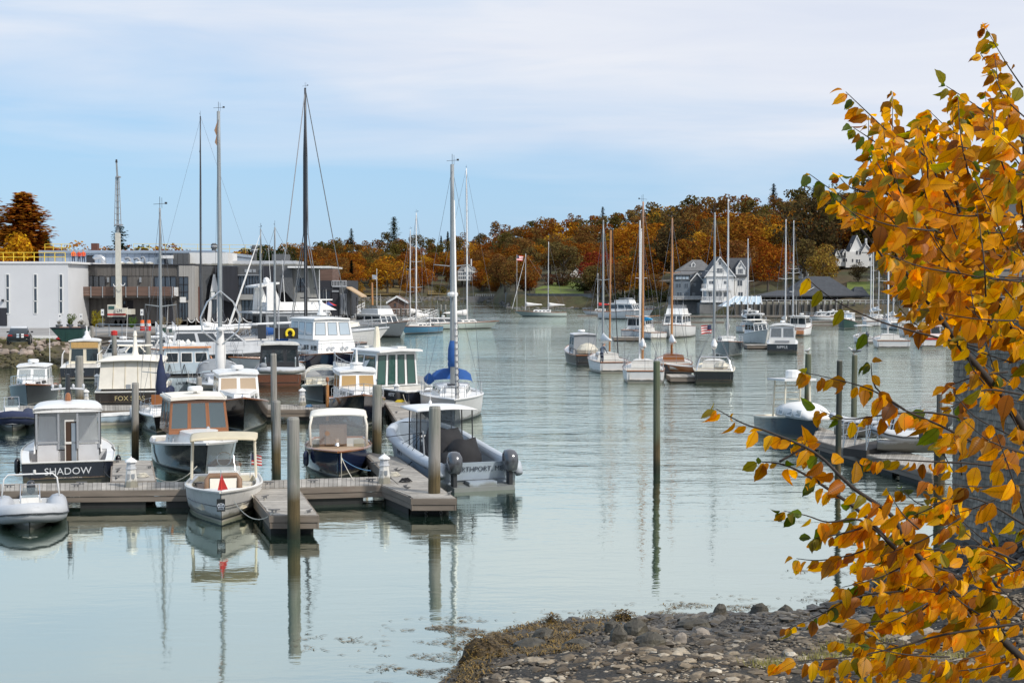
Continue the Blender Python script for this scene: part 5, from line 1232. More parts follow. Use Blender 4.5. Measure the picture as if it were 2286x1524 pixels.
def fox_seas():
 L=11;t=boat('canvas_cruiser','wide cruiser lettered FOX SEAS with its cockpit closed by cream canvas','boat',290,906,-10,L)
 H=hull(t,L,4.2,.85,1.7,'brownhull','white',tr=.93,rake=.09,cock=.34,deck='ivorydeck',rail='offwhite',railr=.05,coam=.25)
 q=MB();rg=[]
 for x,k,z in((-L/2+.25,1.0,0),(-L/2+.9,1.0,.0),(.3,.95,.03)):
  rg.append([Vector((x+(.25*v if x<-L/2+.4 else 0),(1.80-.12*v)*k*c,1.0+1.62*v+(.14*(1-abs(c))if v==1 else 0)))for c,v in[(-1,0),(-1,.5),(-1,1),(-.5,1),(0,1),(.5,1),(1,1),(1,.5),(1,0)]])
 q.loft(rg,open_ring= True,cap= False);a=rg[0];q.poly(a[::-1]);q.build('cockpit_cover',M['ivory'],t)
 for y in(-1.2,-.45,.3,1.0):
  s=MB();s.tube([(-L/2+.24,y,1.02),(-L/2+.36,y*.97,1.8),(-L/2+.49,y*.95,2.60)],.022,4);s.build('zip_seam',M['beige'],t)
 q=MB();q.box((-L/2+.255,.1,1.12),(.03,.28,.26));q.build('cover_window',M['midgrey'],t)
 canopy(t,-L/2+.15,1.2,1.92,2.60,'ivory',.22,.09,'hardtop',.2)
 q=MB();q.lathe((-1.6,0,2.8),[(.24,0),(.16,.25),(.11,.9),(.09,1.15),(.13,1.2),(.08,1.5)],9);q.build('light_mast',M['ivory'],t)
 q=MB();q.tube([(-1.6,-1.05,3.42),(-1.6,0,3.38),(-1.6,1.05,3.42)],[.05,.08,.05],6);q.tube([(-1.6,-.6,3.0),(-1.6,-.28,3.36)],.04,5);q.tube([(-1.6,.6,3.0),(-1.6,.28,3.36)],.04,5);q.build('mast_arm',M['ivory'],t)
 for s in(1,-1):
  q=MB();q.tube([H.pt(.06,s,0,.1),H.pt(.09,s,.75,.12),H.pt(.30,s,.85,.12),H.pt(.42,s,.6,.1)],.025,6);q.tube([H.pt(.16,s,0,.1),H.pt(.16,s,.8,.12)],.02,5);q.build('side_rail',M['whitespar'],t)
  q=MB();q.quad(H.pt(.34,s,0,.3),H.pt(.7,s,0,.4),H.pt(.66,s,.9,.5),H.pt(.34,s,1.0,.4));q.build('house_side',M['ivory'],t)
 text(t,'FOX SEAS',.40,aft_mtx(-L/2-.095,.45,0,-.14),M['gold'])
 for k in range(4):fender(t,H.pt(.06+.05*k,-1)+Vector((0,-.2,-.15-.1*(k%2))),'navycanvas',.2,.6)
 return t
M['brownhull']=mat('dark_brown_hull',(.030,.020,.017),.25,var=.15,coat=.4);M['ivorydeck']=mat('ivory_deck',(.74,.71,.64),.45,var=.06)
fox_seas()
def cream_wheelhouse():
 L=9;t=boat('wheelhouse_boat','white boat with a cream wheelhouse and dark transom nearest the rocky bank','boat',178,848,-10,L)
 H=hull(t,L,3.1,.95,1.5,'ink','white',tr=.9,cock=.36,deck='white',rail='offwhite',coam=.3)
 cabin(t,-1.2,2.2,.85,2.75,1.22,1.0,'cream',rk=.5,roof='white',over=.15,crown=.14,rth=.08,front=2,side=2,aft=2,glass='glass',frame='cream',va=(.18,.74),fr=.06)
 q=MB();q.box2((-1.32,-1.0,2.28),(-1.22,1.0,2.72));q.build('aft_valance',M['amber'],t)
 q=MB();q.lathe((.2,0,2.95),[(.3,0),(.32,.1),(.16,.3),(.16,.55),(.06,.6),(.05,1.0)],10);q.build('light_mast',M['white'],t)
 for s in(1,-1):
  q=MB();q.tube([H.pt(.02,s,0,.1),H.pt(.05,s,.95,.14),H.pt(.3,s,1.1,.15)],.03,6);q.tube([H.pt(.15,s,0,.1),H.pt(.15,s,1.0,.14)],.02,5);q.build('side_rail',M['whitespar'],t)
 text(t,'FALCO',.22,aft_mtx(-L/2-.11,.62,0,-.125),M['letter']);q=MB();q.box2((-L/2-.5,-1.2,.12),(-L/2,1.2,.17));q.build('swim_platform',M['white'],t); return t
cream_wheelhouse()
t,H=lobster_yacht('cabin_cruiser','white cabin cruiser with black bow and round radar near the left picture edge',60,908,166,8.5,2.75,'charcoal','vinyl2',fb=1.35,fs=.8,hh=1.1,wins=(2,2))
antenna(t,-.5,1.0,2.4,2.6,.018,'whitespar')
def skiff():
 L=4.6;t=boat('skiff','small pale blue open skiff with an outboard tied to the plank walkway','boat',262,946,76,L,'mid')
 H=hull(t,L,1.6,.45,.62,'paleblue','cream',cock=.93,deck='white',rail='white',railr=.03,floor=.15,coam=.07,inner='white',bottom='ivorybottom',cockmat='offwhite')
 outboard(t,-L/2,0,.5,.8,'charcoal');q=MB();q.box2((-.6,-.7,.32),(-.3,.7,.36));q.box2((.7,-.65,.34),(1.0,.65,.38));q.build('thwart',M['white'],t); return t
skiff()
def black_sloop():
 L=8.0;t=boat('sailboat','little black hulled sloop with a navy sail cover standing on end at its mast','sailboat',346,972,172,L,'bow')
 H=hull(t,L,2.4,.75,.95,'black','white',tr=.7,rake=.14,deck='white',rail='white',railr=.05,full=2.0,cock=.35)
 trunk(t,H,.38,.72,.30,'white',.66,2);mast(t,.6,1.2,9.65,.075,'mast',((.50,.75),(.16,.95)),True,H,boom=3.2,cover='navycanvas',fore=3.7)
 q=MB();q.lathe((.72,0,0),[(.04,1.25),(.2,1.5),(.27,2.1),(.2,2.9),(.07,3.5),(.05,3.7)],9);q.build('jib_bag',M['navycanvas'],t,True)
 q=MB();q.box2((1.2,-.42,1.25),(1.24,.42,1.75));q.build('hatch_board',M['teak'],t)
 pulpit(t,H,.5);lifelines(t,H,.14,.9,.5);pushpit(t,H,.5)
 for u in(.35,.5,.62):fender(t,H.pt(u,-1)+Vector((0,-.14,-.35)),'rubber',.12,.55)
 for u in(.4,.55):fender(t,H.pt(u,-1)+Vector((0,-.35,-.05)),'palegrey',.12,.5)
 return t
black_sloop()
def trawler():
 L=12;t=boat('trawler','pale blue grey trawler stern with an orange edged roof beside the gangway','boat',418,888,-14,L)
 H=hull(t,L,3.5,1.35,2.0,'paleblue','charcoal',tr=.95,cock=.1,deck='white',rail='charcoal',railr=.04,bottom='paleblue')
 cabin(t,-5.4,1.5,1.5,3.15,1.5,1.4,'paleblue',rk=.5,roof='offwhite',over=.12,crown=.05,rth=.05,front=2,side=4,aft=3,glass='glass',frame='white',va=(.42,.82),fr=.05)
 q=MB();q.box2((-5.58,-1.52,3.12),(-5.50,1.52,3.24));q.build('roof_trim',M['orangeroof'],t)
 for s in(1,-1):q=MB();q.hexa([(-5.0,s*1.72-.04,1.3),(1,s*1.72-.04,1.7),(1,s*1.72+.04,1.7),(-5.0,s*1.72+.04,1.3),(-4.6,s*1.72-.04,2.1),(1,s*1.72-.04,2.3),(1,s*1.72+.04,2.3),(-4.6,s*1.72+.04,2.1)]);q.build('bulwark',M['orangeroof'],t)
 text(t,'LAUREL LOU',.24,aft_mtx(-L/2-.118,.95,0,-.09),M['letterdark'])
 for y in(-.9,0,.9):q=MB();q.tube([(-5.5,y,1.5),(-5.46,y+.15,2.1)],.02,5);q.tube([(-5.5,y+.3,1.5),(-5.46,y+.15,2.1)],.02,5);q.build('fender_holder',M['charcoal'],t)
 q=MB()
 for k in range(9):q.lathe((-4+k*.5,R.uniform(-1,1),3.2),[(.16,0),(.2,.1),(.05,.3)],7)
 q.build('roof_gear',M['offwhite'],t); return t
M['orangeroof']=mat('faded_orange_paint',(.62,.27,.12),.6,var=.12)
trawler()
def express():
 L=13;t=boat('express_cruiser','white express cruiser with black hull side behind the tall grey mast','boat',505,826,77,L,'mid')
 H=hull(t,L,4.0,1.35,1.75,'black','white',tr=.9,rake=.14,deck='white',rail='palegrey',railr=.08,cock=.25)
 q=MB()
 for s in(1,-1):q.loft([[H.pt(u,s,0,.0),H.pt(u,s,.85,.12)]for u in H.ts[2:-2]],cap= False,open_ring= True)
 q.build('upper_topside',M['palegrey'],t)
 cabin(t,-4.6,2.6,1.7,3.4,1.75,1.2,'palegrey',rk=2.2,rka=.5,tum=.8,roof='white',over=.25,crown=.12,rth=.1,front=2,side=3,glass='glass',frame='charcoal',vf=(.3,.9),vs=(.45,.85),fr=.03)
 bow_rail(t,H,.5,.985,1.2,.018,6);radar(t,-1.5,3.6,.3)
 q=MB();q.tube([(-4.8,0,3.55),(5.6,0,3.95)],[.10,.12],7);q.build('awning_boom',M['whitespar'],t); return t
express()
def dark_sloop():
 L=12.5;t=boat('sailboat','dark teal sloop with a tall grey mast, white mast sleeve and hooped radar guard','sailboat',503,916,165,L,'bow')
 H=hull(t,L,3.6,1.15,1.45,'teal','white',tr=.75,rake=.15,deck='palegrey',rail='white',railr=.05,full=2.0,cock=.3)
 trunk(t,H,.36,.68,.35,'palegrey',.62,3)
 tp=mast(t,1.6,1.85,15.5,.13,'mast',((.245,.1),),True,H,boom= None,fore=6.0,rad=.165,rt=.75)
 q=MB();q.lathe((1.6,0,1.85),[(.16,.05),(.28,.3),(.33,1.0),(.30,1.7),(.20,2.4),(.15,2.7)],10);q.build('sail_sleeve',M['whitecanvas'],t,True)
 q=MB();q.tube([(1.85,-.1,3.6),(1.85,-1.05,4.4),(1.85,-1.15,5.2),(1.85,-.75,6.1),(1.85,0,6.75),(1.85,.75,6.1),(1.85,1.15,5.2),(1.85,1.05,4.4),(1.85,.1,3.6)],.05,6);q.build('radar_guard_hoop',M['steel'],t)
 q=MB();q._add([(1.62,-.06,16.8),(1.66,-.26,16.2),(1.58,-.13,15.9),(1.66,-.24,15.5),(1.6,-.1,15.3)],[(0,1,2),(0,2,4),(2,3,4)]);q.build('pennant',M['tan'],t)
 pulpit(t,H,.65);lifelines(t,H);dodger(t,-.8,1.2,1.7,.9,'greyfabric');
 q=MB()
 for s in(1,-1):q.tube([(-1.2-.02,s*.7+.55*math.cos(a),1.85+.55*math.sin(a))for a in[2*pi*k/16 for k in range(16)]],.03,5,closed= True)
 q.build('steering_wheel',M['steel'],t); return t
dark_sloop()
def canoe_stern():
 L=11;t=boat('motor_sailer','brown sterned motor sailer with a grey dinghy on its davits and a black dodger','sailboat',622,860,-8,L)
 H=hull(t,L,3.6,.85,1.5,'ink','white',transom='mahog',tr=.88,cock=.35,deck='offwhite',rail='offwhite',railr=.05)
 cabin(t,-3.2,.9,.95,2.75,1.45,1.2,'charcoal',rk=.5,roof='offwhite',over=.3,crown=.12,rth=.08,front=3,side=3,aft=3,glass='glass',frame='charcoal',va=(.3,.85),fr=.05)
 q=MB();q.box2((-.9,-1.35,3.15),(-.6,.35,3.95));q.build('weather_cloth',M['blackcanvas'],t);q=MB();q.box2((-.9,1.0,3.15),(-.6,1.6,4.2));q.build('side_cloth',M['charcoal'],t)
 q=MB();q.loft([[Vector((-1.0-.0,-.75+.36*math.cos(a)*k,3.55+.36*math.sin(a)*k))for a in[pi*(-.22+1.44*j/14)for j in range(15)]]for k in(1.0,.55)],cap= False,open_ring= True)
 hs=MB();hs.tube([(-1.0,-.75+.27*math.cos(a),3.55+.29*math.sin(a))for a in[pi*(-.25+1.5*j/14)for j in range(15)]],.10,7);hs.build('horseshoe_buoy',M['yellow'],t,True)
 q=MB()
 for y in(-1.2,.9):q.tube([(-5.3,y,1.1),(-5.9,y,2.0),(-6.3,y,1.9)],.05,6)
 q.build('davit',M['steel'],t)
 antenna(t,-1.1,.05,3.1,3.4,.025,'palegrey',0)
 return t
canoe_stern()
p=W(632,862);d=thing('dinghy','light grey inflatable dinghy slung across the brown stern','inflatable boat',(p.x,p.y-.75,.95),0)
q=MB();pth=[Vector((-1.5,.0,.22)),Vector((-1.3,-.45,.22)),Vector((.9,-.5,.18)),Vector((1.45,0,.28)),Vector((.9,.5,.18)),Vector((-1.3,.5,.22))]
q.tube(pth,.23,9,closed= True);q.build('tube',M['tube'],d,True);q=MB();q.box2((-1.3,-.4,.0),(.9,.4,.06));q.build('sole',M['midgrey'],d)
q=MB();q.lathe((-1.25,-.1,.35),[(.12,0),(.26,.08),(.26,.3),(.1,.4)],9);q.build('outboard_cover',M['greyfabric'],d,True)
def big_motor():
 L=13.5;t=boat('motor_yacht','navy hulled motor yacht with three wide white framed windows facing right of the viewer','boat',792,843,152,L,'bow')
 H=hull(t,L,4.7,1.3,2.0,'navy','white',tr=.85,rake=.09,flare=.45,deck='white',rail='teak',railr=.06,full=2.4,cock=.2)
 cabin(t,-4.2,2.6,1.5,2.75,1.9,1.65,'white',rk=.3,roof='white',over=.05,crown=.05,front=0,side=4,vs=(.35,.7),name='deckhouse',roofname='deckhouse_top')
 cabin(t,-3.6,1.6,2.8,4.35,1.85,1.7,'white',rk=.3,roof='white',over=.18,crown=.12,rth=.10,front=3,side=3,glass='bluepane',frame='charcoal',vf=(.22,.88),vs=(.22,.88),fr=.035,gap=.12)
 bow_rail(t,H,.4,.985,.8,.02,8);radar(t,-1.0,4.55,.38);radar_arm(t,-1.2,4.9,'white',1.0,1.0);antenna(t,-1.4,.6,4.6,2.2,.02);antenna(t,-1.2,-.1,6.0,2.4,.03,'white',0)
 for s in(1,-1):
  for u in(.66,.72):q=MB();q.lathe((0,0,0),[(.14,0),(.14,.03),(.09,.035)],10);o=q.build('porthole',M['steel'],t);o.location=Vector((2.62,s*(.4+(u-.66)*6),2.15));o.rotation_euler=(0,pi/2,0)
 return t
big_motor()
def pilothouse():
 L=10.5;t=boat('pilothouse_boat','white pilothouse boat with green tinted doors and dark covered hull by the white sloop','boat',958,916,-38,L)
 H=hull(t,L,3.6,1.15,1.9,'ink','white',tr=.9,rake=.11,deck='white',rail='white',railr=.06,cock=.3,full=2.4)
 for s in(1,-1):
  q=MB();q.loft([[H.pt(u,s,.0,-.01),H.pt(u,s,.45,.1)]for u in H.ts[3:]],cap= False,open_ring= True);q.build('upper_topside',M['white'],t)
  for u in(.60,.75):q=MB();q.box((0,0,0),(.55,.04,.2));o=q.build('port_light',M['glass'],t);o.location=H.pt(u,s,.22,.02);o.rotation_euler=(0,0,-s*.25)
 cabin(t,-1.9,1.9,1.2,3.2,1.5,1.1,'white',rk=.7,roof='white',over=.25,overa=.55,crown=.14,rth=.09,front=2,side=2,aft=4,glass='greenglass',frame='charcoal',vf=(.35,.92),vs=(.42,.9),va=(.05,.92),fr=.04)
 q=MB();q.lathe((-.1,.2,3.4),[(.22,0),(.2,.5),(.16,1.0),(.1,1.25)],8);q.build('light_mast',M['cream'],t)
 q=MB();q.box2((-1.9,-.7,3.42),(-1.2,-.1,3.5));q.box2((.3,.1,3.42),(1.2,.8,3.5));q.build('roof_hatch',M['offwhite'],t)
 bow_rail(t,H,.5,.985,1.05,.018,6)
 q=MB();rng=random.Random(8)
 q.loft([[H.pt(u,1,-.02,-.03),Vector((*H.pt(u,1,0,-.10-.05*rng.random()).xy,.7)),Vector((*H.pt(u,1,0,-.02).xy,.1))]for u in H.ts[:9]],cap= False,open_ring= True);q.build('hull_cover',M['blackcanvas'],t,True)
 for u in(.05,.2,.36,.5):fender(t,H.pt(u,1)+Vector((0,.25,-.45)),'rubber',.2,.75)
 text(t,'ASTER',.26,mtx((-1,0,0),(0,0,1),(0,1,0),H.pt(.12,1)+Vector((0,.12,-.25))),M['letter']); return t
pilothouse()
def white_sloop():
 L=11.0;t=boat('sailboat','white sloop with royal blue sail cover, bow on, just behind the grey workboat','sailboat',1016,948,176,L,'bow')
 H=hull(t,L,3.45,1.1,1.32,'white','navy',tr=.75,rake=.12,deck='white',rail='white',railr=.05,full=2.1,cock=.3)
 trunk(t,H,.36,.72,.40,'white',.66,3);
 mast(t,.55,1.8,11.75,.125,'mast',((.535,1.0),),True,H,boom=4.0,cover='royal',fore=5.3,furl= None,rad=.40,rt=.8,boomz=.75)
 q=MB();q.lathe((.56,0,1.8),[(.15,.9),(.27,1.3),(.24,1.9),(.15,2.3)],9);q.build('mast_boot',M['royal'],t,True)
 pulpit(t,H,.65);lifelines(t,H,.14,.88,.62);dodger(t,-.9,1.15,1.75,.75,'royal')
 q=MB();q.box2((1.5,-.32,1.78),(2.1,.32,1.86));q.build('deck_hatch',M['charcoal'],t);q=MB();q.box2((2.4,-.4,1.4),(3.0,.4,1.68));q.build('life_raft',M['white'],t)
 q=MB();q.tube([(5.2,.1,1.35),(.9,.1,11.6)],[.10,.03],7);q.build('furled_sail',M['whitecanvas'],t,True)
 q=MB()
 for k in range(12):q.tube([Vector((5.2-4.3*k/34,.1+.11*math.cos(a),1.4+11*k/34+.11*math.sin(a)+a*.05))for a in[2*pi*j/6 for j in range(7)]],.012,4)
 q.build('furling_line',M['navycanvas'],t)
 q=MB();q.lathe((-.6,-1.25,1.95),[(.05,-.3),(.28,-.1),(.3,.1),(.05,.35)],9);q.build('winch_bag',M['royal'],t,True); return t
white_sloop()
# ------------------------------------------------------------------ lines and loose gear on the docks
def line(label,pts,sag=.15,m='rope',r=.014):
 P=[Vector(p)for p in pts];t=thing('mooring_line',label,'rope',P[0],0,'mooring lines');q=MB()
 for a,b in zip(P,P[1:]):q.tube([a.lerp(b,k/8)-Vector((0,0,sag*4*(k/8)*(1-k/8)))for k in range(9)],r,5)
 q.build('rope',M[m],t,world= True)
line('pale line from the cream console boat bow to the front finger dock',[D(522,1118,41.0),W(612,1143,.68)],.35)
line('pale line from the console boat side to the finger dock cleat',[D(560,1098,43.5),W(592,1112,.68)],.25)
line('white line from the varnished wheelhouse boat to the finger dock',[D(440,1040,47.5),W(347,1066,.66)],.3)
line('dark line from the SHADOW boat quarter to the finger dock',[D(240,1040,51.5),W(264,1050,.68)],.12,'rubber',.02)
line('second dark line from the SHADOW boat to the dock corner',[D(232,1050,50.5),W(262,1066,.68)],.12,'rubber',.02)
line('blue line from the navy launch to the dock corner',[D(762,1022,48.5),W(828,1050,.66)],.1,'bluerope')
line('cream line drooping from the navy launch stem',[D(762,1020,48),W(790,1072,.62)],.05)
line('black line from the grey workboat to the finger dock',[D(940,1000,53.5),W(884,1050,.68)],.2,'rubber',.018)
line('black line from the grey workboat stern to the dock',[D(985,1050,50.5),W(905,1088,.68)],.15,'rubber',.018)
line('white line from the white sloop bow to the cleated dock end',[D(985,918,72),W(950,935,.68)],.2)
line('white line from the covered dark hull to the cleated dock',[D(900,880,78),W(913,900,.68)],.2)
line('pale line from the black lobster yacht to the finger dock',[D(505,915,70),W(474,935,.66)],.3)
line('pale line from the teal sloop bow to the walkway',[D(490,888,78),W(465,904,.66)],.4)
def coil(px,py,label,m='rope',z=.61,r=.22):
 p=W(px,py,z);t=thing('coiled_line',label,'rope',p,0,'coiled lines on the docks');q=MB();n=46
 q.tube([Vector((r*(1-.012*k)*math.cos(k*.55),.8*r*(1-.012*k)*math.sin(k*.55),.02+.03*(k//11)+.006*math.sin(k*2.1)))for k in range(n)],.016,5);q.build('rope',M[m],t)
coil(905,1075,'dark coil of line on the dock behind the grey workboat corner','rubber');coil(880,1062,'small pale coil of line near the corner power pedestal');coil(318,1064,'pale coil of line on the finger dock by the SHADOW boat');coil(893,897,'yellow hose coiled against the far power pedestal','yellow',.62,.3);coil(690,908,'blue coil of line beside the walkway power pedestal','bluerope');coil(440,940,'dark coil of line among the fenders on the finger dock','rubber');coil(410,888,'dark coil of line on the dock behind the walkway','rubber')
for k,(px,py)in enumerate(((399,884),(402,890),(437,890),(440,896),(404,930),(408,948),(470,930),(476,948),(482,962),(414,966))):
 p=W(px,py,.66);t=thing('rubber_bumper',['small black rubber bumper on the left edge of the far finger dock, rear one','small black rubber bumper on the left edge of the far finger dock, front one','small black rubber bumper on the right edge of the far finger dock, rear one','small black rubber bumper on the right edge of the far finger dock, front one','black rubber bumper on the left edge of the fender dock, rearmost','black rubber bumper on the left edge of the fender dock, second','black rubber bumper on the right edge of the fender dock, rearmost','black rubber bumper on the right edge of the fender dock, second','black rubber bumper on the right edge of the fender dock, front one','black rubber bumper on the left edge of the fender dock, front one'][k],'bumper',p,.3,'rubber bumpers on dock edges');q=MB();q.tube([(-.16,0,.05),(.16,0,.05)],[.05,.06],8);q.build('pad',M['rubber'],t);q=MB();q.tube([(-.1,-.05,.1),(.1,.05,.12)],.02,5);q.build('strap',M['cleat'],t)
 # ------------------------------------------------------------------ boats further out
def sloop(label,px,ywl,head,L,B,hm,mh,mx=.05,mm='mast',anchor='bow',sp=((.5,.9),),boot='white',deckm='offwhite',house='offwhite',boom= True,cover='whitecanvas',fs=.9,fb=1.2,name='sailboat',dodg= None,r=.10,tr=.7,rail='teak',furl= None,tx= None,pul= True,wire=.011,txm='gold',mtop= True,chain= None,bottom='charcoal',wins=3,full=2.0):
 t=boat(name,label,'sailboat',px,ywl,head,L,anchor)
 H=hull(t,L,B,fs,fb,hm,boot,tr=tr,rake=.13,deck=deckm,rail=rail,railr=.05,full=full,cock=.32,bottom=bottom)
 trunk(t,H,.36,.70,.38,house,.62,wins);z=H.z(.6)+.3
 mast(t,mx*L,z,mh,r,mm,sp,True,H,boom=L*.36 if boom else None,cover=cover if boom else None,fore=L*.45,furl=furl,wire=wire,topgear=mtop)
 if pul:pulpit(t,H);pushpit(t,H);lifelines(t,H)
 if dodg:dodger(t,-.1*L,B*.33,z,.8,dodg)
 if tx:text(t,tx,.3,aft_mtx(-L/2-.11,fs*.6,0,.1),M[txm])
 return t,H
def cruiser(label,px,ywl,head,L,B,hm,anchor='mid',fly= True,house='white',fs=1.1,fb=1.9,glass='glass',name='motor_yacht',cat='boat',boot='white',hh=1.5,tower= False):
 t=boat(name,label,cat,px,ywl,head,L,anchor)
 H=hull(t,L,B,fs,fb,hm,boot,tr=.9,rake=.13,flare=.5,deck='white',rail='teak' if hm in('white','palegrey')else 'offwhite',railr=.05,full=2.2,cock=.22)
 zb=H.z(.5)-.15;w=B*.40
 cabin(t,-.28*L,.20*L,zb,zb+hh,w,w*.8,house,rk=.9,roof=house,over=.2,overa=.5,crown=.1,rth=.08,front=3,side=3,aft=2,glass=glass,frame='charcoal',vf=(.35,.9),vs=(.4,.88),fr=.03)
 if fly:
  z1=zb+hh+.12
  cabin(t,-.20*L,.10*L,z1,z1+.75,w*.85,w*.7,house,rk=.3,roof= None,front=0,side=0,name='flybridge')
  q=MB();q.quad((.10*L-.25,-w*.62,z1+.75),(.10*L-.25,w*.62,z1+.75),(.06*L-.3,w*.58,z1+1.25),(.06*L-.3,-w*.58,z1+1.25));q.build('flybridge_screen',M['vinyl2'],t)
  for s in(1,-1):q=MB();q.quad((-.12*L,s*w*.78,z1+.75),(.10*L-.25,s*w*.62,z1+.75),(.06*L-.3,s*w*.58,z1+1.25),(-.12*L,s*w*.76,z1+1.25));q.build('flybridge_screen',M['vinyl2'],t)
 else:radar(t,-.02*L,zb+hh+.15,.3)
 bow_rail(t,H,.48,.985,.7,.02,6);antenna(t,-.1*L,w*.5,zb+hh,3.0,.02)
 return t,H
def grand_yacht():
 L=19;t=boat('motor_yacht','big white and grey motor yacht with a raised arch and stern passerelle in front of the restaurant','boat',700,779,58,L,'mid')
 t['label']='biggest white and grey motor yacht with raised arch, moored below the restaurant'
 H=hull(t,L,5.2,1.5,2.3,'white','charcoal',tr=.9,rake=.11,deck='white',rail='palegrey',railr=.08,full=2.3,cock=.16)
 cabin(t,-6.5,2.6,1.7,4.1,2.2,1.8,'greyfabric',rk=1.6,roof='palegrey',over=.3,overa=1.6,crown=.1,rth=.16,front=2,side=3,aft=2,glass='glass',frame='charcoal',fr=.04,vs=(.3,.85))
 cabin(t,-5.5,2.2,4.4,5.3,2.0,1.5,'white',rk=1.8,roof= None,front=0,side=0,name='flybridge')
 for s in(1,-1):q=MB();q.hexa([(-6.4,s*2.0-.15,4.4),(-4.4,s*2.0-.15,4.4),(-4.4,s*2.0+.15,4.4),(-6.4,s*2.0+.15,4.4),(-6.3,s*1.7-.12,7.2),(-5.5,s*1.7-.12,7.2),(-5.5,s*1.7+.12,7.2),(-6.3,s*1.7+.12,7.2)]);q.build('radar_arch',M['white'],t)
 q=MB();q.hexa([(-7.3,-1.8,6.9),(-4.8,-1.8,7.3),(-4.8,1.8,7.3),(-7.3,1.8,6.9),(-7.3,-1.8,7.1),(-4.8,-1.8,7.5),(-4.8,1.8,7.5),(-7.3,1.8,7.1)]);q.lathe((-5.6,0,7.4),[(.3,0),(.4,.2),(.32,.5),(.05,.65)],10);q.build('arch_top',M['white'],t)
 q=MB();q.box((-.6,0,5.75),(.12,4.4,.12));q.box((1.2,0,6.8),(.1,5,.1));q.tube([(1.2,0,5.2),(1.2,0,6.8)],.09,6);q.build('signal_mast',M['charcoal'],t)
 bow_rail(t,H,.4,.985,1.0,.03,9);antenna(t,-3,1,5,5,.035);antenna(t,-5.5,-1,7.4,4,.03)
 q=MB();q.hexa([(3.2,-.9,2.3),(5.4,-.9,2.5),(5.4,.9,2.5),(3.2,.9,2.3),(3.4,-.8,3.2),(5.3,-.7,3.0),(5.3,.7,3.0),(3.4,.8,3.2)]);q.build('deck_tender',M['ivory'],t)
 return t
grand_yacht()
def mast_only(label,px,ywl,L,B,hm,mh,head,r,mm,sp,cover,**k):return sloop(label,px,ywl,head,L,B,hm,mh,mm=mm,sp=sp,cover=cover,r=r,**k)
t,H=sloop('large dark sloop with the tallest black mast behind the grey motor yacht',700,800,200,17,4.6,'charcoal',24.3,mx=.09,mm='blackspar',sp=((.42,.25),(.73,.2)),cover='greyfabric',r=.17,anchor='mid',fs=1.3,fb=1.7,wire=.05,deckm='palegrey')
t,H=sloop('grey sloop with a short mast and diagonal furled white jib by the motor yacht',598,800,235,10.5,3.3,'palegrey',11.3,mx=.07,mm='mast',sp=((.33,.9),),cover='royal',r=.11,anchor='mid',furl=.11,wire=.014)
t,H=sloop('white ketch with a thin mast of four spreaders in front of the gabled restaurant',462,786,262,15,4,'white',23.8,mx=.04,mm='charcoal',sp=((.32,1.1),(.5,1.2),(.66,1.1),(.84,.9)),cover='whitecanvas',r=.10,anchor='mid',wire=.011)
t,H=cruiser('white flybridge motor yacht with varnished rail on the pier beyond the restaurant',850,750,143,14,4.6,'white',fb=2.2,fs=1.4)
q=MB();q.tube([(-2.2,0,4.4),(-2.3,0,7.6)],.14,7);q.build('steadying_mast',M['spar'],t)
q=MB();q.tube([(-1.5,.3,4.4),(-1.5,.3,9.6)],.04,5);q.build('flag_staff',M['whitespar'],t);flag(t,(-2.3,0,8.7),.9,.6,['white','red','white'],stripes= False)
t,H=sloop('mid blue hulled yacht with a tall white mast beside the white flybridge yacht',934,743,200,13,3.8,'blue',16.8,mx=.06,mm='whitespar',sp=((.2,.9),(.33,1.0),(.56,.9)),r=.12,anchor='mid',boot='white',wire=.02)
t,H=sloop('slim yacht behind the blue one, its mast slightly shorter',916,728,205,12,3.6,'white',15.8,mx=.0,mm='whitespar',sp=((.3,.8),(.55,.8)),r=.10,anchor='mid',wire=.018)
t,H=cruiser('low black workboat ahead of the blue yacht',992,733,80,9,3,'black',fly= False,fs=.8,fb=1.2,hh=.9)
t,H=sloop('pale grey sloop moored stern on behind the tall blue covered sloop mast',1040,733,68,12,3.8,'palegreen',25.5,mx=.02,mm='whitespar',sp=((.30,1.3),(.48,1.1),(.72,.8)),r=.15,anchor='mid',wire=.02,dodg='greyfabric')
t,H=sloop('white sloop with a royal blue boom cover lying behind the yellow horseshoe buoy',640,828,262,9.5,3.0,'white',10.6,mx=.1,mm='mast',cover='royal',anchor='mid',sp=((.45,.8),),wire=.012,dodg='royal')
t,H=cruiser('low white day cruiser with a blue cover left of the navy motor yacht',672,834,196,7,2.6,'white',fly= False,hh=1.0,fs=.8,fb=1.2)
q=MB();q.box2((-2.6,-.8,1.0),(-1.0,.8,1.35));q.build('cockpit_cover',M['royal'],t)
t,H=cruiser('white sport boat half hidden between the gangway and the pale blue trawler',352,812,262,8.5,2.9,'white',fly= False,hh=1.2)
t=boat('ketch','pale green two masted ketch lying alone off the sea wall','sailboat',1205,706,272,12.4,'mid')
H=hull(t,12.4,3.6,.95,1.35,'palegreen','charcoal',tr=.45,rake=.17,deck='offwhite',rail='teak',railr=.05,cock=.25,sheer2=.08);trunk(t,H,.34,.7,.4,'white',.62,4)
mast(t,3.4,1.5,13.3,.10,'whitespar',((.45,.8),),True,H,boom=4,cover='whitecanvas',fore=6.6,wire=.02,furl=.07)
mast(t,-2.0,1.4,16.2,.11,'whitespar',((.3,.7),(.56,.8),(.8,.5)),True,H,boom=4,cover='whitecanvas',wire=.02);pulpit(t,H);lifelines(t,H)
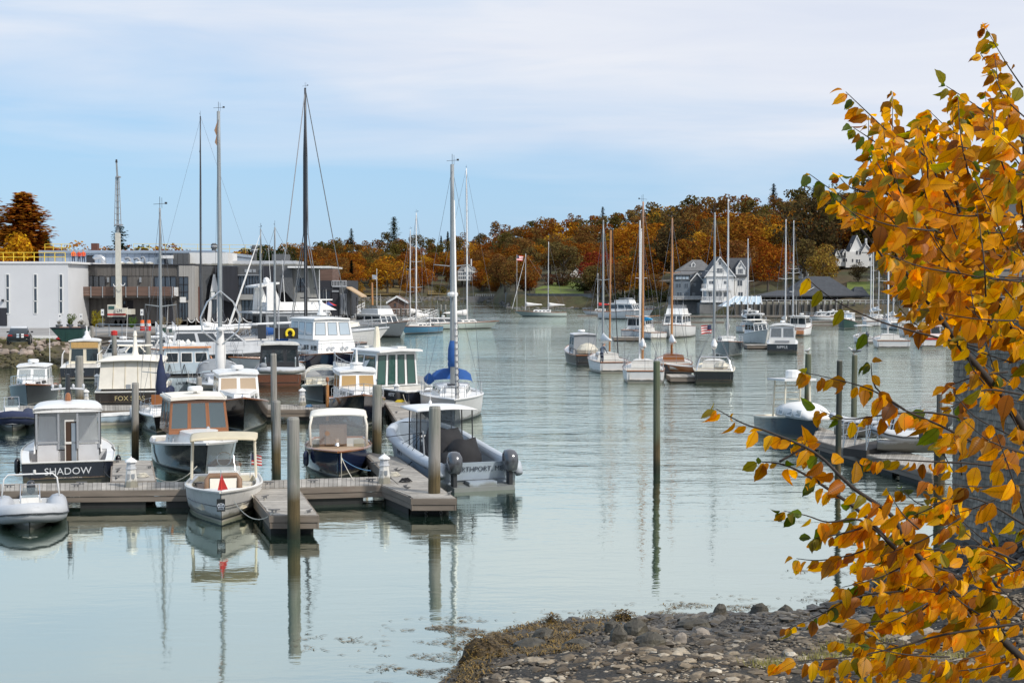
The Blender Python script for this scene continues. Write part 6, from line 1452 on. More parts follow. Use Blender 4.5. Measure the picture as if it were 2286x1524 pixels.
q=MB();q.tube([(5.4,.6,1.2),(5.4,.6,14.6)],.04,5);q.build('flag_staff',M['whitespar'],t);flag(t,(5.4,.6,14.4),2.1,1.2,FLAGM,yaw=.9+pi)
t,H=sloop('small white sloop with a red cover on the far float',1338,703,272,8.5,2.7,'white',9,mm='whitespar',cover='red',anchor='mid',wire=.016)
t,H=cruiser('white flybridge cruiser among the far masts',1402,712,128,13,4.4,'white',fs=1.5,fb=2.2,hh=1.7)
t,H=cruiser('white lobster boat with an open stern at the left of the moored fleet',1432,752,20,10,3.4,'palegrey',fly= False,hh=1.6)
t,H=sloop('white sloop stern on beside the grey sterned trawler, blue cover',1470,757,340,10,3.3,'white',13.6,mm='whitespar',cover='cyan',anchor='stern',wire=.016)
t,H=cruiser('white trawler with a boxy house behind the wooden masted sloop',1508,752,196,12,4.2,'white',fly= True,hh=1.7,fs=1.4)
t,H=lobster_yacht('lobster_boat','black old lobster boat with a grey wheelhouse at the moored fleet\'s left end',1316,815,352,9.5,2.9,'charcoal','vinyl',house='midgrey',roofm='palegrey',anchor='stern',rail= False,hh=1.5,fs=.9,fb=1.5)
q=MB();q.lathe((-2.6,-.2,1.0),[(.9,0),(1.0,.3),(.7,.7),(.2,.9)],11);q.build('net_heap',M['rope'],t)
q=MB()
for s in(1,-1):q.tube([H.pt(.0,s,0),H.pt(.02,s,.5),H.pt(.22,s,.55),H.pt(.26,s,0)],.04,5)
q.build('stern_rail',M['charcoal'],t)
t1,H1=sloop('white sloop with a person standing in its cockpit, left of the two white hulls',1374,833,353,9.5,3.0,'white',11.3,mx=.08,mm='mast',anchor='stern',tr=.85,sp=((.3,1.1),(.55,.6)),wire=.014)
q=MB();q.tube([(1.4,-.7,1.5),(1.2,-.72,11.8)],.085,7);q.build('wooden_mast',M['spar'],t1)
q=MB();q.tube([(-1.2,-.9,1.4),(-.2,-.6,12)],.04,5);q.build('spare_stay',M['blackspar'],t1)
t2,H2=sloop('white sloop with a varnished wooden mast directly behind the lone green piling',1440,855,3,9.5,3.1,'white',12.1,mx=.0,mm='spar',anchor='stern',tr=.85,sp=((.28,1.3),),house='offwhite',wire=.014,boot='charcoal')
q=MB();q.tube([(-.6,.25,1.4),(-.5,.25,12.0)],.06,7);q.build('white_mast',M['whitespar'],t2)
t3,H3=sloop('dark sloop with a varnished cabin between the white hulls and the black stern',1510,838,2,9.5,3.0,'charcoal',11.3,mx=.02,mm='spar',anchor='stern',tr=.8,sp=((.6,.7),),house='teak',wire=.014)
t,H=sloop('black hulled yacht with a white boot stripe seen from astern, right of the wooden masts',1594,855,8,9.0,3.05,'black',11.3,mx=.05,mm='mast',anchor='stern',tr=.9,deckm='cream',wire=.014,rail='cream',sp=((.25,.1),(.6,.7)))
q=MB()
q.tube([H.pt(.0,1,0,.1),H.pt(.03,1,.75,.3),H.pt(.12,1,.95,.5),H.pt(.12,-1,.95,.5),H.pt(.03,-1,.75,.3),H.pt(.0,-1,0,.1)],.05,6);q.build('stern_hoop',M['steel'],t)
q=MB();q.lathe((-3.4,-.5,.95),[(.45,0),(.55,.2),(.35,.5),(.1,.6)],9);q.build('coiled_rope',M['rope'],t)
t,H=sloop('dark blue sloop, bow on, left of the boat lettered RIPPLE',1627,797,187,10.5,3.3,'ink',14.3,mx=.02,mm='whitespar',anchor='bow',sp=((.42,1.1),(.05,.1)),wire=.014,fb=1.6,fs=1.2)
flag(t,(-3.6,-1.6,3.0),1.1,.9,FLAGM,yaw=-1.2)
def ripple():
 L=9;t=boat('cabin_cruiser','dark hulled cruiser with RIPPLE across its transom','boat',1746,787,11,L)
 H=hull(t,L,3.3,.95,1.5,'ink','white',tr=.95,deck='white',cock=.3,rail='white',coam=.25)
 cabin(t,-3.4,1.4,.9,2.75,1.42,1.1,'white',rk=.6,roof='white',over=.12,crown=.22,rth=.08,front=2,side=3,aft=2,glass='vinyl',frame='palegrey',va=(.36,.92),fr=.05)
 q=MB();q.box((-3.46,0,1.15),(.05,1.5,.22));q.build('aft_vent',M['midgrey'],t)
 text(t,'RIPPLE',.40,aft_mtx(-L/2-.108,.58,0,-.125),M['letter']);radar(t,-.5,3.0,.25); return t
ripple()
t,H=sloop('white sloop whose bright mast stands left of two behind RIPPLE',1752,752,185,11,3.4,'white',15,mm='whitespar',anchor='mid',sp=((.45,1.0),),wire=.016)
t,H=sloop('white sloop whose mast carries two high crosstrees, right of two behind RIPPLE',1770,748,190,11,3.4,'palegrey',15.2,mm='whitespar',anchor='mid',sp=((.50,.9),(.54,.7)),wire=.016)
t,H=cruiser('white bass boat with an orange stern right of RIPPLE',1790,748,25,8.5,3,'white',fly= False,hh=1.5)
q=MB();q.box2((-4.5,-1.3,.3),(-4.33,1.3,.8));q.build('orange_board',M['orangeroof'],t)
t,H=cruiser('white cabin cruiser with a wide hardtop left of RIPPLE',1690,742,20,9,3.2,'white',fly= False,hh=1.6)
t,H=cruiser('white day boat under a cream awning moored by the dark blue sloop',1692,768,172,7.5,2.7,'offwhite',fly= False,hh=1.3)
canopy(t,-2.6,1.0,1.3,2.9,'ivory',.15,.04,'awning',0)
t,H=cruiser('dark hulled motorboat with a black hood at the wharf foot',1672,722,350,7.5,2.8,'charcoal',fly= False,hh=1.2)
t,H=sloop('little white sloop in front of the tarpaulin shelter',1668,742,182,9,3,'white',13,mm='whitespar',anchor='mid',wire=.014)
t,H=lobster_yacht('lobster_boat','dark green lobster boat with a white house under way off the wharf',1890,733,200,8.5,3,'greenskip','bluepane',rail= False,hh=1.3,anchor='mid')
t,H=sloop('white sloop stern on under the thin bare branch, near the right',1995,778,8,10.5,3.7,'white',15,mx=.03,mm='whitespar',anchor='stern',sp=((.42,1.0),),tr=.98,wire=.014)
t=boat('center_console_boat','white outboard skiff left of the white sloop stern','boat',1935,767,4,6.2)
H=hull(t,6.2,2.3,.7,1.0,'white','charcoal',cock=.8,deck='white',rail='white',railr=.04);outboard(t,-3.1,0,.75,1.15,'enginegrey')
q=MB();q.box2((-.5,-.4,.3),(.3,.4,1.3));q.build('console',M['white'],t);canopy(t,-1.6,.9,.95,2.15,'white',.1,.05,'canopy',0)
q=MB()
for x,y in((-1.3,.8),(-1.3,-.8),(.6,.75),(.6,-.75)):q.tube([(x,y,.7),(x,y,2.16)],.025,5)
q.build('canopy_frame',M['steel'],t)
for px,wl,mh,lab in((1951,722,14.5,'pale sloop with the tallest of the clustered masts under the leaves'),(1944,727,11.5,'pale sloop with a leaning mast left in the cluster under the leaves'),(1959,718,12.2,'far pale sloop with a short mast right in the cluster under the leaves'),(1993,735,22,'white sloop with a tall mast and broad crosstree beside the leaf edge'),(2030,748,14.5,'white sloop half hidden by the leaves right of the tall crosstree mast'),(2075,752,14,'white hulled sloop deep behind the leaves near the shingled wall')):
 sloop(lab,px,wl,R.choice((170,185,10,350)),10,3.2,'white',mh,mm='whitespar',anchor='mid',sp=((.55,1.1),)if mh>20 else((.6,.6),),wire=.012)
t,H=cruiser('red sterned white motorboat behind the leaves right of the sloop stern',2068,772,5,8.5,3.0,'white',fly= False,hh=1.2)
q=MB();q.box2((-4.4,-1.4,.9),(-2.6,1.4,1.1));q.build('stern_cover',M['red'],t)
for u,y,hd,lab in((1830,716,270,'white runabout on the float below the ramp'),(1858,714,262,'small white cruiser on the float at the ramp foot'),(1985,724,280,'white motorboat behind the cluster of masts')):
 cruiser(lab,u,y,hd,7,2.6,'white',fly= False,fs=.8,fb=1.1,hh=1.0)
def flt(label,px,py,Lx,Ly,zt=.45,rz=0):
 p=W(px,py);t=thing('mooring_float',label,'float',p,rz,'grey mooring floats')
 n=max(4,int(Lx/.5))
 for i in range(n):q=MB();q.box((-Lx/2+(i+.5)*Lx/n,0,zt-.03),(Lx/n*.95,Ly,.06));q.build('plank',M['plank'],t)
 q=MB();q.box((0,0,zt-.22),(Lx*.98,Ly*.98,.3));q.build('frame',M['fascia'],t);q=MB();q.box((0,0,-.05),(Lx*.9,Ly*.9,.3));q.build('float_block',M['float'],t); return t
flt('grey mooring float carrying a wooden dinghy, left of the black stern',1520,851,1.9,3.0)
flt('grey mooring float between the white trawler hulls',1400,760,3.8,3);flt('long low float under the red covered sloop',1345,706,12,1.6,.3)
flt('long low float left of the cruiser lettered RIPPLE',1692,778,3,3);flt('long low float in front of the grey house',1530,721,15,2,.35);flt('long low float right of the white bass boat',1850,720,16,2,.35)
flt('long float along the foot of the pavilion wharf',1750,709,45,2.4,.5);flt('long thin float off the lobster boat bow',1838,727,9,1.2,.3)
t=boat('rowing_dinghy','varnished rowing dinghy lying on the grey float by the black stern','dinghy',1527,846,300,2.9,'mid');t.location.z=.62
H=hull(t,2.9,1.3,.38,.5,'teak','teak',cock=.9,deck='teak',rail='white',railr=.03,coam=.05,floor=.1,bottom='teak',draft=.12)
def tower_boat():
 L=6.2;t=boat('tower_boat','navy hulled picnic boat with a cream tower and white canopy at the right hand dock','boat',1778,976,168,L,'mid')
 H=hull(t,L,2.6,.85,1.35,'ink','white',tr=.85,deck='cream',cock=.42,rail='cream',railr=.05,inner='cream',cockmat='ivorydeck',coam=.25)
 q=MB();rg=[]
 for u in range(6):
  v=u/5;x=lerp(-.1,3.1,v);hh=.72*math.sin(pi*(.32+.62*v))**.7
  rg.append([Vector((x,(1.12-.45*v*v)*math.cos(pi*j/10),1.10+hh*math.sin(pi*j/10)**.55))for j in range(11)])
 q.loft(rg);q.build('cuddy_canopy',M['whitecanvas'],t,True)
 for v in(.2,.5,.75):
  for s in(1,-1):face_win(t,*([(lerp(-.1,3.1,v)-.3,-1.14+.4*v*v,1.2),(lerp(-.1,3.1,v)+.3,-1.12+.5*v*v,1.2),(lerp(-.1,3.1,v)+.2,-1.02+.5*v*v,1.52),(lerp(-.1,3.1,v)-.25,-1.04+.4*v*v,1.52)]if s<0 else[(lerp(-.1,3.1,v)+.3,1.12-.5*v*v,1.2),(lerp(-.1,3.1,v)-.3,1.14-.4*v*v,1.2),(lerp(-.1,3.1,v)-.25,1.04-.4*v*v,1.52),(lerp(-.1,3.1,v)+.2,1.02-.5*v*v,1.52)]),0,1,0,1,'white','vinyl2',.04)
 for x,y in((-1.4,.75),(-1.4,-.75),(.1,.7),(.1,-.7)):
  for k in range(1):q=MB();q.tube([(x,y,.8),(x*.9,y*.92,2.75)],.05,6);q.build('tower_leg',M['cream'],t)
 q=MB()
 for k in range(5):q.tube([(-1.38,.73,1.1+k*.34),(-1.38,-.73,1.1+k*.34)],.025,5)
 q.build('tower_rung',M['cream'],t)
 q=MB();q.hexa([(-1.7,-.95,2.75),(.5,-.85,2.8),(.5,.85,2.8),(-1.7,.95,2.75),(-1.7,-.95,2.84),(.5,-.85,2.9),(.5,.85,2.9),(-1.7,.95,2.84)]);q.build('tower_top',M['white'],t)
 q=MB();q.lathe((-.5,0,2.9),[(.38,0),(.40,.08),(.38,.34),(.30,.38)],12);q.build('radar_dome',M['white'],t)
 q=MB();q.box2((-1.3,-.55,.4),(-.5,.55,1.35));q.build('helm_console',M['cream'],t)
 q=MB();q.box2((-2.8,-.9,.35),(-2.3,.9,.85));q.build('stern_bench',M['ivory'],t)
 t.scale=(.86,.92,.95); return t
tower_boat()
dock('long low grey dock with a gangway at the right behind the leaves',[(1827,952),(2095,1028),(2082,1056),(1816,980)],zt=.55,along='h',group='floating docks',pw=.2)
t=boat_rib(2010,1012,262,2.7,1.35,'small pale inflatable with an outboard on the right hand dock',arch= False,console= False);t.location=W(2022,998,.80)
t=boat_rib(1955,985,280,2.3,1.2,'grey inflatable half hidden behind the gangway on the right hand dock',arch= False,console= False);t.location=W(1915,966,.80)
gw=thing('gangway','brown ramp with aluminium truss rails climbing from the right hand dock','gangway',W(1908,1000,.6))
a=W(1908,1002,.72);bq=D(2080,962,a.y+3.2);dd=(bq-a);sd=Vector((-dd.y,dd.x,0)).normalized()*.55
q=MB();q.hexa([a-sd-Vector((0,0,.3)),bq-sd-Vector((0,0,.3)),bq+sd-Vector((0,0,.3)),a+sd-Vector((0,0,.3)),a-sd,bq-sd,bq+sd,a+sd]);q.build('ramp_deck',M['darkwood'],gw,world= True)
for s in(1,-1):
 q=MB();q.tube([a+sd*s+Vector((0,0,1.0)),bq+sd*s+Vector((0,0,1.0))],.03,5);q.tube([a+sd*s+Vector((0,0,.5)),bq+sd*s+Vector((0,0,.5))],.02,5)
 for k in range(8):
  p0=a.lerp(bq,k/7)+sd*s;p1=a.lerp(bq,min(1,(k+.5)/7))+sd*s;q.tube([p0,p0+Vector((0,0,1.0))],.022,5);q.tube([p0,p1+Vector((0,0,1.0))],.016,4)
 q.build('truss_rail',M['alu'],gw,world= True)
ph=thing('timber_pier','dark timber pier head on a thick pile at the top of the gangway','pier',W(2096,1150));p=Vector(ph.location);zt=D(2096,968,p.y).z
q=MB();q.tube([(p.x,p.y,-1.5),(p.x,p.y,zt-.3)],.17,12);q.build('pile',M['piledark'],ph,world= True)
q=MB();q.box2((p.x-.30,p.y-.4,zt-.3),(p.x+.9,p.y+1.2,zt+.02));q.build('cap_beam',M['darkwood'],ph,world= True)
q=MB();q.tube([(p.x+.25,p.y+.9,zt),(p.x+.25,p.y+.9,zt+1.15)],.09,8);q.build('post',M['pierwood'],ph,world= True)
def gull(px,py,ref,label):
 p=Vector(PILE[ref].location);z=D(px,py,p.y).z;t=thing('gull',label,'bird',(p.x,p.y,z),R.uniform(0,6))
 q=MB();q.loft([[Vector((x,y*r,.16+dz+zz*r))for y,zz in[(math.cos(a),math.sin(a))for a in[2*pi*k/8 for k in range(8)]]]for x,r,dz in((-.26,.015,.01),(-.14,.06,.0),(0,.085,.0),(.10,.075,.03),(.16,.045,.10),(.21,.05,.13),(.25,.03,.13),(.30,.008,.12))]);q.build('body',M['offwhite'],t,True)
 for s in(1,-1):q=MB();q.loft([[Vector((x,s*.08+s*.02*k,.18+dz+.03*k))for k in(-1,1)]+[Vector((x,s*.09,.24+dz))]for x,dz in((-.30,-.01),(-.1,.0),(.06,.02))]);q.build('wing',M['midgrey'],t);q=MB();q.tube([(.02,s*.03,.1),(.02,s*.03,0)],.008,4);q.build('leg',M['orangeroof'],t)
gull(1905,792,PL[15][4],'gull perched on the greenish piling behind the gangway');gull(1802,790,PL[13][4],'gull perched on the greenish piling behind the tower boat')
SKIN=mat('skin',(.50,.30,.21),.6,var=.05);JEANS=mat('dark_blue_trousers',(.03,.04,.07),.85,var=.15);GREYTOP=mat('grey_blue_sweater',(.16,.19,.23),.9,var=.1);HAIR=mat('brown_hair',(.06,.04,.025),.8,var=.2)
def person(label,loc,rz,top,bend=0.0,h=1.75,hat= None,legs= None,arms=((.28,.95),(.25,.9))):
 t=thing('person',label,'person',loc,rz);k=h/1.75;sh=bend
 me=bpy.data.meshes.new('body');V=[];E=[];RR=[]
 def v(p,r):V.append(tuple(c*k for c in p));RR.append(r*k); return len(V)-1
 pel=v((0,0,.95),.15);wst=v((.04*1+sh*.2,0,1.15),.135);chest=v((sh*.55,0,1.33),.16);nb=v((sh*.8,0,1.46),.085);nk=v((sh*.95,0,1.53),.058);hd=v((sh*1.1+.02,0,1.64),.098);ht=v((sh*1.15+.01,0,1.73),.07)
 for a,b in((pel,wst),(wst,chest),(chest,nb),(nb,nk),(nk,hd),(hd,ht)):E.append((a,b))
 for s in(1,-1):
  hp=v((0,s*.10,.88),.10);kn=v((.04,s*.12,.50),.072);an=v((-.02,s*.13,.09),.05);ft=v((.14,s*.14,.04),.04);E+=[(pel,hp),(hp,kn),(kn,an),(an,ft)]
  ax,az=arms[0 if s>0 else 1]
  so=v((sh*.65,s*.19,1.40),.07);el=v((sh*.6+ax*.45,s*.25,1.14),.05);wr=v((sh*.6+ax,s*.19,az+.05),.035);hn=v((sh*.6+ax+.07,s*.18,az),.04);E+=[(nb,so),(so,el),(el,wr),(wr,hn)]
 me.from_pydata(V,E,[]);o=link(me,'body',t)
 md=o.modifiers.new('skin','SKIN');md.use_smooth_shade= True
 for i,r in enumerate(RR):me.skin_vertices[0].data[i].radius=(r,r)
 me.skin_vertices[0].data[0].use_root= True
 sb=o.modifiers.new('smooth','SUBSURF');sb.levels=1;sb.render_levels=1
 m=bpy.data.materials.new('clothed_body');m.use_nodes= True ;tt=NT(m.node_tree);b=tt.n['Principled BSDF'];co=tt.add('ShaderNodeTexCoord').outputs['Object'];sp=tt.add('ShaderNodeSeparateXYZ');tt.link(co,sp.inputs[0]);z=sp.outputs[2]
 c=tt.mix(tt.math('GREATER_THAN',z,.98*k),(.03,.04,.07),top);c=tt.mix(tt.math('GREATER_THAN',z,1.50*k),c,(.50,.30,.21));c=tt.mix(tt.math('GREATER_THAN',z,1.70*k),c,hat or(.06,.04,.025));c=tt.mix(tt.math('LESS_THAN',z,.10*k),c,(.02,.02,.02))
 tt.link(c,b.inputs['Base Color']);b.inputs['Roughness'].default_value=.85;me.materials.append(m); return t
p=t1 .matrix_basis@Vector((-3.2,.85,.62))
person('person in a grey blue top and dark trousers standing on the white sloop',p,0.6,(.16,.19,.24),.25,1.78)
# ------------------------------------------------------------------ boatyard on the left
M['orangeroof2']=mat('tan_awning_boards',(.50,.36,.22),.8,var=.2);M['navycanvas2']=mat('deep_blue_umbrella_cloth',(.03,.06,.22),.85,var=.1);M['greenbin']=mat('bottle_green_plastic',(.035,.085,.06),.6,var=.1)  # awning boards are an even tan colour
M['asphalt']=mat('pale_worn_asphalt',(.29,.28,.265),.95,var=.2,vscale=.25,world_co= True)
M['whitewall']=mat('white_rendered_wall',(.66,.67,.68),.7,var=.04,vscale=.4)
M['board']=mat('weathered_grey_board',(.135,.125,.115),.85,var=.35,vscale=1.0,stretch=(3.2,3.2,.12),bump=.5,bscale=2.2)
M['boardlight']=mat('pale_weathered_board',(.36,.345,.32),.85,var=.22,vscale=1.0,stretch=(3,3,.12),bump=.4,bscale=2)
M['boardbrown']=mat('brown_weathered_board',(.155,.095,.072),.85,var=.35,vscale=1.2,stretch=(.25,.25,3),bump=.4,bscale=3)
M['metalblue']=mat('blue_grey_metal_cladding',(.30,.36,.44),.5,var=.06,vscale=.5)
M['darkclad']=mat('dark_charcoal_cladding',(.026,.027,.034),.7,var=.25,vscale=1.2,stretch=(3,3,.2))
M['darkgrey']=mat('dark_grey_render',(.10,.105,.11),.8,var=.15)
M['concrete']=mat('grey_concrete',(.30,.30,.285),.9,var=.15,vscale=.8)
M['brick']=mat('red_brown_brick',(.13,.055,.04),.9,var=.25,vscale=4)
M['craneivory']=mat('ivory_crane_paint',(.62,.60,.52),.45,var=.08)
def PX(px,d):return(px-CX)/F*d
qy=[(-260,128),(60,128),(130,129),(178,134),(196,150),(300,156),(418,165.3),(600,165.3),(690,168),(700,190),(806,222),(815,250),(640,330),(-700,330)]
q=MB();q.prism([(PX(p,d),d)for p,d in qy],-1.5,2.25);tag(q.build('quay_ground',M['asphalt']),kind='structure')
q=MB();q.prism([(PX(70,131),131),(PX(126,131),131),(PX(136,138),138),(PX(66,138),138)],2.254,2.262);tag(q.build('loading_pad',mat('pale_concrete_pad',(.50,.49,.45),.9,var=.08)),kind='structure')
rng=random.Random(21)
bank=thing('riprap_bank','rocky riprap bank with brown weed below the parking lot','bank',(PX(60,125),124,0))
q=MB();bp=[]
for i in range(26):
 px=-140+i*13
 bp.append([Vector((PX(px,128.2),128.3 if px<130 else 129.5+(px-130)*.1,2.2)),Vector((PX(px,126),126.2+max(0,px-130)*.08,1.25+rng.uniform(-.15,.15))),Vector((PX(px,123.2),123.6+max(0,px-130)*.07,.45+rng.uniform(-.1,.1))),Vector((PX(px,120),120.3+max(0,px-130)*.05,-.4))])
q.loft(bp,cap= False,open_ring= True);bm_=mat('weedy_bank',(.075,.062,.035),.95,var=.5,vscale=.9,world_co= True,bump=1.0,bscale=4);q.build('slope',bm_,bank,world= True)
M['bankrock']=mat('pink_grey_bank_rock',(.30,.245,.205),.9,var=.35,vscale=.7,world_co= True);M['weedrock']=mat('weed_covered_rock',(.085,.075,.035),.95,var=.5,vscale=1.2,world_co= True,bump=.8,bscale=5)
wd=MB()
for i in range(420):
 px=rng.uniform(-130,182);v=rng.random();d=lerp(128.2,121.2,v);z=interp([(0,2.2),(.28,1.3),(.63,.5),(1,-.1)],v);s=rng.uniform(.12,.42)*(1.25 if v<.4 else .9)
 dd=d+max(0,px-130)*.08
 if v<.42 and i<230:
  r_=MB();rock(r_,(0,0,0),s*1.15,rng,.65);o=r_.build('stone',M['bankrock'],bank);o.location=Vector((PX(px,dd),dd,z))-bank.location
 else:rock(wd,(PX(px,dd),dd,z),s,rng,.7)
o=wd.build('weedy_stones',M['weedrock'],bank,world= True);tag(o,kind='stuff')
q=MB()
for i in range(1500):
 px=rng.uniform(-130,120)if i%3 else rng.uniform(-130,30);d=rng.uniform(127.3,129.4);p=Vector((PX(px,d),d,2.2));a=rng.uniform(0,6);h=rng.uniform(.08,.30)
 q._add([p,p+Vector((math.cos(a)*.06,math.sin(a)*.06,0)),p+Vector((math.cos(a+1)*.1,math.sin(a+1)*.1,h))],[(0,1,2)])
tag(q.build('grass',mat('rough_grass',(.13,.14,.035),.9,var=.3)),kind='stuff')
def railing(name,label,pts,h,n,m,r=.035,group= None,mids=(.5,),cat='railing'):
 t=thing(name,label,cat,pts[0],0,group)
 for a,b in zip(pts,pts[1:]):
  a=Vector(a);b=Vector(b);k=max(1,int(round((b-a).length/n)))
  for i in range(k+1):q=MB();p=a.lerp(b,i/k);q.tube([p,p+Vector((0,0,h))],r,5);q.build('post',M[m],t,world= True)
  for f in(1,)+tuple(mids):q=MB();q.tube([a+Vector((0,0,h*f)),b+Vector((0,0,h*f))],r*.9,5);q.build('rail',M[m],t,world= True)
 return t
b=Bld('industrial_building','plain white flat roofed building with tall slit windows at the left edge','building',60,733,164);Y=164
zw=D(60,588,Y).z
b.box('wall',-80,151.5,588,738,Y,45,M['whitewall'])
q=MB();q.box2((D(-80,0,Y).x,Y-.12,zw-.02),(D(152.5,0,Y).x,Y+45,zw+.22));b.mb(q,'parapet_cap',M['housewhite'])
for x in(14.5,76.5,133.5):b.win(x,x+5.5,613,641,Y,M['white'],M['houseglass'],fr=.09);b.win(x,x+5.5,644,671,Y,M['white'],M['houseglass'],fr=.09);b.win(x,x+5.5,673,699,Y,M['white'],M['houseglass'],fr=.09)
b.box('door',-3,15,687,727,Y-.08,.1,M['darkclad']);b.box('door_lamp',3,7,668,673,Y-.35,.34,M['charcoal'])
zt=zw+.22
railing('roof_railing','yellow safety railing along the white flat roof',[(PX(-60,165),165,zt),(PX(147,165),165,zt)],1.05,1.22,'yellowrail',.045)
b=Bld('timber_building','grey board clad building with a long brown balcony','building',290,718,172);Y=172
zb_=2.2
def vboards(b,x0,x1,y0,y1,Y,w,m,name='board'):
 """vertical cladding boards, each its own piece"""
 a=D(x0,y1,Y);c=D(x1,y0,Y);n=max(1,int((c.x-a.x)/w))
 for i in range(n):
  u0=lerp(a.x,c.x,(i+.03)/n);u1=lerp(a.x,c.x,(i+.97)/n);q=MB();dy=R.uniform(0,.025);q.box2((u0,Y-.05-dy,a.z),(u1,Y,c.z));b.mb(q,name,m)
b.box('wall',158,399,592,722,Y,25,M['board']);b.box('roof_edge',157,436,589.5,592,Y-.3,26,M['darkclad'])
vboards(b,158,393,592.2,616,Y,.48,M['board']);
b.box('end_wall',399.5,435,592.2,716,Y-.2,20,M['boardlight']);vboards(b,420,435,592.4,714,Y-.2,.4,M['boardlight'])
vboards(b,399.5,420,592.4,617,Y-.2,.4,M['boardlight'])
for x0,x1 in((195,207),(209,220),(222,234),(248,258),(260,270),(272,283)):b.win(x0,x1,617,640,Y,M['darkclad'],M['houseglass'],fr=.10)
b.box('recess',344,394,617,662,Y-.04,.06,M['darkclad'])
for k in range(4):b.win(346+k*12,356+k*12,619,641,Y-.05,M['darkclad'],M['houseglass'],fr=.08)
for r_ in range(3):
 for k in range(2):b.win(400.5+k*10,409.5+k*10,619+r_*17,634+r_*17,Y-.2,M['darkclad'],M['houseglass'],fr=.08)
for k in range(3):b.win(401+k*6.4,406+k*6.4,676,712,Y-.2,M['darkclad'],M['houseglass'],fr=.08)
for x in(187,241,313):b.box('wall_lamp',x-2,x+2,619,630,Y-.25,.2,M['midgrey'])
bx0,bx1=148,388
b.box('balcony_floor',bx0,bx1,660,665,Y-2.2,2.2,M['darkwood'])
for k in range(5):b.box('balcony_board',bx0,bx1,640+k*4.1,643.8+k*4.1,Y-2.25,.06,M['boardbrown'])
for k in range(10):b.box('balcony_post',bx0+2+k*26,bx0+3.4+k*26,639,664,Y-2.34,.08,M['midgrey'])
b.box('air_conditioner',384,395,641,661,Y-1.2,.7,M['white'])
for x0,x1 in((164,181),(284,297),(366,374),(378,386)):b.box('door',x0,x1,671,718,Y-.06,.08,M['darkclad'])
for x0,x1 in((185,191),(276,280)):b.win(x0,x1,672,690,Y,M['darkclad'],M['houseglass'],fr=.06)
b.box('wall_sign',401.5,415,663,675,Y-.32,.06,M['white'])
b=Bld('metal_building','long low blue grey metal upper storey behind the timber building','building',280,590,196);Y=196
b.box('wall',88,472,566,640,Y,30,M['metalblue']);b.box('roof_edge',86,474,559,566,Y-.3,31,M['metalblue']);b.box('gutter',86,474,563,565.2,Y-.42,.1,M['slate'])
for k in range(24):b.box('cladding_rib',92+k*16,92.6+k*16,566.2,600,Y-.05,.05,M['slate'])
b.box('door',193,211,570,590,Y-.08,.1,M['darkclad'])
z1=D(100,559,Y).z
q=MB();q.box2((D(197,0,200).x,200,z1-.1),(D(211,0,200).x,201,D(0,543,200).z));b.mb(q,'chimney',M['brick'])
railing('roof_railing','yellow railing on the left end of the metal upper storey',[(PX(102,199),199,z1),(PX(158,199),199,z1)],.95,1.2,'yellowrail',.045)
railing('roof_railing','long pale yellow railing on the right half of the metal upper storey',[(PX(300,204),204,z1),(PX(585,204),204,z1-.2)],1.15,2.2,'yellowrail',.028)
zr=D(300,591,178).z
for k,(x0,x1)in enumerate(((256,280),(278,299),(299,322),(324,344))):
 c=D((x0+x1)/2,590.5,178);w=(x1-x0)/2/(F/178);t=thing('skylight',['first domed white skylight from the left on the timber building roof','second domed white skylight on the timber building roof','third domed white skylight on the timber building roof','last domed white skylight beside the bright mast'][k],'skylight',c,0,'roof skylights')
 q=MB();q.lathe((0,0,0),[(w,0),(w*.9,w*.28),(w*.6,w*.5),(w*.05,w*.6)],12);q.build('dome',M['white'],t,True);q=MB();q.lathe((0,0,-.3),[(w*1.05,0),(w*1.05,.3)],12);q.build('kerb',M['midgrey'],t)
def rooftube(px,y0,y1,Y,r,label,m='midgrey',elbow= True):
 a=D(px,y1,Y);c=D(px,y0,Y);t=thing('roof_vent',label,'roof vent',a);h=c.z-a.z;q=MB()
 pts=[Vector((0,0,-.3)),Vector((0,0,h*.8))]+([Vector((-r,0,h)),Vector((-r*3,0,h)),Vector((-r*3.6,0,h*.75))]if elbow else[Vector((0,0,h))]);q.tube(pts,r,9);q.build('pipe',M[m],t,True); return t
rooftube(231,574,590,182,.33,'thick goose neck vent between the door and the crane','alu');rooftube(290,576,590,184,.17,'thin goose neck vent left over the skylights');rooftube(310,577,590,186,.17,'thin goose neck vent above the third skylight');rooftube(323,574,590,187,.13,'thinnest vent pipe above the skylights')
for px,y0,y1,lab in((478,543,566,'black ringed chimney pot on the white roof block'),(568,547,582,'tall black ringed chimney stack by the tree')):
 a=D(px,y1,198);c=D(px,y0,198);t=thing('chimney_stack',lab,'chimney',a,0);h=c.z-a.z;q=MB()
 q.lathe((0,0,-.5),[(.34,0),(.34,.5+h*.5),(.45,.5+h*.52),(.45,.5+h*.66),(.3,.5+h*.68),(.44,.5+h*.74),(.44,.5+h*.86),(.25,.5+h)],12);q.build('flue',M['darkgrey'],t);q=MB();q.lathe((0,0,h*.67),[(.46,0),(.46,.12)],12);q.build('band',M['palegrey'],t)
b=Bld('plant_housing','grey louvred plant housing and white duct on the roof above the glazed corner','roof plant',380,592,180);Y=180
b.box('unit',346,366,574,592,Y,4,M['slate']);b.box('louvre_unit',386,396,566,592,Y,4,M['darkgrey']);b.box('louvre_unit',397,408,566,592,Y,4,M['darkgrey']);b.box('louvre_unit',409,420,566,592,Y,4,M['darkgrey']);b.box('duct',358,386,570,577,Y-.4,2,M['white']);b.box('roof_box',423,509,564,592,Y+1,6,M['white']);b.box('roof_box',509,660,582,592,Y+4,10,M['palegrey']);b.box('roof_screen',607,637,567,583,Y+6,4,M['darkgrey'])
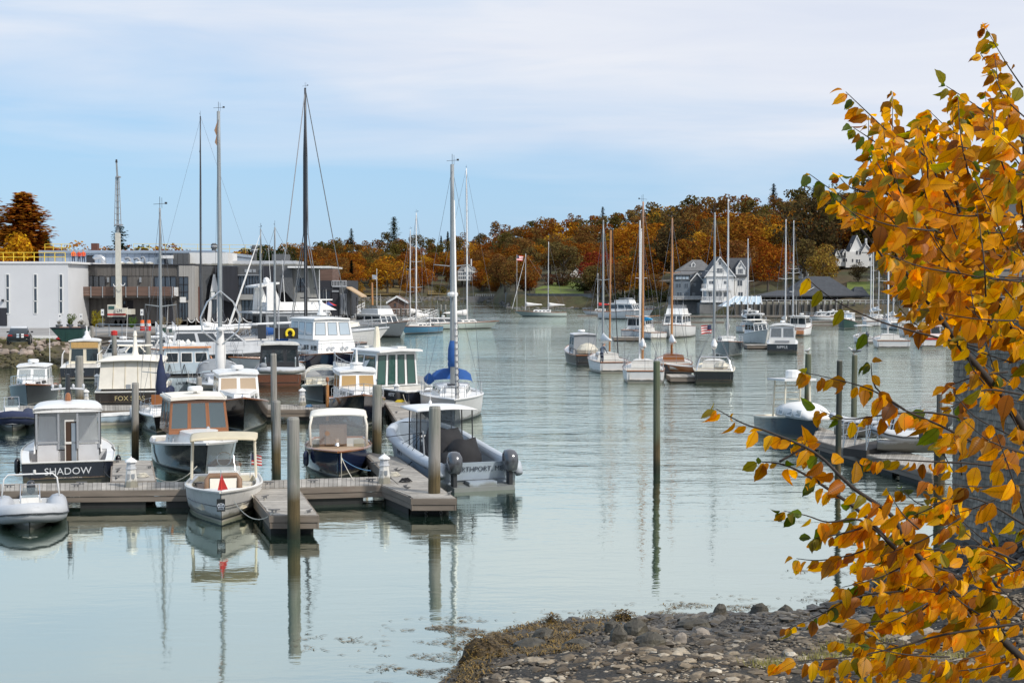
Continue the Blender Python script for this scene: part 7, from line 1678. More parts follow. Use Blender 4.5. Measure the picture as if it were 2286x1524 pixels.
person('worker in an orange vest leaning on the roof railing, leftmost of three',D(164,590,176),-1.2,(.80,.17,.03),.25,1.8,hat=(.7,.35,.05));person('worker in a red orange jacket standing in the middle of three on the roof',D(177,590,178),-1.6,(.55,.06,.03),.05,1.75);person('worker in an orange vest standing rightmost of three on the roof',D(186.5,590,178),-1.5,(.72,.10,.03),.0,1.8,hat=(.05,.04,.04))
b=Bld('gabled_restaurant','dark clad harbour building with folded gables and tall glazing','building',560,716,173.6);Y=173.6
b.box('core',436,690,594,720,Y+1.2,10,M['darkclad'])
def tri(b,name,p,Y0,dep,m):
 P=[D(x,y,Y0)for x,y in p];n=len(P);q=MB();K=[v+Vector((0,dep,0))for v in P]
 q._add(P+K,[tuple(range(n)),tuple(range(n,2*n))[::-1]]+[(i,n+i,n+(i+1)%n,(i+1)%n)for i in range(n)]); return b.mb(q,name,m)
tri(b,'gable_panel',[(436,720),(436,594),(447,594),(441,640),(441,720)],Y+.6,.5,M['boardlight'])
tri(b,'gable_panel',[(441,700),(444,594),(476,594),(462,640),(456,700)],Y+.3,.8,M['darkgrey'])
tri(b,'gable_panel',[(482,594),(529,594),(531,668),(512,674),(496,668)],Y-.9,1.6,M['darkclad'])
tri(b,'a_frame',[(462,720),(467,668),(476,612),(480,612),(492,668),(490,720),(484,720),(484,668),(472,668),(470,720)],Y-.2,.4,M['housewhite'])
tri(b,'glazing',[(471.5,719),(471.5,668),(478,620),(484.5,668),(484.5,719)],Y+.1,.1,M['houseglass'])
b.box('column',439,444,640,720,Y-.1,.4,M['brick']);b.box('wall_board',470,481,651,664,Y-.45,.15,M['greenskip']);b.box('sign_board',471.3,479.7,652.2,662.8,Y-.47,.02,M['white'])
b.box('header',530,584,594,614,Y-.4,1.5,M['darkgrey']);b.box('header_trim',530,584,613,615,Y-.5,.1,M['midgrey'])
for k in range(3):b.box('header_sign',546+k*9,553+k*9,601,608,Y-.46,.05,M['midgrey'])
for k in range(8):b.win(532+k*6.4,537+k*6.4,616,637,Y-.2,M['darkclad'],M['houseglass'],fr=.06);b.win(532+k*6.4,537+k*6.4,639,656,Y-.2,M['darkclad'],M['houseglass'],fr=.06)
b.box('balcony_band',530,584,657,669,Y-.5,1.2,M['concrete'])
for k in range(5):b.win(539+k*9,546+k*9,671,712,Y+.2,M['darkclad'],M['houseglass'],fr=.07)
b.box('pier_wall',531,538,670,718,Y-.1,1,M['concrete'])
tri(b,'gable_panel',[(584,594),(608,594),(618,655),(612,672),(588,672)],Y-.8,1.5,M['darkclad']);tri(b,'gable_panel',[(608,594),(652,594),(655,672),(636,650),(622,655)],Y-.4,1.2,M['darkgrey'])
tri(b,'a_frame',[(604,716),(612,655),(616,655),(626,716),(620,716),(614,676),(609,716)],Y-.6,.4,M['boardlight'])
b.box('wall',655,690,598,700,Y+.4,10,M['concrete'])
for k in range(2):b.win(663+k*9,670+k*9,622,650,Y+.4,M['darkclad'],M['houseglass'],0,2,fr=.08)
b.box('flat_roof',642,738,594,598,Y-1.2,12,M['white'])
b2=Bld('terrace_restaurant','dark restaurant block with a roof terrace and sloping awning at the pier end','building',735,705,205);Y=205
b2 .box('wall',688,776,626,704,Y,14,M['darkclad']);b2 .box('upper_wall',690,742,600,626,Y+3,8,M['boardbrown']);b2 .box('parapet',742,776,639,641,Y-.2,.2,M['midgrey']);b2 .box('entry',741,757,652,704,Y-.1,.12,M['darkclad']);b2 .box('fascia_sign',741,757,648,652,Y-.2,.1,M['midgrey']);b2 .box('side_wall',758,776,641,704,Y-.3,.3,M['darkgrey'])
for k in range(4):b2 .box('slat',761+k*3.6,762.4+k*3.6,655,703,Y-.4,.08,M['palegrey'])
for k in range(5):b2 .win(694+k*9,701+k*9,650,672,Y,M['darkclad'],M['houseglass'],fr=.08)
rail_line(b2,741,774,626,639,Y-.15,10,M['palegrey'])
a=D(777,641,Y);c=D(811,662,Y);q=MB();q.hexa([(a.x,Y-2,a.z-.12),(c.x,Y-2,c.z-.12),(c.x,Y+5,c.z-.12),(a.x,Y+5,a.z-.12),(a.x,Y-2,a.z+.06),(c.x,Y-2,c.z+.06),(c.x,Y+5,c.z+.06),(a.x,Y+5,a.z+.06)]);b2 .mb(q,'awning',M['orangeroof2']if 'orangeroof2' in M else M['beige'])
for x in(783,796,807):
 p=D(x,650+(x-777)*.62,Y-1.5);q=MB();q.tube([(p.x,Y-1.5,2.2),(p.x,Y-1.5,p.z-.1)],.06,5);b2 .mb(q,'awning_post',M['darkwood'])
for px,lab in((710,'blue cafe umbrella, left of two below the terrace restaurant'),(734,'blue and red cafe umbrella, right of two below the terrace restaurant')):
 p=D(px,684,198);t=thing('umbrella',lab,'umbrella',(p.x,198,2.25),0,'cafe umbrellas');h=D(px,673,198).z-2.25
 for k in range(8):
  a0,a1=k*pi/4,(k+1)*pi/4;q=MB();q._add([(0,0,h),(1.15*math.cos(a0),1.15*math.sin(a0),h-.55),(1.15*math.cos(a1),1.15*math.sin(a1),h-.55)],[(0,1,2)]);q.build('panel',M['red']if('red' in lab and k%3==1)else M['navycanvas2'],t)
 q=MB();q.tube([(0,0,0),(0,0,h)],.03,5);q.build('pole',M['offwhite'],t)
bw=thing('boardwalk','timber boardwalk on piles along the gabled building','boardwalk',(PX(500,168),168,0))
for i in range(46):
 u=i/46;x0=PX(lerp(418,690,u),167.4);x1=PX(lerp(418,690,(i+.95)/46),167.4);q=MB();q.box2((x0,165.6,2.26),(x1,172.6,2.34));q.build('plank',M['plank'],bw,world= True)
for k in range(3):q=MB();q.box2((PX(418,165.6),165.5+.03*k,1.85-k*.42),(PX(690,165.6),165.65+.03*k,2.22-k*.42));q.build('beam',M['pierwood'],bw,world= True)
for i in range(34):
 x=PX(420+i*8,165.2);q=MB();q.tube([(x,165.2,-1),(x,165.2,R.uniform(1.6,2.2))],.16,7);q.build('pile',M['fascia']if i%3 else M['pierwood'],bw,world= True)
def rope_rail(label,pts,drop,m='whitecanvas'):
 t=thing('rope_railing',label,'railing',pts[0],0,'rope railings')
 for p in pts:q=MB();q.tube([p,p+Vector((0,0,1.1))],.07,6);q.build('post',M['pierwood'],t,world= True)
 for a,c in zip(pts,pts[1:]):
  q=MB();q.tube([a.lerp(c,k/8)+Vector((0,0,1.05-drop*4*(k/8)*(1-k/8)))for k in range(9)],.05,5);q.build('rope',M[m],t,world= True)
rope_rail('swagged white rope railing along the boardwalk before the gables',[Vector((PX(p,166),166,2.34))for p in(418,437,455,472,490,508,525,541,577)],.55)
rope_rail('swagged white rope railing in front of the terrace restaurant',[Vector((PX(p,197+(p-700)*.2),197+(p-700)*.2,2.25))for p in range(702,806,9)],.5)
NTH=('leftmost','second from left','third from left','fourth from left','middle','fourth from right','third from right','second from right','rightmost')
def chair(p,rz,k):
 t=thing('cafe_chair','small pale cafe chair on the terrace by the water, %s of nine'%NTH[k],'chair',p,rz,'cafe chairs on the terrace');q=MB();q.box((0,0,.45),(.42,.42,.05));q.build('seat',M['offwhite'],t);q=MB();q.box((-.2,0,.75),(.05,.42,.4));q.build('backrest',M['offwhite'],t)
 for x in(-.18,.18):
  for y in(-.18,.18):q=MB();q.tube([(x,y,0),(x,y,.45)],.025,4);q.build('leg',M['midgrey'],t)
for k in range(9):px=714+k*10+R.uniform(-4,4);d=200+(px-700)*.2+R.uniform(0,3);chair((PX(px,d),d,2.25),R.uniform(0,6),k)
cr=thing('mobile_crane','ivory mobile crane with a tall telescopic boom and LM on its counterweight','crane',D(262,719,168));Y=168
def cbox(name,x0,x1,y0,y1,Y0,dep,m):a=D(x0,y1,Y0);c=D(x1,y0,Y0);q=MB();q.box2((a.x,Y0,a.z),(c.x,Y0+dep,c.z)); return q.build(name,M[m],cr,world= True)
cbox('chassis',250,292,706,714,Y,2.4,'darkclad')
for k in range(4):p=D(253+k*11.5,717,Y-.1);q=MB();q.tube([(p.x,Y-.15,2.75),(p.x,Y+.3,2.75)],.5,12);q.build('wheel',M['rubber'],cr,world= True)
cbox('cab',240,258,680,700,Y-.2,2,'craneivory');cbox('cab_window',242,255,683,690,Y-.26,.05,'greenglass');cbox('upper_deck',240,279,700,703.5,Y-.25,2.6,'red');cbox('lower_deck',240,279,703.6,707,Y-.2,2.4,'craneivory')
cbox('counterweight',258,279,687.5,699.5,Y-.5,1.2,'craneivory');cbox('winch_housing',279.5,292,690,702,Y,2,'craneivory')
text(cr,'LM',.50,front_mtx(D(266.5,694,Y-.52)-cr.location),M['letterdark'])
def boomseg(name,p,y0,y1,w0,w1,m,dx0=0):a=D(p[0],y1,Y+.8);c=D(p[1],y0,Y+.8);q=MB();s=F/Y;r0,r1=w0/s/2,w1/s/2;q.hexa([(a.x-r0,a.y-r0,a.z),(a.x+r0,a.y-r0,a.z),(a.x+r0,a.y+r0,a.z),(a.x-r0,a.y+r0,a.z),(c.x-r1,c.y-r1,c.z),(c.x+r1,c.y-r1,c.z),(c.x+r1,c.y+r1,c.z),(c.x-r1,c.y+r1,c.z)]); return q.build(name,M[m],cr,world= True)
boomseg('boom_section',(266,263),520,690,11.5,9.5,'craneivory');boomseg('boom_section',(263,262),395,520,5,3.6,'mast');boomseg('boom_section',(262,260),362,395,3.6,3,'mast');boomseg('boom_head',(260,260),356,363,4.5,3,'charcoal')
q=MB();s_=F/Y
for sx in(-1,1):q.tube([D(263+sx*7.5,505,Y+.6),D(262+sx*3.6,395,Y+.6)],.05,4)
for k in range(8):
 yy=505-k*14;w=7.5-k*.45;q.tube([D(263-w,yy,Y+.6),D(263+w,yy,Y+.6)],.03,4)
q.build('jib_lattice',M['midgrey'],cr,world= True);cbox('boom_collar',257,269,500,503,Y+.2,1.2,'midgrey');cbox('boom_collar',258,266,393,396,Y+.4,.8,'midgrey')
for x,y in((258,634),(274,632)):p=D(x,y,Y);q=MB();q.tube([p+Vector((.25*math.cos(a),0,.3*math.sin(a)))for a in[pi+pi*k/8 for k in range(9)]],.05,5);q.build('hook',M['white'],cr,world= True)
def car(label,px,py,z,rz):
 p=W(px,py,z);t=thing('parked_car',label,'car',p,rz)
 sec=[(-2.2,.55,.80,.80),(-2.1,.35,.92,.86),(-1.3,.22,1.0,.90),(0,.20,.98,.92),(1.2,.22,.92,.90),(1.95,.30,.78,.84),(2.15,.45,.66,.72)]
 q=MB();q.loft([[Vector((x,w*c,z0+(z1-z0)*v))for c,v in((-.92,0),(-1,.35),(-.97,.8),(-.85,1),(.85,1),(.97,.8),(1,.35),(.92,0))]for x,z0,z1,w in sec]);q.build('body',M['black'],t,True)
 q=MB();q.loft([[Vector((x,s*w,zz))for s,zz in((-1,z0),(-.82,z1),(.82,z1),(1,z0))]for x,w,z0,z1 in((-1.95,.74,.92,.95),(-1.35,.78,.97,1.36),(-.4,.80,.97,1.45),(.35,.80,.95,1.40),(1.15,.76,.92,.95))]);q.build('cabin_glass',M['glass'],t,True)
 q=MB();q.loft([[Vector((x,.66*s,zz))for s in(-1,1)]+[Vector((x,.6*s,zz+.03))for s in(1,-1)]for x,zz in((-1.3,1.36),(-.4,1.452),(.3,1.41))]);q.build('roof',M['palegrey'],t,True)
 for y in(-.34,.02):q=MB();q.hexa([(-2.23,y-.1,.62),(-2.19,y-.1,.62),(-2.19,y+.1,.62),(-2.23,y+.1,.62),(-2.16,y-.1,.93),(-2.02,y-.1,.93),(-2.02,y+.1,.93),(-2.16,y+.1,.93)]);q.build('racing_stripe',M['white']if y<0 else M['paleblue'],t)
 for y in(-.62,.62):q=MB();q.box((-2.13,y,.78),(.14,.34,.12));q.build('tail_light',M['red'],t)
 for x in(-1.35,1.35):
  for y in(-.82,.82):q=MB();q.tube([(x,y-.1,.33),(x,y+.1,.33)],.33,14);w=q.build('wheel',M['rubber'],t);q=MB();q.tube([(x,y-.11,.33),(x,y+.11,.33)],.2,10);q.build('rim',M['alu'],w)
 for y in(-.95,.95):q=MB();q.box((.55,y,1.0),(.14,.2,.12));q.build('mirror',M['black'],t)
car('black car with pale double stripes on its boot, parked above the bank',44,768,2.25,pi/2+.28)
sk=thing('skip','dark green open skip on the edge of the parking lot','skip',W(160,764,2.25));s_=25.4
q=MB();q.hexa([(-.55,-.8,.1),(1.15,-.8,.1),(1.15,.9,.1),(-.55,.9,.1),(-1.55,-.9,1.25),(1.25,-.9,1.25),(1.25,1.0,1.25),(-1.55,1.0,1.25)]);q.build('body',M['greenskip'],sk)
q=MB()
for a,c in(((-1.58,-.93,1.25),(1.28,-.93,1.25)),((-1.58,1.03,1.25),(1.28,1.03,1.25)),((-1.58,-.93,1.25),(-1.58,1.03,1.25)),((1.28,-.93,1.25),(1.28,1.03,1.25))):q.tube([a,c],.05,4)
q.build('rim',M['darkclad'],sk);q=MB();rng=random.Random(4)
for k in range(16):rock(q,(rng.uniform(-1.2,1.0),rng.uniform(-.6,.7),1.2),.22,rng)
tag(q.build('rubble',M['tan'],sk),kind='stuff')
for x in(-.2,.9):q=MB();q.box((x,-.86,.55),(.08,.06,1.0));q.build('rib',M['greenskip'],sk)
def small(name,label,cat,px,py,z,parts,group= None,rz=0):
 t=thing(name,label,cat,W(px,py,z),rz,group)
 for n,mb,m in parts:mb.build(n,M[m],t)
 return t
q=MB();q.box((0,0,.45),(.3,.5,.9));q2=MB();q2 .box((0,-.26,.5),(.16,.02,.7));small('barrier','orange and white barrier right of the green skip','barrier',196,760,2.25,[('body',q,'offwhite'),('stripe',q2,'orange')])
q=MB();q.lathe((0,0,0),[(.42,0),(.42,.12)],14);q2=MB();q2 .lathe((0,0,.13),[(.3,0),(.1,.35)],12);small('marker_disc','flat red marker lying beside the green skip','marker',135,757,2.25,[('base',q,'red'),('top',q2,'red')])
M['lime']=mat('yellow_green_leaves',(.28,.26,.04),.8,var=.3)
def bush(label,px,ybase,ytop,wpx,Y,col,pot= True,z=2.25):
 p=D(px,ybase,Y);h=D(px,ytop,Y).z-z;t=thing('potted_plant' if pot else 'shrub',label,'plant',(p.x,Y,z))
 c=link(R.choice(BUSH)[0],'foliage',t);c.color=(*col,1);hp=.5 if pot else 0;sc=(h-hp)/4.0;sw=wpx/(F/Y)/5.2;c.scale=(sw,sw,sc);c.location=(0,0,hp)
 if pot:q=MB();q.lathe((0,0,0),[(.28,0),(.42,.5),(.38,.55),(.3,.45)],10);q.build('pot',M['darkgrey'],t)
bush('tall green potted bush by the white building corner',156,722,693,26,160,(.12,.16,.03));bush('yellow green tall shrub left of the crane cab',212,718,682,30,169,(.30,.25,.03),False);bush('dark green bush right of the crane',293,720,700,24,165,(.09,.15,.03),False);bush('small potted plant at the foot of the white building',132,723,716,10,158,(.12,.10,.06));bush('round brown pot plant below the railing steps',181,724,714,14,158,(.14,.12,.06));bush('dry ornamental grass by the top of the gangway',362,722,704,20,160,(.40,.30,.16),False);bush('second dry ornamental grass beside the rope railing',397,718,703,18,168,(.38,.31,.18),False);bush('flowering planter left of the crane wheels',226,722,708,16,166,(.36,.33,.10))
for px,y0,y1,lab in((134,699,712,'white notice on the white building corner post'),(181,700,712,'white notice board on the step railing'),(229,690,704,'white parking sign left of the crane'),(317,690,704,'white parking sign right of the green bush')):
 p=D(px,722,162);t=thing('sign',lab,'sign',(p.x,162,2.25),0,'small white parking signs');z0,z1=D(px,y1,162).z-2.25,D(px,y0,162).z-2.25;q=MB();q.box((0,0,(z0+z1)/2),(.34,.04,z1-z0));q.build('plate',M['white'],t);q=MB();q.tube([(0,.05,0),(0,.05,z1)],.03,5);q.build('post',M['midgrey'],t);q=MB();q.lathe((0,0,0),[(.08,0),(.08,.02)],10);o=q.build('symbol',M['navycanvas'],t);o.location=(0,-.022,(z0+z1)/2);o.rotation_euler=(pi/2,0,0)
for px,lab in((318,'orange and white traffic drum left of the bright mast'),(332,'red and white traffic drum beside the bright mast')):
 q=MB();q.lathe((0,0,0),[(.28,0),(.26,.5)],10);q2=MB();q2 .lathe((0,0,.5),[(.26,0),(.24,.3)],10);q3=MB();q3 .lathe((0,0,.8),[(.24,0),(.2,.35)],10);small('traffic_drum',lab,'traffic drum',px,738,2.25,[('base',q,'red'),('band',q2,'white'),('top',q3,'orange')])
tp=thing('timber_pier','dark timber trestle pier with cross braces left of the gangway','pier',(PX(270,138),138,0))
x0,x1=PX(205,136),PX(352,136)
for i in range(24):q=MB();q.box2((lerp(x0,x1,i/24)+.01,134,2.2),(lerp(x0,x1,(i+1)/24)-.01,146,2.3));q.build('plank',M['pierwood'],tp,world= True)
for k in range(3):q=MB();q.box2((x0,134.0+.02*k,1.75-.5*k),(x1,134.16+.02*k,2.16-.5*k));q.build('beam',M['darkwood'],tp,world= True)
for r_ in range(3):
 for i in range(9):x=lerp(x0,x1,(i+.5)/9);q=MB();q.tube([(x,134.4+3.5*r_,-1.2),(x,134.4+3.5*r_,2.18)],.17,7);q.build('pile',M['piledark'],tp,world= True)
for i in range(4):a=lerp(x0,x1,i/4+.03);c=lerp(x0,x1,i/4+.22);q=MB();q.tube([(a,134.2,.1),(c,134.2,1.7)],.09,5);q.build('brace',M['darkwood'],tp,world= True)
for k in range(5):a=D(150+k*4,778+k*7,128-k);c=D(345,745+k*9,133.5-k*.3);q=MB();q.tube([a,c],.13,6);q.build('fallen_timber',M['pierwood'],tp,world= True)
railing('pier_railing','blue grey metal railing along the trestle pier',[(PX(214,134.3),134.3,2.3),(PX(330,134.3),134.3,2.3)],1.15,1.15,'slate',.035,mids=(.35,.68))
def gangway(label,p0,p1,w,rails='alu',deckm='palegrey'):
 a,c=Vector(p0),Vector(p1);t=thing('gangway',label,'gangway',a);d=c-a;sd=Vector((-d.y,d.x,0)).normalized()*w/2 if abs(d.x)+abs(d.y)>.1 else Vector((w/2,0,0))
 q=MB();q.hexa([a-sd-Vector((0,0,.15)),c-sd-Vector((0,0,.15)),c+sd-Vector((0,0,.15)),a+sd-Vector((0,0,.15)),a-sd,c-sd,c+sd,a+sd]);q.build('ramp_deck',M[deckm],t,world= True)
 for s in(1,-1):
  q=MB()
  for f in(1.05,.55):q.tube([a+sd*s+Vector((0,0,f)),c+sd*s+Vector((0,0,f))],.045,5)
  n=int(d.length/.8)
  for k in range(n+1):p=a.lerp(c,k/n)+sd*s;q.tube([p,p+Vector((0,0,1.05))],.03,4)
  for k in range(n):q.tube([a.lerp(c,k/n)+sd*s,a.lerp(c,(k+1)/n)+sd*s+Vector((0,0,1.05))],.02,4)
  q.build('truss_rail',M[rails],t,world= True)
gangway('broad aluminium gangway dropping from the pier to the pale blue trawler',D(366,742,140),D(404,792,122),1.6,'whitespar')
gangway('white railed gangway rising behind the grey motor yacht',D(545,770,156),D(602,727,165),1.3,'whitespar');gangway('white railed gangway on the pier beyond the big yacht',D(765,712,212),D(806,690,220),1.2,'whitespar')
for k in range(5):
 p=W(392+k*8.5,752+k*3,1.5);t=thing('storage_bin',['green bin with a white lid, leftmost of five beside the gangway','green bin with a white lid, second of five beside the gangway','green bin with a white lid, in the middle of five beside the gangway','green bin with a white lid, fourth of five beside the gangway','green bin with a white lid, rightmost of five beside the gangway'][k],'bin',(p.x,150-k,1.1),0,'green lidded bins on the pier');q=MB();q.box((0,0,.8),(.62,.9,1.7));q.build('body',M['greenbin'],t);q=MB();q.box((0,-.05,1.75),(.7,1.0,.28));q.build('lid',M['offwhite'],t)
q=MB();q.box2((PX(385,148),144,.7),(PX(432,148),152,1.1));tag(q.build('landing_stage',M['pierwood']),'low timber landing stage under the green lidded bins','landing stage')
t,H=cruiser('small workboat with a pale wheelhouse and blue bow between the grey pilings',272,822,285,7.5,2.6,'paleblue',fly= False,hh=1.5,fs=.8,fb=1.2)
rp=thing('pile_pier','crowded pile pier beyond the white flybridge yacht','pier',(PX(890,258),258,0));x0,x1=PX(812,256),PX(968,256)
for i in range(26):q=MB();q.box2((lerp(x0,x1,i/26)+.02,256,1.7),(lerp(x0,x1,(i+1)/26)-.02,264,1.85));q.build('plank',M['pierwood'],rp,world= True)
for i in range(16):x=lerp(x0,x1,i/15);q=MB();q.tube([(x,256.3,-1),(x,256.3,R.choice((1.7,2.9,3.2)))],.2,7);q.build('pile',M['pierwood'],rp,world= True)
railing('pier_railing','pale railing on the pile pier beyond the flybridge yacht',[(x0,257,1.85),(x1,257,1.85)],1.1,1.6,'offwhite',.05)
gangway('steep aluminium gangway from the pile pier towards the water',D(968,704,256),D(925,722,246),1.4,'whitespar')
b=Bld('boathouse','small dark red boathouse with a shallow roof behind the blue yacht','shed',886,690,285);Y=285
b.gable('roof',866,886,908,674,662,Y,6,M['boardbrown'],M['boardbrown'],.4,base=1.2);b.win(880,884,677,684,Y,M['boardbrown'],M['houseglass'])
for px in(984,994):piling(px,680,704,4.6,['grey piling left of two beyond the black workboat','grey piling right of two beyond the black workboat'][px>990])
# ------------------------------------------------------------------ the beach below
SHORE=[]
for px,py in((860,1640),(960,1560),(1015,1510),(1052,1458),(1095,1425),(1150,1404),(1230,1388),(1400,1381),(1600,1374),(1780,1366),(1880,1345),(1935,1312),(2010,1285),(2110,1262),(2300,1240),(2600,1225)):
 p=W(px,py);SHORE.append((p.x,p.y))
SHORE=[(-6.5,14),(-3.2,18)]+SHORE+[(30,46)]
def beach_z(x,y):
 yw=interp(SHORE,x);d=yw-y
 z=.135*d if d>0 else .22*d
 z+=.10*math.sin(x*1.3+y*.9)*math.sin(y*.8-x*.5)*min(1,max(0,d))
 if x>7.5:z+=min(1,max(0,d)/1.5)*min(.9,(x-7.5)*.22)
 return z
bmat=bpy.data.materials.new('shingle_beach');bmat.use_nodes= True
_t=NT(bmat.node_tree);_b=_t.n['Principled BSDF'];_p=_t.add('ShaderNodeNewGeometry').outputs['Position']
_vo=_t.add('ShaderNodeTexVoronoi');_vo.inputs['Scale'].default_value=13;_t.link(_p,_vo.inputs['Vector'])
_n=_t.noise(_p,.9,5,.65);_sx=_t.add('ShaderNodeSeparateXYZ');_t.link(_p,_sx.inputs[0])
_c=_t.mix(_t.ramp(_n,[(.35,0),(.65,1)]),(.042,.034,.024),(.10,.085,.062))
_t.link(_t.mix(1.0,_c,_t.ramp(_vo.outputs['Distance'],[(.0,1.2),(.5,.3)]),'MULTIPLY'),_b.inputs['Base Color']);_b.inputs['Roughness'].default_value=.8
_bp=_t.add('ShaderNodeBump');_bp.inputs['Strength'].default_value=.9;_bp.inputs['Distance'].default_value=.05;_bp.invert= True ;_t.link(_vo.outputs['Distance'],_bp.inputs['Height']);_t.link(_bp.outputs[0],_b.inputs['Normal'])
g=MB();xs=[-7+i*.3 for i in range(125)];ys=[9+j*.3 for j in range(105)]
for x in xs:
 for y in ys:
  z=beach_z(x,y)
  if y<17:z=min(z,1.6)
  g.v.append(Vector((x,y,z+R.uniform(-.03,.03))))
n=len(ys)
for i in range(len(xs)-1):
 for j in range(n-1):g.f.append((i*n+j,(i+1)*n+j,(i+1)*n+j+1,i*n+j+1));g.m.append(0)
beach=tag(g.build('beach',bmat,smooth= True),kind='structure')
def stonemat(name,attr= None,rgb= None,rough=.75):
 m=bpy.data.materials.new(name);m.use_nodes= True ;t=NT(m.node_tree);b=t.n['Principled BSDF']
 gm=t.add('ShaderNodeNewGeometry');r_=gm.outputs['Random Per Island']if attr else t.add('ShaderNodeObjectInfo').outputs['Random']
 n=t.noise(gm.outputs['Position'],9,5,.65);sx=t.add('ShaderNodeSeparateXYZ');t.link(gm.outputs['Position'],sx.inputs[0])
 c=t.ramp(r_,[(0,(.055,.041,.027)),(.35,(.12,.092,.060)),(.62,(.21,.166,.113)),(.85,(.34,.28,.20)),(1,(.54,.48,.38))])
 dry=t.ramp(t.math('ADD',sx.outputs[2],t.math('MULTIPLY',t.math('SUBTRACT',n,.5),.5)),[(.38,0),(.95,1)])
 c=t.mix(dry,t.mix(.76,c,(.022,.020,.014)),c)
 t.link(t.mix(1.0,c,t.ramp(n,[(.3,.65),(.7,1.3)]),'MULTIPLY'),b.inputs['Base Color'])
 t.link(t.ramp(dry,[(0,.42),(1,.85)]),b.inputs['Roughness'])
 bp=t.add('ShaderNodeBump');bp.inputs['Strength'].default_value=.5;bp.inputs['Distance'].default_value=.02;t.link(n,bp.inputs['Height']);t.link(bp.outputs[0],b.inputs['Normal']); return m
M['stone']=stonemat('beach_stone');M['stones']=stonemat('beach_stones',True)
rng=random.Random(77)
def stone_mesh(seed):
 rr=random.Random(seed);q=MB();n=rr.choice((5,6,7));ph=rr.random()*6;ax=rr.uniform(.65,1.0);rings=[]
 for z,r in((-.5,.9),(.2,.92),(.62,.45)):
  rings.append([Vector((math.cos(ph+2*pi*j/n)*r*rr.uniform(.66,1.24),ax*math.sin(ph+2*pi*j/n)*r*rr.uniform(.66,1.24),(z+rr.uniform(-.12,.12))*.62))for j in range(n)])
 q.loft(rings); return q
SM=[stone_mesh(i).mesh('stone',M['stone'])for i in range(12)]
cand=[]
for i in range(25000):
 x=rng.uniform(-2.2,12.5);yw_=interp(SHORE,x);y=rng.uniform(20.4,yw_+.15);dd=yw_-y
 if abs(x/y)>.385 or(x>9.9 and y<34 and x>10.0+(33.7-y)*.25+.1):continue
 z=beach_z(x,y)
 weedy=x<1.2 and rng.random()<.5
 if weedy:continue
 s=min(.19,.026*(1/max(.01,rng.random()))**.46)
 cand.append((s*y/28*(1.0 if dd>.8 else 1.1),x,y,z))
cand.sort(reverse= True)
stm=MB();SQ=[stone_mesh(500+i)for i in range(60)]
for i,(s,x,y,z)in enumerate(cand):
 if i<296:
  o=link(SM[i%12],'stone',beach);o.location=(x,y,z+s*.12);o.rotation_euler=(rng.uniform(-.3,.3),rng.uniform(-.3,.3),rng.uniform(0,6));o.scale=(s*1.25,s,s*rng.uniform(.4,.9))
 else:
  q=SQ[rng.randrange(60)];m_=Matrix.Translation((x,y,z+s*.1))@Matrix.Rotation(rng.uniform(0,6),4,'Z')@Matrix.Diagonal((s*1.25,s,s*rng.uniform(.4,.9),1));stm._add([m_@v for v in q.v],q.f)
tag(stm.build('shingle_stones',M['stones'],beach),kind='stuff')
M['boulder']=mat('dark_wet_boulder',(.060,.054,.040),.6,var=.5,vscale=4,bump=1.0,bscale=14,dirt=((.17,.15,.10),3.2,.52))
M['boulderpale']=mat('dry_grey_boulder',(.30,.26,.215),.85,var=.35,vscale=3,bump=.8,bscale=8)
M['weedboulder']=mat('weed_draped_boulder',(.070,.046,.018),.7,var=.6,vscale=7,bump=1.0,bscale=22,dirt=((.045,.036,.018),3.0,.5))
def boulder(px,py,wpx,hpx,label,m='boulder',seed=0,point=0):
 p=W(px,py,.05);p.z=beach_z(p.x,p.y)-.03
 s=F/p.y;r=wpx/s/2;h=hpx/s;rr=random.Random(seed);t=thing('boulder',label,'rock',p,rr.random()*0)
 q=MB();n=13;rings=[];dx=rr.uniform(-.2,.2);cuts=[(rr.uniform(0,6.3),rr.uniform(.62,.92))for _ in range(5)]
 for v,k in((-.3,.85),(.0,1.0),(.2,1.0),(.4,.95),(.6,.83),(.78,.64-.2*point),(.92,.38-.15*point),(1.0,.15)):
  rg=[]
  for j in range(n):
   a=2*pi*j/n;rad=k*rr.uniform(.9,1.1)
   for ca,cd in cuts:
    cs=math.cos(a-ca)
    if cs>.2:rad=min(rad,cd*(1.05-.25*v)/cs*rr.uniform(.96,1.04))
   rg.append(Vector((math.cos(a)*r*1.08*rad+dx*r*v,math.sin(a)*r*.85*rad,h*(v+rr.uniform(-.06,.06)))))
  rings.append(rg)
 q.loft(rings);q.build('rock',M[m],t); return t
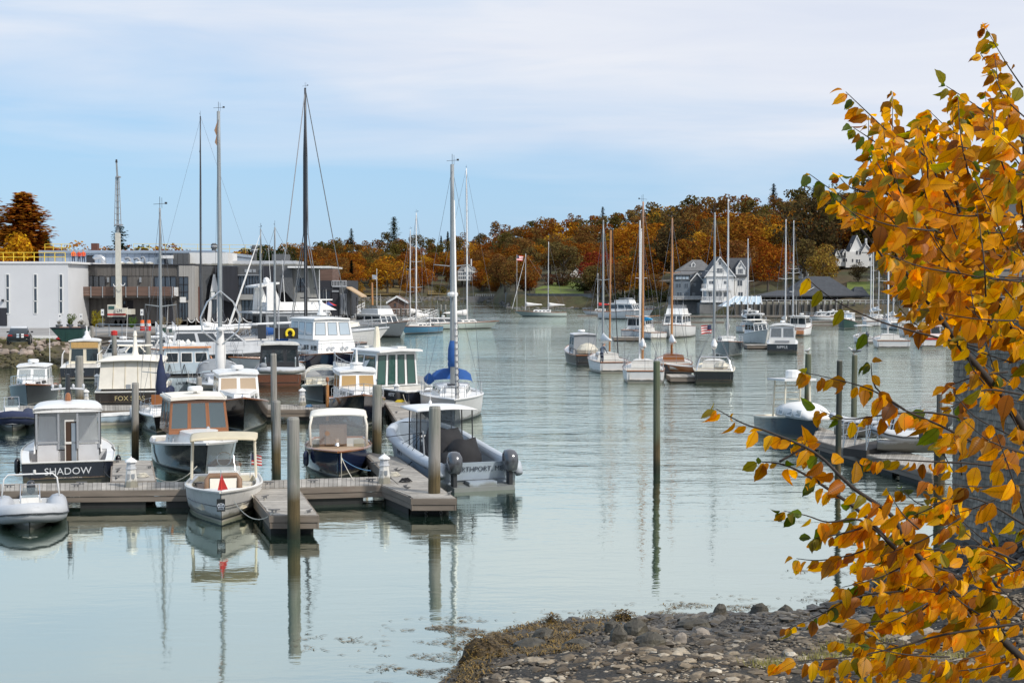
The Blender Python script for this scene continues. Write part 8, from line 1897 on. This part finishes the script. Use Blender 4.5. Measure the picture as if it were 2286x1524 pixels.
BL=[(1606,1382,38,34,'dark rounded boulder standing at the water edge, left of the two round ones','boulder',1,0),(1694,1378,44,30,'round greenish boulder at the water edge, right of the two round ones','boulder',2,0),(1754,1378,40,26,'angular brown boulder at the water edge nearest the leaves','boulder',3,.6),(1232,1392,30,24,'small pointed weed covered rock sticking up at the left water edge','weedboulder',4,1),(1392,1392,42,24,'double humped dark rock on the weedy water edge','weedboulder',5,.3),(1070,1512,112,54,'big weed draped mound of rock at the lower left of the beach','weedboulder',6,0),(1110,1465,70,34,'second weed draped mound behind the big one','weedboulder',7,0),(1210,1458,56,30,'greenish flat topped boulder among brown weed','boulder',8,0),(1188,1484,92,30,'long dark slab of rock leaning left among the weed','boulder',9,.3),(1366,1462,46,28,'dark cube like boulder left of the pale topped one','boulder',10,0),(1418,1474,64,38,'dark boulder with a pale wedge shaped top in mid beach','boulder',11,.7),(1288,1506,70,26,'long dark rock near the bottom edge, left of the tilted slab','boulder',12,0),(1378,1504,44,48,'upright tilted dark slab near the bottom edge','boulder',13,.8),(1450,1512,70,34,'blocky dark rock right of the tilted slab','boulder',14,.2),(1560,1410,92,24,'broad flat dark ledge of rock below the round boulders','boulder',15,0),(1322,1455,40,22,'low dark rock left of the cube like boulder','boulder',16,0),(1520,1500,34,26,'pale block of stone with a clean face near the bottom edge','boulderpale',17,.1),(1565,1468,40,22,'rounded tan stone on the pebbles in mid beach','boulderpale',18,.2),(1820,1450,68,20,'long tan boulder lying on the pebbles below the leaves','boulderpale',19,0),(2010,1300,70,26,'wet black ledge at the foot of the shingled building','boulder',20,0),(2060,1512,60,26,'white grey stone glimpsed through the lowest leaves','boulderpale',21,0),(1255,1514,50,16,'small greenish rock cut by the bottom edge','boulder',22,0)]
for a in BL:boulder(*a)
dk=MB()
for i in range(1500):
 x=rng.uniform(8.2,15);y=interp(SHORE,x)-rng.uniform(-.2,7.5)
 if y<22:continue
 rock(dk,(x,y,beach_z(x,y)+.02),rng.uniform(.06,.24),rng,.6)
tag(dk.build('dark_beach_stones',mat('black_wet_stones',(.024,.022,.019),.55,var=.6,vscale=3,world_co= True),beach),kind='stuff')
M['weed']=bpy.data.materials.new('brown_seaweed');M['weed'].use_nodes= True
_t=NT(M['weed'].node_tree);_b=_t.n['Principled BSDF'];_rnd=_t.add('ShaderNodeNewGeometry').outputs['Random Per Island']
_t.link(_t.ramp(_rnd,[(0,(.035,.026,.010)),(.4,(.085,.055,.014)),(.75,(.17,.10,.018)),(1,(.25,.16,.03))]),_b.inputs['Base Color']);_b.inputs['Roughness'].default_value=.5
wv=MB()
def strand(p,a,L,w,up):
 d=Vector((math.cos(a),math.sin(a),0));sd=Vector((-d.y,d.x,0))*w;k=rng.uniform(-.5,.5)
 p1=p+d*L*.5+sd*k*3+Vector((0,0,up));p2=p+d*L+Vector((0,0,up*.1))
 wv._add([p-sd,p+sd,p1+sd,p1-sd,p2],[(0,1,2,3),(3,2,4)])
for i in range(16000):
 x=rng.uniform(-3.5,3.4)if i%4 else rng.uniform(-3.5,1.2);dd=rng.uniform(-.1,5.2);y=interp(SHORE,x)-dd
 if y<20 or(x>1.2 and rng.random()<(x-1.2)/2+dd*.2):continue
 if math.sin(x*3.1+2*math.sin(y*2.3))*math.sin(y*2.7)<-.35*(1 if x>0 else .3):continue
 z=beach_z(x,y);strand(Vector((x,y,z+rng.uniform(.0,.08))),rng.uniform(0,6.3),rng.uniform(.07,.22),rng.uniform(.005,.014),rng.uniform(.01,.06))
for px,py,wpx,hpx,lab,m_,sd_,pt_ in BL:
 if m_!='weedboulder':continue
 c=W(px,py,.05);c.z=beach_z(c.x,c.y);r=wpx/(F/c.y)/2;h=hpx/(F/c.y)
 for i in range(int(900*r)):
  a=rng.uniform(0,6.3);k=rng.random()**.5;strand(c+Vector((math.cos(a)*r*k,math.sin(a)*r*.8*k,h*(1.0-.75*k**2)+.02)),a+rng.gauss(0,.7),rng.uniform(.08,.22),rng.uniform(.006,.014),.02)
for i in range(4200):
 px,py=rng.choice(((960,1400),(1000,1440),(940,1470),(1060,1408),(900,1495),(1010,1490),(1500,1362),(1560,1350),(1580,1366),(1440,1368),(1840,1278),(1850,1335),(1300,1376),(985,1398),(740,1436),(1660,1352),(960,1520),(1050,1395)))
 px+=rng.gauss(0,44);py+=rng.gauss(0,9)
 p=W(px,py,.006)
 if beach_z(p.x,p.y)>.02 or px<640:continue
 if math.sin(p.x*4+math.sin(p.y*5))+math.sin(p.y*6.0+p.x)<.1:continue
 strand(p,rng.gauss(0,.6),rng.uniform(.05,.2),rng.uniform(.004,.012),.01)
tag(wv.build('seaweed',M['weed']),kind='stuff')
gt=MB()
for i in range(900):
 px,py=rng.choice(((1880,1450),(1930,1435),(1840,1500),(1720,1515),(1980,1500),(2120,1500)));p=W(px+rng.gauss(0,30),py+rng.gauss(0,7),.9)
 z=beach_z(p.x,p.y);a=rng.uniform(0,6.3);h=rng.uniform(.05,.16);b_=Vector((p.x,p.y,z+.03));gt._add([b_,b_+Vector((.012,0,0)),b_+Vector((math.cos(a)*.06,math.sin(a)*.06,h))],[(0,1,2)])
tag(gt.build('beach_grass',mat('pale_beach_grass',(.24,.22,.06),.9,var=.3)),kind='stuff')
# ------------------------------------------------------------------ shingled boathouse at the right edge
C0=W(2126,1262,.4);C0 .z=0;dirw=Vector((.245,-.969,0)).normalized();nrm=Vector((-dirw.y,dirw.x,0));nrm=nrm if nrm.x<0 else -nrm;back=-nrm
sh=thing('shingled_building','weathered grey shingled building on a concrete foot at the right edge','building',C0)
M['concretewet']=mat('stained_concrete_foot',(.20,.185,.15),.9,var=.3,vscale=1.0,bump=.4,bscale=5,dirt=((.08,.075,.055),.9,.5,(1,1,.25)),world_co= True)
def slab(name,t0,t1,z0,z1,o0,o1,m):q=MB();q.hexa([C0+dirw*t+nrm*o+Vector((0,0,z))for z in(z0,z1)for t,o in((t0,o1),(t1,o1),(t1,o0),(t0,o0))]); return q.build(name,m,sh,world= True)
LW=9.0;ZT=6.45
slab('foundation',-.05,LW,-.8,1.02,-6,.06,M['concretewet']);slab('sill_board',-.02,LW,1.023,1.16,-.1,.075,M['pierwood']);slab('wall',0,LW,1.1,ZT,-6,0,M['darkwood'])
def shinglemat():
 m=bpy.data.materials.new('weathered_cedar_shingle');m.use_nodes= True ;t=NT(m.node_tree);b=t.n['Principled BSDF']
 gm=t.add('ShaderNodeNewGeometry');r_=t.math('FRACT',t.math('ADD',gm.outputs['Random Per Island'],t.math('MULTIPLY',t.add('ShaderNodeObjectInfo').outputs['Random'],7.3)))
 n=t.noise(t.mapping(gm.outputs['Position'],(24,24,2.2)),1,4,.65);n2=t.noise(gm.outputs['Position'],.9,4)
 c=t.ramp(r_,[(0,(.17,.148,.118)),(.5,(.245,.215,.172)),(1,(.33,.29,.235))])
 c=t.mix(1.0,c,t.math('MULTIPLY',t.ramp(n,[(.3,.6),(.7,1.25)]),t.ramp(n2,[(.3,.75),(.7,1.15)])),'MULTIPLY');t.link(c,b.inputs['Base Color']);b.inputs['Roughness'].default_value=.9
 bp=t.add('ShaderNodeBump');bp.inputs['Strength'].default_value=.4;bp.inputs['Distance'].default_value=.01;t.link(n,bp.inputs['Height']);t.link(bp.outputs[0],b.inputs['Normal']); return m
M['shingle']=shinglemat()
rot3=Matrix((dirw,nrm,Vector((0,0,1)))).transposed()
def shq(w,h):q=MB();q._add([(0,0,h),(w,0,h),(w,.012,h),(0,.012,h),(0,.0,0),(w,.0,0),(w,.034,0),(0,.034,0)],[(3,2,1,0),(4,5,6,7),(0,1,5,4),(1,2,6,5),(2,3,7,6),(3,0,4,7)]); return q
SHM=[shq(w,.168).mesh('shingle',M['shingle'])for w in(.095,.12,.145,.17)]
WD=(.095,.12,.145,.17);rest=MB();nsh=0;zc=1.16;row=0
while zc<ZT-.1:
 tpos=-.01-rng.random()*.1;wav=.012*math.sin(row*1.7)
 while tpos<4.2:
  k=rng.randint(0,3);p=C0+dirw*max(tpos,-.012)+Vector((0,0,zc+rng.uniform(-.010,.008)+wav*math.sin(tpos*2)))
  vis=0<=tpos<2.9
  if vis and nsh<296 and zc<3.7:
   o=link(SHM[k],'shingle',sh);o.matrix_local=Matrix.Translation(p-C0)@rot3 .to_4x4();nsh+=1
  else:
   q=shq(WD[k],.168);rest._add([rot3@v+p for v in q.v],q.f)
  tpos+=WD[k]+.006
 zc+=.150;row+=1
tag(rest.build('shingle_rows',M['shingle'],sh,world= True),kind='stuff')
q=MB();q.hexa([C0+dirw*t+nrm*o+Vector((0,0,z))for z,oo in((ZT,.35),(ZT+.14,.35))for t,o in((-.3,oo),(LW,oo),(LW,oo-.5),(-.3,oo-.5))]);q.build('eave_board',M['pierwood'],sh,world= True)
for k in range(9):
 o0=.34-k*.38;z0=ZT+.145+k*.19;q=MB();q.hexa([C0+dirw*t+nrm*o+Vector((0,0,z))for t,o,z in((-.35,o0,z0),(LW,o0,z0),(LW,o0-.40,z0+.19),(-.35,o0-.40,z0+.19),(-.35,o0,z0+.05),(LW,o0,z0+.05),(LW,o0-.40,z0+.21),(-.35,o0-.40,z0+.21))]);q.build('roof_course',M['shingle'],sh,world= True)
 # ------------------------------------------------------------------ the golden tree in front
def leafmat(name,rgb,edge):
 m=bpy.data.materials.new(name);m.use_nodes= True ;t=NT(m.node_tree);t.n.clear();out=t.add('ShaderNodeOutputMaterial')
 tc=t.add('ShaderNodeTexCoord');uv=t.add('ShaderNodeUVMap').outputs[0];gm=t.add('ShaderNodeNewGeometry')
 sx=t.add('ShaderNodeSeparateXYZ');t.link(uv,sx.inputs[0])
 ab=t.math('ABSOLUTE',t.math('SUBTRACT',sx.outputs[1],.5))
 vein=t.math('SINE',t.math('MULTIPLY',t.math('SUBTRACT',sx.outputs[0],t.math('MULTIPLY',ab,.9)),62))
 vk=t.ramp(vein,[(.4,1.0),(.95,.86)]);mid=t.ramp(ab,[(.0,.55),(.035,1)])
 n=t.noise(gm.outputs['Position'],26,4,.6)
 rnd=t.math('FRACT',t.math('ADD',t.math('MULTIPLY',gm.outputs['Random Per Island'],3.7),t.math('MULTIPLY',t.add('ShaderNodeObjectInfo').outputs['Random'],5.1)))
 c=t.mix(t.ramp(t.math('ADD',t.math('MULTIPLY',ab,1.1),t.math('MULTIPLY',t.math('SUBTRACT',n,.5),1.6)),[(.25,0),(.75,1)]),rgb,edge)
 c=t.mix(t.ramp(n,[(.66,0),(.78,.8)]),c,(.10,.045,.012))
 k=t.math('MULTIPLY',t.math('MULTIPLY',vk,mid),t.ramp(rnd,[(0,.38),(.3,.8),(.75,1.12),(1,1.45)]))
 c=t.mix(1.0,c,k,'MULTIPLY')
 a=t.add('ShaderNodeBsdfDiffuse');b=t.add('ShaderNodeBsdfTranslucent');gl=t.add('ShaderNodeBsdfGlossy');gl.inputs['Roughness'].default_value=.38
 hs=t.add('ShaderNodeHueSaturation');hs.inputs['Saturation'].default_value=1.15;hs.inputs['Value'].default_value=1.75;hs.inputs['Saturation'].default_value=1.2;t.link(c,hs.inputs['Color'])
 t.link(t.mix(1.0,c,.9,'MULTIPLY'),a.inputs[0]);t.link(hs.outputs[0],b.inputs[0])
 bp=t.add('ShaderNodeBump');bp.inputs['Strength'].default_value=.12;bp.inputs['Distance'].default_value=.004;t.link(vein,bp.inputs['Height'])
 for s in(a,gl):t.link(bp.outputs[0],s.inputs['Normal'])
 m1=t.add('ShaderNodeMixShader');m1 .inputs[0].default_value=.52;t.link(a.outputs[0],m1 .inputs[1]);t.link(b.outputs[0],m1 .inputs[2])
 m2=t.add('ShaderNodeMixShader');m2 .inputs[0].default_value=.014;t.link(m1 .outputs[0],m2 .inputs[1]);t.link(gl.outputs[0],m2 .inputs[2]);t.link(m2 .outputs[0],out.inputs[0]); return m
LC=[leafmat('amber_leaf',(.80,.37,.008),(.60,.20,.006)),leafmat('orange_leaf',(.66,.26,.006),(.42,.12,.006)),leafmat('golden_leaf',(.80,.45,.012),(.64,.27,.010)),leafmat('russet_leaf',(.38,.135,.014),(.24,.08,.012)),leafmat('olive_leaf',(.26,.22,.022),(.14,.15,.02)),leafmat('green_leaf',(.12,.17,.022),(.07,.12,.02))]
M['twig']=mat('dark_grey_twig',(.040,.032,.027),.8,var=.3,vscale=20)
def leaf_verts(shape,curl,fold):
 """unit leaf along +x, base at the origin; toothed egg outline with a keeled midrib"""
 prof=[(0,0),(.10,.15),(.25,.27),(.42,.315),(.60,.275),(.77,.18),(.90,.075),(1.0,0)]
 if shape==1:prof=[(u,w*.82)for u,w in prof]
 if shape==2:prof=[(u,w*1.12)for u,w in prof]
 V=[];UV=[];Fc=[]
 for i,(u,w)in enumerate(prof):
  z=-curl*u*u;tooth=.022 if i%2 else -.012
  ww=w+(tooth if 0<i<7 else 0)
  V+=[(u,ww,z+fold*w),(u,0,z),(u,-ww,z+fold*w)];UV+=[(u,.5+ww),(u,.5),(u,.5-ww)]
 for i in range(7):
  a=i*3;Fc+=[(a,a+1,a+4,a+3),(a+1,a+2,a+5,a+4)]
 V+=[(-.14,.006,.02),(-.14,-.006,.02)];UV+=[(0,.5),(0,.5)];Fc.append((len(V)-2,len(V)-1,1))
 return V,Fc,UV
LV=[leaf_verts(s,c,f)for s,c,f in((0,.22,.35),(1,.38,.5),(2,.12,.22),(0,.55,.12),(1,.05,.8),(0,.8,.6),(1,.3,1.0))]
def leaf_mesh(k,m):
 V,Fc,UV=LV[k];me=bpy.data.meshes.new('leaf');me.from_pydata(V,[],Fc);me.materials.append(m);u=me.uv_layers.new(name='UVMap')
 for l in me.loops:u.data[l.index].uv=UV[l.vertex_index]
 me.polygons.foreach_set('use_smooth',[ True ]*len(Fc)); return me
LM=[[leaf_mesh(k,m)for k in range(7)]for m in LC]
tree=thing('golden_tree','golden orange leaved tree filling the right foreground','tree',(3.4,6.4,1.2))
lr=random.Random(42);LEAVES=[];wood=MB()
def P3(px,py,Y):return D(px,py,Y)
def grow(pts,r0,r1,leaves= True,sp=.055,size=(.055,.108),green=.0,tipgreen=.35,side=1.0,start=.0,droop=1.0):
 """a branch through photo points (px, py, Y) with alternate drooping leaves"""
 P=[P3(*p)for p in pts];
 Q=[]
 for i in range(len(P)-1):
  for k in range(4):
   t_=k/4;a,b_,c,d_=P[max(0,i-1)],P[i],P[i+1],P[min(len(P)-1,i+2)]
   Q.append(.5*((2*b_)+(c-a)*t_+(2*a-5*b_+4*c-d_)*t_*t_+(3*b_-a-3*c+d_)*t_**3))
 Q.append(P[-1]);n=len(Q);wood.tube(Q,[lerp(r0,r1,i/(n-1))for i in range(n)],6)
 if not leaves:return Q
 Ls=[0]
 for a,b_ in zip(Q,Q[1:]):Ls.append(Ls[-1]+(b_-a).length)
 T=Ls[-1];s=T*start+lr.uniform(0,sp);alt=lr.choice((1,-1))
 while s<T+.01:
  i=0
  while i<n-2 and Ls[i+1]<s:i+=1
  f=min(1,(s-Ls[i])/max(1e-6,Ls[i+1]-Ls[i]));p=Q[i].lerp(Q[i+1],f);d_=(Q[i+1]-Q[i]).normalized()
  add_leaf(p,d_,alt,lr.uniform(*size)*(1-.35*(s/T)**3),green+tipgreen*max(0,s/T-.6)/.4,droop);alt=-alt;s+=sp*lr.uniform(.6,1.4)
 d_=(Q[-1]-Q[-2]).normalized()
 for k in(1,-1,1):add_leaf(Q[-1]-d_*.01*k,d_,k,lr.uniform(*size)*.72,green+tipgreen,.7)
 return Q
def add_leaf(p,d_,alt,L,g,droop=1.0):
 side=Vector((-d_.z,0,d_.x));side=side.normalized()if side.length>.01 else Vector((0,0,1))
 ax=(d_*lr.uniform(.3,.9)+side*alt*lr.uniform(.15,.7)+Vector((lr.gauss(0,.25),lr.gauss(0,.4),-lr.uniform(.5,1.5)*droop))).normalized()
 nn=Vector((lr.gauss(.15,.55),-1+lr.gauss(0,.45),lr.gauss(.35,.5)));nn=(nn-ax*nn.dot(ax)).normalized();yy=nn.cross(ax)
 q=lr.random()
 if q<g:c=5 if lr.random()<.45 else 4
 else:q=lr.random();c=0 if q<.38 else 1 if q<.60 else 2 if q<.78 else 3 if q<.94 else 4
 LEAVES.append((p+ax*L*.14,ax,yy,nn,L,c,lr.randint(0,6)))
B=[([(2560,1560,6.6),(2420,1200,6.5),(2290,965,6.4),(2218,862,6.3),(2150,780,6.2),(2085,690,6.1),(2010,590,6.0),(1950,470,5.9)],.034,.008,.35),([(2560,1560,6.6),(2430,1010,6.7),(2300,800,6.7),(2245,706,6.6),(2190,600,6.5),(2150,500,6.4),(2120,395,6.3),(2085,310,6.3),(2058,264,6.3)],.030,.004,.35),([(2560,1560,6.6),(2440,900,6.9),(2330,640,6.9),(2286,480,6.8),(2286,330,6.8),(2250,210,6.8),(2190,122,6.8)],.030,.004,.4),([(2480,1700,6.5),(2330,1520,6.2),(2220,1410,6.1),(2160,1352,6.0),(2090,1290,6.0),(2000,1225,5.9),(1930,1150,5.8),(1840,1085,5.8),(1760,1040,5.8),(1700,1030,5.8)],.028,.004,.2),([(2160,1352,6.0),(2040,1230,5.7),(1990,1150,5.7),(1900,1085,5.6),(1820,1010,5.6),(1720,965,5.6),(1660,945,5.6),(1598,912,5.6)],.016,.003,.15)]
for pts,r0,r1,st in B:grow(pts,r0*.8,r1*.5,True,.036,start=st)
TW=[[(2150,500,6.2),(2060,345,6.2),(1990,300,6.2),(1930,245,6.2),(1888,205,6.2)],[(2040,400,6.1),(1970,330,6.1),(1905,285,6.1)],[(2286,310,6.5),(2230,275,6.5),(2170,230,6.5),(2112,192,6.5)],[(2286,420,6.4),(2240,360,6.4),(2200,300,6.4),(2165,250,6.4)],[(2120,600,6.0),(2030,540,6.0),(1950,480,6.0),(1880,440,6.0),(1806,388,6.0)],[(2060,520,5.9),(1990,440,5.9),(1930,400,5.9),(1910,392,5.9)],[(1990,600,5.9),(1930,520,5.9),(1880,470,5.9),(1850,425,5.9)],[(2193,776,6.2),(2060,745,6.2),(1950,712,6.2),(1860,668,6.2),(1800,620,6.2)],[(2200,1000,6.0),(2100,950,6.0),(2020,915,6.0),(1950,872,6.0),(1880,850,6.0),(1800,832,6.0)],[(2020,915,6.0),(1955,865,6.0),(1945,810,6.0)],[(2160,935,6.1),(2070,920,6.1),(1980,925,6.1),(1890,935,6.1),(1830,915,6.1)],[(2286,1050,6.1),(2180,1035,6.1),(2080,1030,6.1),(1990,1025,6.1),(1945,1025,6.1)],[(2286,1010,6.2),(2200,985,6.2),(2110,990,6.2)],[(2200,1420,5.9),(2110,1322,5.9),(2000,1320,5.9),(1900,1335,5.9),(1830,1372,5.9),(1762,1400,5.9)],[(2280,1390,5.8),(2110,1415,5.8),(2000,1445,5.8),(1900,1465,5.8),(1820,1472,5.8),(1740,1478,5.8)],[(2060,1270,5.9),(1980,1215,5.9),(1900,1238,5.9),(1830,1250,5.9),(1778,1246,5.9)],[(1990,1215,5.8),(1920,1160,5.8),(1850,1165,5.8),(1800,1150,5.8),(1750,1140,5.8)],[(1950,1170,5.8),(1880,1190,5.8),(1820,1200,5.8)],[(2286,1170,6.0),(2200,1120,6.0),(2130,1110,6.0),(2050,1140,6.0)],[(2286,1260,6.0),(2190,1220,6.0),(2120,1225,6.0),(2050,1250,6.0)],[(2300,1300,5.9),(2240,1250,5.9),(2200,1235,5.9)],[(2280,880,6.2),(2200,870,6.2),(2140,900,6.2),(2105,920,6.2)],[(2250,830,6.3),(2180,840,6.3),(2120,860,6.3)],[(1740,1030,5.7),(1790,1000,5.7),(1800,980,5.7)],[(1830,1080,5.7),(1800,1010,5.7),(1790,985,5.7)],[(2110,1300,5.8),(2060,1360,5.8),(1990,1380,5.8),(1930,1390,5.8)],[(2150,1290,5.9),(2050,1255,5.9),(1960,1290,5.9),(1880,1310,5.9)]]
for i,pts in enumerate(TW):grow(pts,.0055,.0016,False)if i==7 else grow(pts,.0055,.0014,True,.031,green=.05+(.15 if pts[-1][1]<420 else 0),tipgreen=.45 if pts[-1][1]<460 or i==7 else .25,start=.55 if i==7 else .08)
def edge_x(y):return interp([(150,2210),(250,2120),(330,2010),(400,1930),(450,1890),(500,1900),(535,1975),(620,2020),(680,2005),(740,2010),(790,2100),(850,2150),(900,2130),(960,2120),(1030,2090),(1100,2060),(1180,1960),(1250,1900),(1320,1960),(1380,1890),(1440,1850),(1524,1790)],y)
def dens(y):return interp([(100,.0),(250,.22),(330,.5),(400,1),(690,1),(740,.7),(800,.32),(980,.30),(1000,.42),(1060,.25),(1150,.42),(1230,.38),(1300,.36),(1390,.9),(1540,1)],y)
for i in range(360):
 y=lr.uniform(130,1560);x=lr.uniform(edge_x(y)+40,2420)
 if lr.random()>dens(y)*(1 if x>edge_x(y)+120 else .75):continue
 if x>2300 and lr.random()<.6:continue
 Y=lr.uniform(5.3,7.3);a=math.radians(lr.uniform(105,215)if y>700 else lr.uniform(95,175));L=lr.uniform(110,240)
 dx,dy=math.cos(a)*L,-math.sin(a)*L
 if x+dx<edge_x(y+dy)-25:dx*=.4
 grow([(x,y,Y),(x+dx*.5+lr.uniform(-15,15),y+dy*.5+8,Y-.05),(x+dx,y+dy,Y+lr.uniform(-.2,.2))],.0038,.0012,True,.033,size=(.050,.104),tipgreen=.15)
def px_of(p):
 v=p-Vector((0,0,CH));z=v.dot(_f); return CX+v.x/z*F,CY-v.dot(_u)/z*F
def keep(l):
 x,y=px_of(l[0]+l[1]*l[4]*.6)
 return not((y>505 and y<612 and x<1958)or(612<=y<800 and x<interp([(612,1985),(700,1990),(740,2010),(800,2060)],y))or(800<y<1250 and x>2112 and lr.random()<.42))
LEAVES=[l for l in LEAVES if keep(l)]
for px,py,c in((1806,621,2),(1832,648,4),(1932,744,5),(1880,690,4)):LEAVES.append((D(px,py,6.2),Vector((-.3,.1,-.95)).normalized(),Vector((.95,.1,-.3)).normalized(),Vector((.1,-.99,.1)),.085,c,1))
wood.tube([(3.4,6.5,-.4),(3.1,6.5,2.2),D(2560,1560,6.6)],[.16,.11,.045],9);wood.tube([(3.1,6.5,2.2),(2.9,6.4,3.9),D(2480,1700,6.5)],[.09,.06,.035],8)
wood.build('branches',M['twig'],tree,True,world= True)
def in_frame(p):
 v=p-Vector((0,0,CH));z=v.dot(_f); return abs(v.x/z*F)<CX+30 and -30<CY-v.dot(_u)/z*F<1554
vis=[l for l in LEAVES if in_frame(l[0])];hid=[l for l in LEAVES if not in_frame(l[0])]
vis.sort(key= lambda l:-(l[4]/l[0].y)*abs(l[3].y))
parts,rest_l=vis[:296],vis[296:]+hid
troot=Vector(tree.location)
for p,ax,yy,nn,L,c,k in parts:
 o=link(LM[c][k],'leaf',tree);o.matrix_local=mtx(ax*L,yy*L,nn*L,p-troot)
V=[];Fc=[];UVs=[];MI=[]
for p,ax,yy,nn,L,c,k in rest_l:
 v,f_,uv=LV[k];o0=len(V)
 for x,y,z in v:q_=p+(ax*x+yy*y+nn*z)*L-troot;V.append(tuple(q_))
 UVs+=uv
 for ff in f_:Fc.append(tuple(i+o0 for i in ff));MI.append(c)
me=bpy.data.meshes.new('leaves');me.from_pydata(V,[],Fc)
for m in LC:me.materials.append(m)
me.polygons.foreach_set('material_index',MI);me.polygons.foreach_set('use_smooth',[ True ]*len(Fc));ul=me.uv_layers.new(name='UVMap');fl=[0.0]*(2*len(me.loops))
vi=[0]*len(me.loops);me.loops.foreach_get('vertex_index',vi)
for i,k in enumerate(vi):fl[2*i],fl[2*i+1]=UVs[k]
ul.data.foreach_set('uv',fl);me.update()
tag(link(me,'leaves',tree),kind='stuff')
q=MB();q.loft([[Vector((x,y,z))for x,z in((-9,z0-1.2),(-2,z0),(2,z0),(7,z0+.2),(16,z0+.2))]for y,z0 in((-3,4.6),(2,4.2),(5,2.2),(8,1.3),(11,1.0),(14,.9))],cap= False,open_ring= True)
tag(q.build('near_bank',gm),kind='structure')
print('LEAVES',len(LEAVES),'visible',len(vis))
